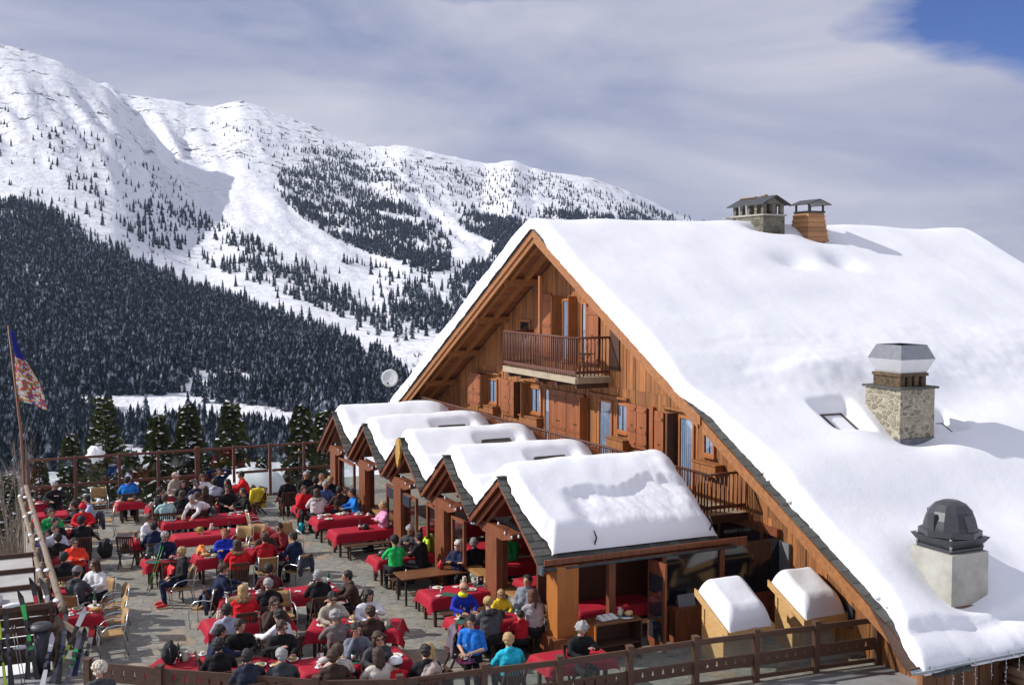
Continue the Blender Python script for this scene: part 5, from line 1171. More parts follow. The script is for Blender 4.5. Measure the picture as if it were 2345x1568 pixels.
SKIN=mat('skin',(.55,.30,.20),.55,var=.1,scale=6); EYE=mat('eye_dark',(.02,.015,.012),.3); LIP=mat('lips',(.42,.14,.11),.5); SHOE=mat('boot_black',(.03,.03,.035),.5); REDB=mat('red_ski_boot',(.65,.03,.025),.35)
ARM={'tab':((.265,.11,.83),(.13,.34,.80)),'chi':((.22,.26,.81),(.07,.16,1.06)),'eat':((.27,.14,.86),(.09,.30,.93)),'crs':((.25,.12,.84),(-.07,.23,.86)),'rea':((.25,.24,.86),(.17,.50,.82)),'lap':((.26,.02,.76),(.13,.26,.65)),'hea':((.36,.10,1.24),(.10,-.02,1.27)),'dn':((.25,-.02,.78),(.20,.10,.62))}
POSE={'tab':('tab','tab',.07),'eat':('eat','tab',.07),'chi':('chi','tab',.12),'crs':('crs','crs',-.01),'rea':('rea','tab',.14),'lap':('lap','lap',-.04),'hea':('hea','hea',-.05)}
def caps(b,p0,p1,r0,r1,n=10):
    p0=Vector(p0);p1=Vector(p1); d=(p1-p0); 
    if d.length<1e-4: d=Vector((0,0,.001))
    u=d.normalized(); P_=[p0-u*r0*.98,p0-u*r0*.7,p0,p1,p1+u*r1*.7,p1+u*r1*.98]; b.tube(P_,[r0*.15,r0*.7,r0,r1,r1*.7,r1*.15],n)
def hand(b,w,d,up,side,curl=.5):
    """palm and five separate bent fingers; w wrist, d pointing direction, up back of the hand"""
    w=Vector(w); d=Vector(d).normalized(); up=Vector(up); s=d.cross(up).normalized()*side; up=s.cross(d).normalized()*side
    if up.z<0: up=-up
    rot=Matrix((s,d,up)).transposed()
    b.ell(w+d*.045,(.038,.052,.016),0,8,6,rot=rot)
    for k,(o,L) in enumerate(((-.030,.058),(-.010,.072),(.010,.078),(.030,.070))):
        a=w+d*.085+s*o; m1=a+d*L*.5-up*L*.18*curl; e=m1+d*L*.36-up*L*.42*curl
        b.tube([a-d*.02,a,m1,e],[.0095,.0095,.0088,.0065],6)
    a=w+d*.03+s*.034; b.tube([a,a+s*.026+d*.024-up*.008,a+s*.024+d*.058-up*.02],[.0115,.010,.0075],6)
BC={}
def body(pose,bulk,yaw,flip,bare=False,boots=False):
    key=(pose,bulk,yaw,flip,bare)
    if key in BC: return BC[key]
    pr=[]  # p0,p1,r0,r1,mat
    k=1+.13*bulk
    A=lambda p0,p1,r0,r1,m: pr.append((Vector(p0),Vector(p1),r0,r1,m))
    hands=[]
    if pose in POSE:
        aL,aR,l=POSE[pose]
        if flip: aL,aR=aR,aL
        A((-.08,0,.57),(.08,0,.57),.125*k,.125*k,2)
        for s in (-1,1):
            A((s*.055,.01,.64),(s*.085,l*.8,.93),.115*k,.112*k,1)
            A((s*.09,.04,.545),(s*.12,.43,.53),.088,.068,2); A((s*.12,.43,.52),(s*.12,.38,.13),.062,.05,2)
            A((s*.12,.37,.07),(s*.13,.55,.05),.05,.042,3)
            el,wr=ARM[aL if s<0 else aR]; el=Vector((el[0]*s,el[1]+l*.5,el[2])); wr=Vector((wr[0]*s,wr[1]+l*.5,wr[2]))
            sh=Vector((s*.175,l,.985)); A(sh,el,.060*k,.052*k,1)
            if bare:
                mid=sh.lerp(el,.8); A(mid,el,.043,.043,0); A(el,wr,.041,.030,0)
            else: A(el,wr,.050*k,.038*k,1)
            up=(0,0,1) if (aL if s<0 else aR) not in ('chi','hea') else (0,1,.2)
            hands.append((wr,(wr-el)*1.0 if (aL if s<0 else aR)!='chi' else Vector((-s*.3,.0,1)),up,s))
        A((-.145,l,.99),(.145,l,.99),.072*k,.072*k,1); A((0,l,1.02),(0,l+.015,1.06),.068,.062,1)
        hc=Vector((0,l+.045,1.215)); nb=Vector((0,l+.01,1.05)); pit={'tab':.18,'eat':.28,'chi':.12,'rea':.15}.get(pose,0.)
    else:
        # standing figures, coordinates explicit, forward +Y
        if pose=='sta': l=0.;sh_z=1.40;pel=Vector((0,0,.93));ch=Vector((0,0,1.25)); J={'sh':(.19,0,1.40),'L':((.24,-.02,1.13),(.22,.10,.90)),'R':((.24,-.02,1.13),(.22,.10,.90))}
        elif pose=='way': l=.04;pel=Vector((0,0,.95));ch=Vector((0,.02,1.28)); J={'sh':(.195,.03,1.43),'L':((.27,.02,1.14),(.10,.29,1.12)),'R':((.27,.03,1.15),(.06,.34,1.13))}
        else: l=.42;pel=Vector((0,-.12,.90));ch=Vector((0,.20,1.10)); J={'sh':(.175,.36,1.17),'L':((.24,.50,.98),(.18,.72,.84)),'R':((.26,.46,.97),(.24,.62,.83))}
        s0=Vector(J['sh']); 
        A(pel+Vector((-.07,0,0)),pel+Vector((.07,0,0)),.13*k,.13*k,2)
        for s in (-1,1):
            A(pel+Vector((s*.055,0,.08)),ch+Vector((s*.085,0,0)),.118*k,.118*k,1); A(ch+Vector((s*.08,0,0)),Vector((s*.08,s0.y,s0.z-.05)),.115*k,.095*k,1)
            A(pel+Vector((s*.09,0,-.03)),(s*.10,pel.y*.5+.03,.50),.095,.065,2); A((s*.10,pel.y*.5+.03,.50),(s*.11,-.02,.09),.062,.048,2); A((s*.11,-.03,.06),(s*.13,.15,.045),.05,.04,3)
            el,wr=J['L' if s<0 else 'R']; el=Vector((el[0]*s,el[1],el[2])); wr=Vector((wr[0]*s,wr[1],wr[2])); sh=Vector((s0.x*s,s0.y,s0.z))
            A(sh,el,.060*k,.050*k,1)
            if bare: A(sh.lerp(el,.85),el,.042,.042,0); A(el,wr,.041,.030,0)
            else: A(el,wr,.050*k,.038*k,1)
            hands.append((wr,wr-el,(0,0,1),s))
        A((-.15,s0.y,s0.z+.005),(.15,s0.y,s0.z+.005),.072*k,.072*k,1)
        f=.6 if pose=='ben' else .0
        nb=Vector((0,s0.y+.02+f*.03,s0.z+.07)); hc=nb+Vector((0,.05+f*.12,.165-f*.05)); pit=.35 if pose!='sta' else 0
        A(Vector((0,s0.y,s0.z+.03)),nb,.068,.06,1)
    if bulk and not bare:
        for s in (-1,1): A(nb+Vector((s*.055,-.055,.015)),nb+Vector((s*.05,.03,.0)),.036,.032,1)
        A(nb+Vector((-.05,-.06,.02)),nb+Vector((.05,-.06,.02)),.042,.042,1)
    A(nb,hc-Vector((0,.02,.08)),.054,.052,0)
    HR=Matrix.Rotation(yaw,3,'Z')@Matrix.Rotation(-pit,3,'X')
    hp=lambda p: hc+HR@Vector(p)
    A(hp((0,-.012,.022)),hp((0,.004,.022)),.090,.088,0); A(hp((0,.018,-.035)),hp((0,.036,-.075)),.070,.048,0)
    A(hp((0,.095,.0)),hp((0,.108,-.022)),.012,.017,0)
    for s in (-1,1): A(hp((s*.086,-.005,.01)),hp((s*.088,-.005,-.02)),.016,.014,0)
    b=MB()
    for p0,p1,r0,r1,m_ in pr: caps(b,p0,p1,r0,r1,10)
    me=b.mesh('tmp',[SKIN]); o=bpy.data.objects.new('tmp',me); COL.objects.link(o)
    md=o.modifiers.new('r','REMESH'); md.mode='VOXEL'; md.voxel_size=.0155; md.use_smooth_shade=True
    ms=o.modifiers.new('s','SMOOTH'); ms.factor=.5; ms.iterations=3
    dg=bpy.context.evaluated_depsgraph_get(); ev=o.evaluated_get(dg); m2=ev.to_mesh()
    nv=len(m2.vertices); V=np.empty(nv*3,np.float32); m2.vertices.foreach_get('co',V); V=V.reshape(-1,3); F=np.empty(len(m2.polygons)*4,np.int32)
    lt=np.empty(len(m2.polygons),np.int32); m2.polygons.foreach_get('loop_total',lt)
    m2.polygons.foreach_get('vertices',F); F=F.reshape(-1,4); ev.to_mesh_clear(); COL.objects.unlink(o); bpy.data.objects.remove(o)
    C=V[F].mean(1); best=np.full(len(C),9.); mi=np.zeros(len(C),np.int32)
    for p0,p1,r0,r1,m_ in pr:
        a=np.array(p0);d=np.array(p1)-a; L2=max(1e-8,(d*d).sum()); t=np.clip(((C-a)@d)/L2,0,1); q=np.linalg.norm(C-a-t[:,None]*d,axis=1)-(r0+(r1-r0)*t); w_=q<best; best[w_]=q[w_]; mi[w_]=m_
    # wrinkles in the clothing
    if 1:
        fx=np.array([mnoise.noise(Vector((float(v[0])*9,float(v[1])*9,float(v[2])*14+bulk*5))) for v in V]); N_=np.zeros((len(V),3)); 
        fn=np.cross(V[F[:,1]]-V[F[:,0]],V[F[:,3]]-V[F[:,0]]); 
        for c_ in range(4): np.add.at(N_,F[:,c_],fn)
        N_/=np.maximum(1e-9,np.linalg.norm(N_,axis=1))[:,None]; cl_=np.zeros(len(V)); 
        for c_ in range(4): cl_[F[:,c_]]=np.maximum(cl_[F[:,c_]],(mi==1)|(mi==2))
        V=V+N_*(fx*cl_*(.010+.006*bulk))[:,None]
    b=MB(); b.v=[tuple(v) for v in V]; b.f=[tuple(f_) for f_ in F]; b.m=list(map(int,mi)); b.sm=[True]*len(F)
    for w,d,u,s in hands: hand(b,w,d,u,s)
    for s in (-1,1): b.ell(hp((s*.032,.084,.012)),(.012,.008,.009),4,6,4)
    b.box(hp((0,.083,-.05)),(.04,.012,.011),5,HR)
    BC[key]=(b.mesh('body',[SKIN,SKIN,SKIN,SHOE,EYE,LIP]),hc,Matrix(HR),l,nb); return BC[key]
def hairmesh(st):
    b=MB()
    if st=='s': b.ell((0,-.024,.028),(.097,.103,.100),0,22,16,noise=.26,seed=3); b.ell((0,-.055,-.02),(.085,.055,.075),0,14,10,noise=.2,seed=9)
    if st=='l': b.ell((0,-.022,.030),(.100,.103,.100),0,22,16,noise=.2); b.ell((0,-.065,-.08),(.095,.055,.17),0,20,14,noise=.45,seed=5); b.ell((.07,-.01,-.07),(.03,.045,.11),0,10,8,noise=.3); b.ell((-.07,-.01,-.07),(.03,.045,.11),0,10,8,noise=.3)
    if st=='c': b.ell((0,-.022,.032),(.112,.112,.108),0,22,16,noise=.45,seed=8)
    if st=='b': b.ell((0,-.022,.030),(.101,.103,.098),0,14,10,noise=.08); b.ell((.0,-.12,.06),(.05,.045,.05),0,10,7,noise=.4)
    if st=='m':
        for k in range(60):
            v=Vector((rb.gauss(0,1),rb.gauss(0,1),rb.gauss(.5,.8))).normalized(); b.ell(v*.11+Vector((0,-.01,.04)),(.032,.032,.032),0,7,5)
    return b.mesh('hair',[SHOE])
HATC={'K':(.015,.015,.02),'R':(.65,.01,.03),'G':(.16,.15,.15),'B':(.55,.58,.75),'C':(.50,.36,.32),'W':(.80,.80,.80)}
def hatmesh(h):
    b=MB()
    if h=='W': b.ell((0,-.012,.035),(.122,.138,.118),0,16,10,zmin=-.35); b.tube([(.08,.07,-.01),(.0,.05,-.11),(-.08,.07,-.01)],.006,5)
    elif h=='C': b.ell((0,-.012,.045),(.106,.112,.09),0,14,8,zmin=-.1); b.ell((0,.10,.045),(.075,.07,.012),0,10,5)
    else:
        b.ell((0,-.014,.040),(.106,.110,.112),0,16,10,zmin=-.1,noise=.05)
        b.lathe([(.103,.018),(.110,.022),(.112,.055),(.106,.06)],(0,-.014,.0),16)
        if h in 'BR': b.ell((0,-.02,.165),(.03,.03,.03),0,8,6,noise=.4)
    return b.mesh('hat',[mat('hat_'+h,HATC[h],.8,scale=14,var=.2,bump=.5)])
GLAS=mat('sunglasses_black',(.01,.01,.012),.12,spec=.8)
def glassmesh():
    b=MB()
    for s in (-1,1): b.ell((s*.034,.088,.012),(.028,.012,.019),0,10,6); b.tube([(s*.06,.08,.016),(s*.094,.0,.012)],.004,5)
    b.tube([(-.012,.097,.016),(.012,.097,.016)],.004,5); return b.mesh('sunglasses',GLAS)
FUR={'f':(.26,.15,.07),'F':(.03,.028,.028),'g':(.42,.36,.32)}
def furmesh(c):
    b=MB()
    for k in range(26):
        a=math.pi*(k/25)*1.7+math.pi*.65; b.ell((.125*math.cos(a),.10*math.sin(a)-.02,.0+.012*math.sin(k*2)),(.045,.045,.042),0,7,5,noise=.4,seed=k)
    return b.mesh('fur_hood',mat('fur_'+c,FUR[c],.95,scale=30,var=.4,bump=1))
def person(i,x,y,f,top,bot,hair,acc,pose,seat,lab,sc):
    sc*=1.2 if pose in POSE else 1.08
    rr=random.Random(i*17+3); yaw=rr.choice((-.45,-.15,.15,.45)) if pose in('tab','eat','lap','crs') else rr.choice((-.1,.1))
    if pose=='way': yaw=0
    bulk=0 if top in('gn','rb','lb','wb','bd','bg','cr','ce','sb','fg','tl') or pose=='way' else (2 if top in('or','wp','dp','gr','rd','wj') else 1)
    flip=rr.random()<.5; bare=pose=='way' or top=='gn'
    bm_,hc,HR,l,nb=body(pose,bulk,yaw,flip,bare)
    rz=R(f-90); h=Matrix.Rotation(rz,3,'Z')@hc
    t=thing('person',lab,'person',(x-h.x*sc,y-h.y*sc,0),rz,'guests on the terrace'); t.scale=(sc,sc,sc)
    o=inst('body',bm_,t)
    for k,mt in ((1,cm(top)),(2,cm(bot))):
        o.material_slots[k].link='OBJECT'; o.material_slots[k].material=mt
    if 'red ski boots' in lab: o.material_slots[3].link='OBJECT'; o.material_slots[3].material=REDB
    def hd(name,me):
        q=inst(name,me,t,tuple(hc)); q.rotation_euler=HR.to_euler(); return q
    hat=[a[1] for a in acc.split() if a.startswith('h')]
    st=hair[2]; 
    if hair[:2]=='wc': st='m'
    if hair[:2]!='ba' and not(st=='x'):
        q=hd('hair',once(('hair',st),lambda:hairmesh(st))); q.material_slots[0].link='OBJECT'; q.material_slots[0].material=mat('hair_'+hair[:2],HC[hair[:2]],.6,scale=25,var=.3,stretch=(3,3,.6),bump=.6)
    elif st=='x':
        q=hd('hair',once(('hair','s'),lambda:hairmesh('s'))); q.scale=(.96,.96,.96); q.material_slots[0].link='OBJECT'; q.material_slots[0].material=mat('hair_'+hair[:2],HC[hair[:2]],.6,scale=25,var=.3,stretch=(3,3,.6),bump=.6)
    if hat: hd('hat',once(('hat',hat[0]),lambda:hatmesh(hat[0])))
    if 's' in acc.split(): hd('sunglasses',once('sung',glassmesh))
    for c in 'fFg':
        if c in acc.split(): inst('fur_hood',once(('fur',c),lambda:furmesh(c)),t,(nb.x,nb.y,nb.z-.01))
    if 'Y' in acc.split(): inst('scarf',once('scarf',lambda:MB().lathe([(.07,-.05),(.10,-.02),(.10,.03),(.07,.05)],n=14).mesh('scarf',mat('yellow_scarf',(.75,.75,.03),.8))),t,(nb.x,nb.y+.01,nb.z+.02))
    if pose=='way':
        inst('belt',once('belt',lambda:MB().lathe([(.135,.0),(.137,.04)],(0,0,.86),14,sx=1.35).mesh('belt',SHOE)),t)
        e=MB(); 
        for q in (-.012,0,.012): e.box((q+.075,.150,1.22+q*.5),(.006,.004,.03))
        e.box((.075,.150,1.20),(.05,.004,.006)); e.build('chest_emblem',WH,t)
    if seat=='w': wood_chair(t.location.x,t.location.y,rz,'dark slatted chair under the '+lab)
    if seat=='c': cane_chair(t.location.x,t.location.y,rz,'woven metal armchair under the '+lab)
    return t
OV={'blond person in turquoise behind the front fence':(9.3,20.05),'curly haired person holding a phone behind fence':(11.0,20.0),'dark haired person below the beige quilted jacket':(7.5,20.1),'child in white ski helmet and red jacket':(6.95,20.3),'brown haired person low behind the cream knit':(5.75,20.6),'grey haired person low behind the front fence':(4.85,21.1)}
for i,(x,y,f,top,bot,hair,acc,pose,seat,lab,sc) in enumerate(PEOPLE):
    if lab in OV: x,y=OV[lab]
    person(i,x,y,f,top,bot,hair,acc,pose,seat,lab,sc)
print('bodies',len(BC))
# ================================================================ fences, rail, flag, skis, small huts
from mathutils.geometry import tessellate_polygon
TREE=[(0,.075),(.018,.04),(.01,.04),(.026,.008),(.014,.008),(.036,-.03),(.008,-.03),(.008,-.06),(-.008,-.06),(-.008,-.03),(-.036,-.03),(-.014,.008),(-.026,.008),(-.01,.04),(-.018,.04)]
def treeplank(L,z0,z1,n,th=.035):
    """board with fir tree cut-outs; local x along the board"""
    outer=[(0,z0),(L,z0),(L,z1),(0,z1)]; zc=(z0+z1)/2; holes=[]
    for k in range(n):
        xc=L*(k+1)/(n+1); holes.append([(xc+p[0]*1.3,zc+p[1]*1.3) for p in TREE])
    polys=[[Vector((p[0],p[1],0)) for p in outer]]+[[Vector((p[0],p[1],0)) for p in h] for h in holes]
    flat=[p for pl in polys for p in pl]; tri=tessellate_polygon(polys); N=len(flat)
    vs=[(p.x,-th/2,p.y) for p in flat]+[(p.x,th/2,p.y) for p in flat]
    fs=[tuple(t) for t in tri]+[tuple(i+N for i in t)[::-1] for t in tri]; o=0
    for pl in polys:
        m_=len(pl)
        for i in range(m_): fs.append((o+i,o+(i+1)%m_,N+o+(i+1)%m_,N+o+i))
        o+=m_
    return vs,fs
FP=[(1.43,23.34),(2.7,22.33),(4.03,21.36),(5.36,20.40),(6.85,19.78),(8.57,19.64),(10.17,19.44),(11.79,19.36),(13.4,19.29),(14.89,19.14),(16.47,19.02),(18.12,18.85)]
ff=thing('front_fence','brown wooden terrace fence with fir tree cut-outs running across the foreground','fence',(1.43,23.34,0))
def W0(o,par): o.location=-Vector(par.location); return o
for i,(x,y) in enumerate(FP):
    b=MB(); b.bx(-.065,.065,-.065,.065,0,1.16); b.box((0,0,1.175),(.15,.15,.03)); a=math.atan2(FP[min(i+1,len(FP)-1)][1]-FP[max(i-1,0)][1],FP[min(i+1,len(FP)-1)][0]-FP[max(i-1,0)][0])
    o=b.build('post',FENCEW,ff); o.location=(x-1.43,y-23.34,0); o.rotation_euler=(0,0,a)
for i in range(len(FP)-1):
    (x0,y0),(x1_,y1_)=FP[i],FP[i+1]; L=math.hypot(x1_-x0,y1_-y0)-.13; a=math.atan2(y1_-y0,x1_-x0); ox,oy=x0+.065*math.cos(a)-1.43,y0+.065*math.sin(a)-23.34
    def put(b,name,mt):
        o=b.build(name,mt,ff); o.location=(ox,oy,0); o.rotation_euler=(0,0,a); return o
    if i<3:
        vs,fs=treeplank(L,.74,1.12,5); b=MB(); b.add(vs,fs); put(b,'cutout_board',FENCEW)
        b=MB(); b.bx(0,L,-.02,.02,.1,.2); put(b,'bottom_rail',FENCEW)
    else:
        vs,fs=treeplank(L,.36,.64,5); b=MB(); b.add(vs,fs); put(b,'cutout_board',FENCEW)
        b=MB(); b.bx(0,L,-.025,.025,.98,1.10); put(b,'top_rail',FENCEW)
        b=MB(); b.bx(0,L,-.02,.02,.06,.15); put(b,'bottom_rail',FENCEW)
        b=MB(); b.bx(0,L,-.004,.004,.645,.978); put(b,'glass_pane',FCLEAR)
        b=MB(); b.bx(0,L,-.004,.004,.152,.358); put(b,'glass_pane',FCLEAR)
# far glass screen
sf=thing('glass_screen','tall brown framed glass windbreak along the far edge of the terrace','windbreak',(.8,44.75,0))
xs=[.8,2.45,4.05,5.5,7.0,8.45,9.92,11.35,12.8]
for i,x in enumerate(xs):
    w=.055 if i!=4 else .085
    b=MB(); b.bx(x-w,x+w,44.75-w,44.75+w,0,2.14+(.06 if i==4 else 0)); W0(b.build('post',mat('screen_brown_wood',(.14,.05,.03),.6,scale=4,island=.15),sf),sf)
for x0,x1_ in zip(xs,xs[1:]):
    for z0,z1 in ((2.02,2.11),(.98,1.08),(.0,.09)):
        b=MB(); b.bx(x0+.086,x1_-.086,44.715,44.785,z0,z1); W0(b.build('rail',mat('screen_brown_wood',(0,0,0)),sf),sf)
    for z0,z1 in ((1.082,2.018),(.092,.978)):
        b=MB(); b.bx(x0+.086,x1_-.086,44.745,44.752,z0,z1); W0(b.build('glass_pane',FCLEAR,sf),sf)
# log railing on the left
lg=thing('log_railing','weathered log railing with snow caps along the left edge of the terrace','railing',(.72,43.9,0))
def lx(y): return .70+(1.14-.70)*(43.9-y)/(43.9-27.)
def nlog(p0,p1,r,seed):
    b=MB(); n=16; p0=Vector(p0);p1=Vector(p1); b.tube([p0.lerp(p1,k/n)+Vector((.02*mnoise.noise(Vector((k*.6,seed,0))),0,.02*mnoise.noise(Vector((k*.6,seed,5))))) for k in range(n+1)],[r*(1+.12*mnoise.noise(Vector((k*.8,seed,9)))) for k in range(n+1)],10); return b
for k,(y0,y1) in enumerate(((44.0,35.5),(35.7,27.0))):
    W0(nlog((lx(y0),y0,1.22),(lx(y1),y1,1.20),.085,k).build('top_log',LOGW,lg),lg)
    W0(nlog((lx(y0)-.22,y0,.86),(lx(y1)-.16,y1,.84),.08,k+5).build('lower_log',LOGW,lg),lg)
    W0(nlog((lx(y0)-.1,y0,.40),(lx(y1)-.1,y1,.38),.07,k+9).build('lower_log',LOGW,lg),lg)
y=43.8; k=0
while y>26.8:
    x=lx(y); W0(MB().tube([(x-.1,y,-1.2),(x-.11,y,1.02)],[.085,.075],10).build('post',LOGW,lg),lg)
    b=MB(); b.ell((x-.22+.1*(k%2),y+.5*math.sin(k*5),.93+.36*(k%2)),(.075,.12,.04),0,10,6,noise=.4,seed=k); W0(b.build('snow_cap',SNOW,lg),lg); y-=1.85; k+=1
b=MB(); b.beam((1.10,26.95,.95),(1.45,26.4,.78),.05,.14); W0(b.build('end_board',LOGW,lg),lg)
# flagpole
fl=thing('flagpole','leaning wooden pole flying a long drooping flag made of many small flags','flagpole',(.74,45.2,0))
b=MB(); b.tube([(0,0,-1),(-.16,.1,3.2),(-.50,.25,7.15)],[.06,.05,.03],8); b.build('pole',mat('pole_wood',(.20,.09,.045),.6,var=.2),fl)
FC=[(.02,.03,.25),(.60,.60,.62),(.50,.03,.04),(.5,.36,.05),(.05,.2,.09),(.05,.09,.36),(.5,.2,.08)]
b=MB(); nu_,nv_=26,46; fr_=random.Random(4)
def ffn(u,v):
    z=7.05-2.75*v; x=-.49+.33*(v**1)+.0; ln=.20+.95*sst(.1,.8,v)
    d=u*ln; return Vector((x+d*.85+.05*math.sin(u*7+v*5),.22-.1*v+.09*math.sin(u*9+v*3),z-d*.45*(1-.3*v)-.05*u))
vs=[ffn(i/nu_,j/nv_) for j in range(nv_+1) for i in range(nu_+1)]; fs=[];ms_=[]
for j in range(nv_):
    for i in range(nu_):
        fs.append((j*(nu_+1)+i,j*(nu_+1)+i+1,(j+1)*(nu_+1)+i+1,(j+1)*(nu_+1)+i)); ms_.append(0 if j<17 else [1,1,2,2,3,5,4,1,6,2][(int(abs(math.sin((i//2)*12.9+(j//2)*78.2)*4375))+(j%2)*3)%10])
b.v=[tuple(v) for v in vs]; b.f=fs; b.m=ms_; b.sm=[True]*len(fs)
o=b.build('flag',[mat('flag_%d'%k,c,.8,var=.1) for k,c in enumerate(FC)],fl); md=o.modifiers.new('s','SOLIDIFY'); md.thickness=.006
# ---------------- snow mound and nearby conifers
b=MB(); b.ell((9.9,48.8,-1.75),(2.3,2.2,2.25),0,40,20,noise=.10,seed=3); tag_=b.build('snow_mound',SNOW,label='smooth rounded snow mound just behind the far glass screen',category='snow mound')
NEED=mat('conifer_needles',(.085,.095,.034),.9,scale=2.5,col2=(.040,.058,.022),island=.6,spec=.1)
def bigtree(seed,pine=False):
    rr=random.Random(seed); B=MB(); SN=MB(); TR=MB()
    TR.tube([(0,0,-.1),(.01,0,.5),(0,.005,1.)],[.022,.013,.002],8)
    nb=92
    for k in range(nb):
        f=.10+.88*(k/nb); a=k*2.4+rr.uniform(-.4,.4); L=(.30 if not pine else .26)*(1-f)**.75*rr.uniform(.75,1.15)+.02
        z=f; d=Vector((math.cos(a),math.sin(a),0)); sdv=Vector((-d.y,d.x,0)); up=.25 if pine else -.12
        pts=[Vector((0,0,z))+d*L*t+Vector((0,0,L*(up*t-(.25 if not pine else -.1)*t*t+ (.12*t**3)))) for t in (0,.33,.66,1)]
        TR.tube(pts,[.004,.003,.002,.001],4,cap=False)
        m_=int(16+46*L/.3)
        for q in range(m_):
            t=rr.uniform(.12,1); p=Vector((0,0,z))+d*L*t+Vector((0,0,L*(up*t-(.25 if not pine else -.1)*t*t)))
            s=rr.choice((-1,1)); ln=(.018+.055*(1-abs(t-.45)))*rr.uniform(.6,1.2)*(.6+L); 
            e=p+sdv*s*ln+d*ln*.7+Vector((0,0,rr.uniform(-.020,.006) if not pine else rr.uniform(0,.02))); w=d*.010+Vector((0,0,.004))
            B.add([p-w,p+w,e+w*.5,e-w*.5-Vector((0,0,.008))],[(0,1,2,3)])
        for _q in range(2):
            t=rr.uniform(.3,.9); p=Vector((0,0,z+.008))+d*L*t+Vector((0,0,L*(up*t-(.25 if not pine else -.1)*t*t))); s=rr.uniform(.3,1.15)*(.35+L*2.0)
            SN.ell(p,(.028*s*(.6+abs(d.x)),.028*s*(.6+abs(d.y)),.010*s),0,7,4,noise=.9,seed=k+_q*7)
    return B.mesh('foliage',NEED),SN.mesh('snow_clump',SNOW),TR.mesh('trunk',TRUNK)
BT=[bigtree(1),bigtree(2),bigtree(3,True)]
def inv(px,py,dep):   # world point at view depth dep along an image ray
    xr=(px-1172)/2500*dep; yu=(784-py)/2500*dep; p=FWD*dep+RGT*xr+UPV*yu; return p.x,p.y,p.z+H_CAM
NT=[(238,905,55,2,'tall olive green pine behind the left part of the glass screen',.20),(362,938,57,0,'dark spruce with snowy boughs between the olive pine and a wider spruce',.2),(430,913,60,1,'broad dark spruce behind the thick screen post',.2),(528,908,57,0,'spruce with the snowiest boughs left of the bare saplings',.2),(690,916,61,1,'slim snowy spruce close to the first porch gable',.2),(741,930,64,0,'spruce partly hidden by the first porch gable',.2),(160,985,58,1,'shorter spruce behind the flagpole side of the screen',.2),(600,1040,53,1,'small young spruce in front of the snowy clearing',.2),(300,1020,53,0,'low snow laden spruce just behind the screen below the tall ones',.2),(470,1030,54,0,'low bushy spruce just behind the middle of the screen',.2),(20,1080,60,0,'spruce at the left picture edge beyond the flagpole',.2),(90,1040,66,1,'dark spruce right behind the flagpole',.2)]
for k,(px_,py_,dep,v,lab,_) in enumerate(NT):
    X,Y,Z=inv(px_,py_,dep); gz=ground_at(X,Y)-.4; hgt=Z-gz
    t=thing('pine_tree' if v==2 else 'spruce_tree',lab,'conifer',(X,Y,gz),k*1.3,'conifers just beyond the terrace'); w_=hgt*(.78 if hgt<6 else .62); t.scale=(w_*1.15,w_*1.15,hgt)
    f_,s_,t_=BT[v]; inst('foliage',f_,t); inst('snow_clump',s_,t,kind='stuff'); inst('trunk',t_,t)
# the snow lump hanging in the olive pine
X,Y,Z=inv(219,1040,53.5); b=MB(); b.ell((X,Y,Z),(.36,.34,.36),0,26,18,noise=.7,seed=3); b.build('snow_lump',SNOW,label='large lump of snow caught on boughs behind the glass screen',category='snow lump')
# leafless saplings
def sapling(seed):
    rr=random.Random(seed); b=MB()
    def br(p,d,L,r,dep):
        e=p+d*L; b.tube([p,(p+e)/2+Vector((rr.uniform(-.02,.02),rr.uniform(-.02,.02),0))*L,e],[r,r*.8,r*.5],4,cap=False)
        if dep:
            for k in range(3 if dep>1 else 4): 
                q=p+d*L*rr.uniform(.35,1); nd=(d+Vector((rr.uniform(-.6,.6),rr.uniform(-.6,.6),rr.uniform(0,.3)))).normalized(); br(q,nd,L*rr.uniform(.4,.65),r*.5,dep-1)
    for k in range(4): br(Vector((rr.uniform(-.06,.06),rr.uniform(-.06,.06),0)),Vector((rr.uniform(-.25,.25),rr.uniform(-.25,.25),1)).normalized(),rr.uniform(.5,.8),.008,3)
    return b.mesh('stems',mat('sapling_bark',(.20,.16,.13),.85,var=.3))
SP=[sapling(s) for s in range(3)]
SPL=[(640,1120,50,4.2,'bare multi stemmed sapling behind the screen near the snow mound'),(700,1110,50,3.6,'bare sapling just left of the first porch post'),(28,1260,48,5.2,'tall bare sapling outside the log railing at the picture edge'),(48,1330,42,3.2,'small bare bush below the log railing top end'),(20,1330,40,3.,'thin bare bush at the left picture edge'),(650,985,90,5.,'bare tree in the snowy clearing near the tiny hut')]
for k,(px_,py_,dep,hgt,lab) in enumerate(SPL):
    X,Y,Z=inv(px_,py_,dep); gz=ground_at(X,Y)-.2; t=thing('bare_sapling',lab,'bare tree',(X,Y,gz),k,'leafless saplings'); t.scale=(hgt,hgt,hgt); inst('stems',SP[k%3],t)
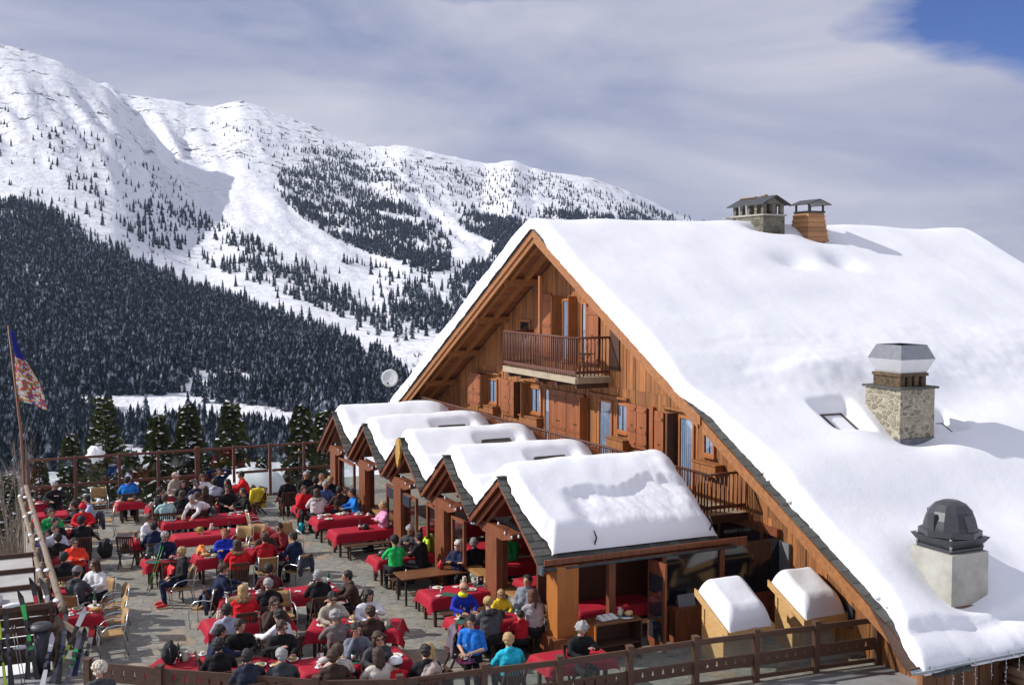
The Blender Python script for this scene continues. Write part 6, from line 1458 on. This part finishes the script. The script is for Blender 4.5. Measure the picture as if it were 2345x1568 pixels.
# undergrowth around the terrace
NC=900; V2=[];F2=[];o_=0; rr=random.Random(9)
for k in range(NC):
    px_=rr.uniform(-80,70) if k%3 else rr.uniform(560,760); dep=rr.uniform(36,75) if k%3 else rr.uniform(50,80); 
    r=dep; X=vx*r+vy*(px_-1172)/2500*r; Y=vy*r-vx*(px_-1172)/2500*r
    if Y<46 and X>.2: continue
    g=ground_at(X,Y); 
    for q in range(7):
        h_=rr.uniform(.5,1.8); a=rr.uniform(0,6.3); d=h_*rr.uniform(.1,.5); V2+=[(X-.012,Y,g-.05),(X+.012,Y,g-.05),(X+d*math.cos(a),Y+d*math.sin(a),g+h_)]; F2.append((o_,o_+1,o_+2)); o_+=3
me=npmesh('undergrowth',np.array(V2),np.array(F2),[mat('dry_twig',(.16,.12,.08),.9,var=.4)],smooth=False); inst('undergrowth',me,label='thin dry leafless undergrowth outside the terrace',category='undergrowth',kind='stuff')
# tiny huts on the slopes
def hut(px_,py_,dep,s,lab):
    X,Y,Z=inv(px_,py_,dep); g=ground_at(X,Y); t=thing('mountain_hut',lab,'hut',(X,Y,g-.3),.5); t.scale=(s,s,s)
    b=MB(); b.prism([(-2,0),(2,0),(2,2),(0,3.2),(-2,2)],'y',-2.5,2.5); b.build('wall',DARKW,t)
    b=MB(); 
    for q in (-1,1): b.prism([(0,3.25),(q*2.5,1.8),(q*2.5,2.2),(0,3.75)],'y',-2.9,2.9)
    b.build('snowy_roof',SNOW,t)
hut(637,972,330,.75,'tiny wooden hut with snowy roof in the valley clearing'); hut(988,637,1250,1.5,'tiny remote hut on the sunny slope left of the chalet gable')
# ---------------- pine cabinets
def cabinet(x0,x1_,yf,yb,zf_,zb,lab):
    t=thing('storage_cabinet',lab,'cabinet',(x0,yf,0),0,'pale pine cabinets'); L=x1_-x0; Dp=yb-yf; 
    for xx in (.08,L-.11): b=MB(); b.prism([(.28,-.15),(Dp-.10,-.15),(Dp-.10,zb-.14),(.28,zf_+.02)],'x',xx,xx+.03); b.build('side_panel',PINEW,t)
    for yy in (.25,Dp-.16):
        b=MB(); b.bx(.05,.13,yy,yy+.08,-.15,zf_+(zb-zf_)*(yy/Dp)-.08); b.build('corner_post',PINEW,t); b=MB(); b.bx(L-.13,L-.05,yy,yy+.08,-.15,zf_+(zb-zf_)*(yy/Dp)-.08); b.build('corner_post',PINEW,t)
    b=MB(); b.bx(.13,L-.13,.27,.30,-.15,zf_-.02); b.build('front_panel',mat('shaded_pine_front',(.50,.40,.26),.6,scale=4,island=.1),t)  # front panel colour is the pine with the roof's shade mixed in
    sl=(zb-zf_)/Dp
    b=MB(); b.prism([(-.02,zf_-.06),(Dp+.05,zb-.0),(Dp+.05,zb+.05),(-.02,zf_-.01)],'x',-.03,L+.03); b.build('roof_board',PINEW,t)
    b=MB(); 
    for xx in (-.065,L+.032): b.prism([(-.06,zf_-.13),(Dp+.07,zb-.07),(Dp+.07,zb+.09),(-.06,zf_+.03)],'x',xx,xx+.033)
    b.bx(-.03,L+.03,-.062,-.022,zf_-.14,zf_+.02); b.build('trim_board',PINEW,t)
    b=MB()
    def f(u,v):
        xx=-.0+L*u; yy=-.05+(Dp+.05)*v; e=edgef(min(xx+.001,L-xx+.001),.26)*edgef(yy+.052,.30)*edgef(Dp-yy+.01,.3)
        return (xx-.02*math.sin(e*3)*(1 if u<.5 else -1),yy,zf_+sl*yy+.0+e*(.47+.03*nz(x0+xx*2,yy*2)))
    b.grid(f,46,46); b.build('snow_cover',SNOW,t)
cabinet(14.72,15.92,19.92,21.1,.88,1.50,'pale pine cabinet with a thick snow cap, the left one of two')
cabinet(16.90,18.10,19.92,21.15,.88,1.44,'pale pine cabinet with a thick snow cap, the right one of two')
# ---------------- serving counter
t=thing('serving_counter','dark open counter carrying trays in front of the porch corner','counter',(12.15,21.45,0))
b=MB(); b.bx(0,1.25,0,.55,.92,.96); b.build('top',TOPW,t); b=MB(); b.bx(0,.03,0,.55,0,.918); b.build('side_panel',mat('orange_side_panel',(.42,.14,.03),.5,scale=3,stretch=(5,5,1)),t)
b=MB(); b.bx(1.22,1.25,0,.55,0,.918); b.build('side_panel',DARKW,t); b=MB(); b.bx(.032,1.218,.5,.53,0,.918); b.bx(.032,1.218,.02,.5,.4,.42); b.build('back_panel',DARKW,t)
b=MB(); 
for k in range(3): b.box((.0+k*.16,0,.03+.0*k),(.14,.26,.03)); b.box((k*.16,.0,.06),(.12,.24,.02),0,Matrix.Rotation(.2,3,'X'))
b.build('cutlery_tray',WH,None,(12.45,21.7,.965),.1,label='white cutlery tray at the left end of the dark counter',category='tray')
b=MB(); b.lathe([(0,0),(.2,0),(.23,.02),(0,.015)],n=18); b.build('platter',METAL,None,(13.1,21.72,.962),0,label='round metal platter at the right end of the dark counter',category='platter')
inst('jug',once('jug',m_jug),None,(13.0,21.8,.98),0,label='cream jug standing on the round metal platter',category='jug')
b=MB(); b.ell((0,0,.07),(.12,.08,.07),0,12,7,noise=.2,seed=1); b.build('bread_loaf',FOOD,None,(13.18,21.7,.975),.3,label='brown loaf on the round metal platter',category='bread')
b=MB(); b.box((0,0,.10),(.5,.03,.34),0,Matrix.Rotation(-.25,3,'X')); b.box((0,.15,.05),(.4,.2,.1)); b.build('tray_rack',mat('grey_trays',(.20,.22,.26),.4,scale=8),None,(15.1,22.15,.87),0,label='grey rack of glasses on the ledge right of the porch door',category='rack')
b=MB(); b.bx(14.66,15.75,21.95,22.25,0,.85); b.build('bar_ledge',PORCHW,label='low brown wooden ledge right of the open porch door',category='ledge')
# ---------------- draped jackets
def jacket(x,y,z,rz,col,lab,w=.5,drop=.62,c2=None):
    t=thing('jacket',lab,'jacket',(x,y,z),rz,'jackets left on the chairs'); mt=mat('jacket_%02d%02d%02d'%tuple(int(q*99) for q in col),col,.7,var=.25,scale=7,bump=.6,bscale=12)
    b=MB(); seed=x*3
    def f(u,v):
        s=(v-.5)*2*drop; zz_=-abs(s); yy=(.07+.06*abs(s)/drop)*(1 if s>0 else -1)*min(1,abs(s)*9); ww=w*(1+.25*abs(s)/drop)
        n_=.035*mnoise.noise(Vector((u*4,v*6,seed))); return ((u-.5)*ww,yy+n_+.02*math.sin(u*9),zz_+.03*math.sin(u*3.1))
    b.grid(f,18,26); o=b.build('body',mt,t); md=o.modifiers.new('s','SOLIDIFY'); md.thickness=.025
    for s in (-1,1): MB().tube([(s*w*.5,-.06,-.03),(s*w*.62,-.09,-.28),(s*w*.60,-.10,-.56)],[.07,.065,.05],10).build('sleeve',mt,t)
jacket(4.10,30.95,.98,R(-90+10),(.60,.012,.02),'bright red jacket draped over the chair of the blond woman',.5,.7)
jacket(9.15,22.6,1.0,R(80),(.13,.10,.13),'grey purple jacket draped over a chair behind the waiter',.55,.6)
jacket(11.5,30.6,1.15,R(60),(.55,.75,.03),'fluorescent yellow green jacket hanging beside the black clothed person',.6,.6)
jacket(8.62,41.2,1.0,R(20),(.78,.62,.03),'bright yellow jacket hung over a chair by the snow mound',.5,.75)
jacket(4.55,28.3,.92,R(70),(.03,.04,.09),'navy and white jacket piled on the woven chair in the open aisle',.45,.4)
jacket(5.2,32.9,.98,R(85),(.80,.22,.03),'orange jacket hung at the left end of the long table',.35,.45)
k_=0
for p_ in [o for o in COL.objects if o.name.startswith('person') and o.type=='EMPTY']:
    l_=p_['label']
    if 'from behind' in l_ or 'facing away' in l_ or 'seen from' in l_ or 'chair' in l_:
        k_+=1
        if k_%2: a_=p_.rotation_euler[2]; jacket(p_.location.x+math.sin(a_)*.27,p_.location.y-math.cos(a_)*.27,.99,a_,[(.02,.02,.025),(.04,.05,.09),(.10,.09,.09),(.25,.02,.03),(.03,.05,.04)][k_%5],'coat on the chair back of '+l_.replace('person','someone'),.42,.38)
cane_chair(4.55,28.3,R(60),'woven metal armchair holding the navy and white jacket'); cane_chair(2.2,27.1,R(90),'woven metal armchair nearest to the ski rack'); cane_chair(2.3,28.2,R(90),'woven metal armchair second from the ski rack')
cane_chair(2.45,29.4,R(95),'woven metal armchair behind the man in the grey beanie'); cane_chair(3.12,40.2,R(80),'empty woven metal armchair right of the pale blue shirt'); cane_chair(3.2,43.6,R(180),'woven metal armchair with a white helmet at the far screen')
cane_chair(5.15,26.7,R(180),'empty woven metal armchair behind the lilac hoodie table'); cane_chair(6.2,26.75,R(180),'empty woven metal armchair left of the long black coat'); cane_chair(6.75,34.6,R(150),'empty woven metal armchair right of the blue sweater'); cane_chair(7.25,34.7,R(160),'empty woven metal armchair behind the maroon sunglasses person'); cane_chair(7.75,37.0,R(-90),'empty woven metal armchair at the right end of the platter table'); cane_chair(8.3,34.6,R(200),'tipped woven armchair right of the long empty table')
wood_chair(3.35,35.2,R(-20),'dark folding chair hung with a black bag in the aisle'); wood_chair(4.12,30.9,R(180),'dark chair under the bright red jacket'); wood_chair(9.15,22.6,R(80),'dark chair under the grey purple jacket'); wood_chair(8.62,41.2,R(110),'dark chair under the bright yellow jacket')
# ---------------- helmets, bags, goggles
def helmet(x,y,z,col,lab): 
    t=thing('ski_helmet',lab,'helmet',(x,y,z),x*2,'helmets laid down'); m_=mat('helmet_'+str(col),col,.3,var=.05); MB().ell((0,0,.02),(.12,.15,.13),0,14,9,zmin=-.25).build('shell',m_,t); MB().tube([(-.11,.08,.0),(0,.16,.02),(.11,.08,.0)],.022,8).build('goggles',GLAS,t)
helmet(3.2,43.6,.50,(.75,.75,.78),'white ski helmet on the woven chair at the far screen'); helmet(4.0,32.7,.80,(.78,.62,.03),'yellow ski helmet on the table with the green ski poles'); helmet(3.75,32.9,.80,(.02,.02,.02),'black ski helmet beside the yellow one'); helmet(5.5,32.6,.80,(.02,.02,.02),'black ski helmet at the left of the long table'); helmet(10.0,30.3,.80,(.06,.05,.05),'dark ski helmet left of the green tshirt man'); helmet(3.35,23.65,.80,(.03,.03,.03),'black ski helmet on the front table beside the backpack'); helmet(1.35,41.0,.80,(.02,.02,.02),'black ski helmet on the second table from the flagpole'); helmet(10.6,33.9,.80,(.02,.02,.02),'black ski helmet on the empty porch side table'); helmet(10.7,23.5,.80,(.02,.02,.02),'black ski helmet amid the glasses beside the small child')
def bag(x,y,z,rz,lab,col=(.015,.015,.018),s=1.):
    t=thing('backpack',lab,'backpack',(x,y,z),rz,'bags and backpacks'); t.scale=(s,s,s); m_=mat('bag_'+str(col),col,.7,var=.4,scale=10,bump=.8); MB().ell((0,0,.22),(.17,.13,.26),0,14,10,noise=.35,seed=x).build('main_pocket',m_,t); MB().ell((0,.12,.16),(.12,.06,.13),0,10,7,noise=.3).build('front_pocket',m_,t)
    for q in (-1,1): MB().tube([(q*.09,-.12,.40),(q*.11,-.19,.25),(q*.09,-.12,.05)],.015,6).build('strap',BLKM,t)
bag(3.05,23.5,.78,.5,'black backpack dumped on the left of the front table'); bag(2.85,36.75,0,.2,'large black backpack on the paving behind the broad person',s=1.3); bag(3.3,35.2,.45,1.,'black bag hanging off the folding chair in the aisle',s=.7); bag(9.4,37.5,0,1.,'turquoise rucksack under the table of the white puffer coat',(.01,.35,.45),.8); bag(11.75,22.9,.4,.5,'black backpack on the bench at the corner post'); bag(11.9,24.1,.9,.8,'pink and blue bag lying on the parapet sill',(.45,.12,.5),.5); bag(11.0,28.2,.77,.8,'small red bag lying on the bare brown table',(.60,.02,.03),.55); bag(10.6,23.3,0,.3,'black bag on the paving below the charcoal puffer coat',s=.8)
# waiter's tray
wt=[p for p in PEOPLE if 'waiter' in p[9]][0]
wx,wy=wt[0],wt[1]; d_=Vector((math.cos(R(-135)),math.sin(R(-135)),0)); c_=Vector((wx,wy,0))+d_*.30
t=thing('tray','round purple tray held by the waiter','tray',(c_.x,c_.y,1.06)); MB().lathe([(0,0),(.19,0),(.205,.02),(.2,.02),(.185,.006),(0,.006)],n=22).build('plate',mat('purple_tray',(.12,.02,.06),.3),t)
for k,(dx,dy,me_,lab,cat) in enumerate(((-.05,.03,'b','small beer glass with a white head on the waiter tray','beer glass'),(.08,-.05,'g','empty wine glass on the waiter tray','wine glass'),(.03,.10,'c','white cup on the waiter tray','cup'))):
    if me_=='b':
        b=MB(); b.lathe([(0,0),(.03,0),(.034,.09)],n=12,mi=0); b.lathe([(.034,.09),(.034,.115),(0,.12)],n=12,mi=1); me2=b.mesh('beer_glass',[mat('amber_beer',(.25,.09,.01),.15),WH])
    else: me2=once('wine_glass' if me_=='g' else 'cup',None)
    inst(cat.replace(' ','_'),me2,None,(c_.x+dx,c_.y+dy,1.075),0,label=lab,category=cat)
# big menu card
t=thing('menu_stand','small dark menu card standing at the wall end of the table','menu',(11.35,26.2,.775)); MB().box((0,0,.13),(.16,.012,.24)).build('card',mat('menu_black',(.02,.015,.03),.5),t); MB().ell((0,-.008,.17),(.035,.003,.04),0,10,6).build('emblem',WH,t); MB().box((0,0,.005),(.12,.07,.01)).build('foot',WH,t)
# flower bowl
t=thing('flower_bowl','yellow bowl with a green plant on the long empty table','plant bowl',(5.6,35.5,.775)); MB().lathe([(0,0),(.08,0),(.12,.09),(0,.08)],n=14).build('bowl',mat('yellow_bowl',(.6,.42,.04),.5),t); MB().ell((0,0,.13),(.12,.12,.07),0,14,9,noise=.8,seed=2).build('plant',SALAD,t)
# wool hat on the table near the wine glasses, pizza
b=MB(); b.ell((0,0,.06),(.13,.10,.08),0,16,9,noise=.2); b.build('wool_hat',mat('cream_wool',(.62,.60,.56),.95,bump=.8,scale=30),None,(6.0,22.15,.78),0,label='cream striped wool hat lying on the front table',category='hat')
for k,(fx,fy,lab) in enumerate(((.72,.35,'half eaten pizza on a plate at the right of the front table'),(.86,.45,'pizza in a pale dish at the right corner of the front table'))):
    x,y,ang,L,Wd,ph=TBL[19]; lx_,ly=fx*L,fy*Wd; b=MB(); b.lathe([(0,0),(.16,0),(.19,.02),(0,.016)],n=20); b.lathe([(0,.017),(.155,.019),(.15,.03),(0,.028)],n=20,mi=1); b.build('pizza',[WH,FOOD],None,(x+lx_*math.cos(ang)-ly*math.sin(ang),y+lx_*math.sin(ang)+ly*math.cos(ang),.78),0,label=lab,category='pizza')
# ---------------- skis, rack, bin, lean-to
def pole_ski(base,top,cols,lab,w=.125,n=2,kind='skis'):
    base=Vector(base);top=Vector(top); d=(top-base); L=d.length; u=d.normalized(); side=u.cross(Vector(FWD)).normalized(); nrm=side.cross(u).normalized()
    t=thing(kind.rstrip('s') if n==1 else 'skis',lab,'ski poles' if kind=='poles' else 'skis' if kind=='skis' else kind,tuple(base),0,'skis leaning at the rack' if kind!='poles' else 'ski poles')
    for k in range(n):
        off=nrm*(.03*k)+side*(.02*k)
        if kind=='poles':
            p0=Vector((0,0,0))+side*(.07*k); MB().tube([p0,p0+d],.009,6).build('shaft',mat('pole_%s'%(cols[0],),cols[0],.3),t); MB().tube([p0+u*L*.9,p0+u*L*1.02],.018,8).build('grip',BLKM,t); MB().lathe([(0,0),(.045,.003),(0,.01)],tuple(p0+u*.08),10).build('basket',BLKM,t); continue
        b=MB(); P_=[];M_=12
        for q in range(M_+1):
            f=q/M_; ww=w*(.55+.45*abs(2*f-1)**1.2)*(1 if f<.93 else (1-((f-.93)/.07)**2*.8)); cv=nrm*(.09*max(0,f-.86)/.14*max(0,f-.86)*7)
            P_.append((u*L*f+off-cv,ww,.5))
        vs=[];fs=[];ms2=[]
        for c,ww,_ in P_:
            for s_,h_ in ((-1,-1),(1,-1),(1,1),(-1,1)): vs.append(c+side*s_*ww/2+nrm*h_*.008)
        for q in range(M_):
            for e in range(4): fs.append((q*4+e,q*4+(e+1)%4,q*4+4+(e+1)%4,q*4+4+e)); ms2.append(q*len(cols)//M_)
        fs+= [(0,1,2,3),(M_*4+3,M_*4+2,M_*4+1,M_*4)]; ms2+=[0,0]
        b.v=[tuple(v) for v in vs]; b.f=fs; b.m=ms2; b.sm=[False]*len(fs); b.build('ski',[mat('ski_%s'%(c,),c,.3,var=.05) for c in cols],t)
        for f,hh2 in ((.40,.05),(.56,.06)): b=MB(); b.box(u*L*f+off-nrm*(.035),(.07,.07,.10),0,Matrix((side,nrm,u)).transposed()); b.build('binding',mat('binding_black',(.03,.03,.03),.4),t)
K=(.015,.015,.018);Wt=(.5,.5,.53);Gn=(.02,.42,.08);Rd=(.45,.02,.03);Yg=(.32,.45,.03);Nv=(.02,.03,.12);Gy=(.10,.10,.12)
pole_ski((.55,26.0,0),(.24,26.5,1.92),[K,K,Gn,K,Gn,K],'black skis with bright green stripes leaning left of the bin')
pole_ski((.02,25.9,0),(-.06,26.4,1.55),[K,Gy,K],'plain black skis leaning at the left picture edge')
pole_ski((-.1,25.9,0),(-.2,26.4,1.40),[Yg,K,Yg],'yellow green skis at the far left edge',.07)
pole_ski((.78,27.9,0),(.52,28.6,1.65),[Rd,Wt,Rd,K],'red skis with white marks leaning behind the bin')
pole_ski((1.18,27.9,0),(.74,28.6,1.62),[Gy,Rd,Wt,Gy],'grey and red skis leaning across the log post')
pole_ski((.98,26.6,0),(1.26,27.4,1.15),[K,K,Gy],'matt black skis right of the bin with wide tips',.12)
pole_ski((.82,25.6,0),(1.60,26.2,1.42),[Gy,Yg,K,Wt],'long skis with yellow green and grey tips leaning right')
pole_ski((1.12,25.4,0),(1.46,25.9,.98),[Gy,Gn,Gy],'grey skis with a green line right of the bin')
pole_ski((1.30,25.9,0),(1.60,26.5,.85),[Nv,Nv,K],'short dark navy skis near the fence end')
pole_ski((1.50,26.0,0),(1.75,26.5,.90),[Wt,Wt,Wt,Rd],'single wide white ski near the fence end',.16,1)
pole_ski((.62,25.4,0),(.9,26.1,.95),[Wt,Nv,Wt],'white and navy skis between the bin and the grey skis')
pole_ski((3.62,32.0,0),(4.1,32.15,1.42),[Gn],'bright green ski poles leaning on the table',kind='poles')
pole_ski((.3,25.6,0),(.12,26.2,1.2),[Gy],'grey ski poles left of the bin',kind='poles')
pole_ski((.35,26.1,0),(.42,26.7,1.25),[K,Gy,K],'dark skis directly behind the round bin')
pole_ski((.95,25.5,0),(1.15,26.2,1.05),[K,Nv,Gy],'dark blue grey skis in front of the matt black pair')
pole_ski((1.05,27.0,0),(.95,27.9,1.35),[K,Rd,K],'black skis with a red middle against the log post')
pole_ski((-.45,26.0,0),(-.3,26.6,1.5),[K,K,Gy],'black skis cut by the left picture edge')
t=thing('bollard_bin','round dark metal bin with a domed cap among the skis','bin',(.66,26.3,0)); MB().lathe([(0,0),(.17,0),(.165,1.05),(0,1.05)],n=20).build('body',mat('bin_metal',(.03,.032,.04),.5,var=.3,bump=.2),t); MB().lathe([(.19,1.04),(.25,1.05),(.25,1.10),(.19,1.16),(0,1.19)],n=20).build('cap',mat('bin_cap',(.06,.06,.065),.5),t); MB().lathe([(0,0),(.21,0),(.2,.05),(0,.05)],n=20).build('base_ring',mat('bin_cap',(0,0,0)),t)
t=thing('ski_rack','brown wooden ski rack with snow on its beams beside the log railing','ski rack',(0,27,0))
for k,(y,z) in enumerate(((27.1,1.25),(27.0,.75),(26.9,.3))): MB().bx(-1.6,.95,y-27,y-27+.08,z,z+.13).build('beam',FENCEW,t)
for k in range(6): MB().bx(-1.62,.98,.20,.24,.02+k*.215,.02+k*.215+.185).build('back_board',DARKW,t)
for x in (-1.5,-.3,.85): MB().bx(x,x+.09,.12,.22,0,1.4).build('post',FENCEW,t)
for x,y,z in ((-.3,.05,.9),(.3,-.02,.46),(-.8,.1,1.42),(.1,.12,1.42)): MB().ell((x,y,z),(.22,.07,.06),0,12,6,noise=.4,seed=x*3).build('snow_patch',SNOW,t)
t=thing('lean_to','low snow filled wooden frame shelter outside the log railing','shelter',(-.4,30,-.2))
FR=mat('pale_panel',(.52,.50,.48),.7,scale=2,col2=(.40,.38,.36))
for k in range(4):
    y0=-1.3+k*1.35; b=MB(); b.prism([(y0,.55+.12*k),(y0+1.25,.70+.12*k),(y0+1.25,.74+.12*k),(y0,.59+.12*k)],'x',-1.4,1.05); b.build('panel',FR,t); b=MB(); b.bx(-1.5,1.1,y0+1.26,y0+1.34,.45+.12*k,.86+.12*k); b.build('beam',DARKW,t)
for x in (-1.5,1.06): b=MB(); b.bx(x,x+.06,-1.4,4.2,.1,.5); b.build('side_board',DARKW,t)
MB().ell((-.3,.6,.85),(.5,.55,.28),0,20,12,noise=.5,seed=4).build('snow_heap',SNOW,t); MB().ell((-.5,-1.2,.62),(.7,.5,.30),0,20,12,noise=.4,seed=8).build('snow_heap',SNOW,t)
t=thing('heater_lamp','slim dark terrace lamp post with a candle holder at the far screen','lamp',(11.0,44.2,0)); MB().tube([(0,0,0),(0,0,1.75)],.025,8).build('pole',BLKM,t); MB().lathe([(0,1.75),(.22,1.76),(.24,1.79),(0,1.82)],n=16).build('dish',BLKM,t); MB().ell((0,0,1.88),(.04,.04,.07),0,8,5).build('flame_glass',mat('amber_glass',(.7,.45,.08),.3),t)

# ================================================================ air
hz=MB(); hz.bx(-2600,4200,-60,4300,-63,700); ho=hz.build('haze',None if 0 else bpy.data.materials.new('haze_air'),kind='stuff',label='faint bluish mountain air over the whole valley',category='haze')
hm=ho.data.materials[0]; hm.use_nodes=True; ht=hm.node_tree; ht.nodes.clear(); hv=ht.nodes.new('ShaderNodeVolumePrincipled'); hv.inputs['Color'].default_value=(.62,.74,1,1); hv.inputs['Density'].default_value=.00006; hv.inputs['Anisotropy'].default_value=.2
hout=ht.nodes.new('ShaderNodeOutputMaterial'); ht.links.new(hv.outputs[0],hout.inputs['Volume'])
S.cycles.volume_bounces=0
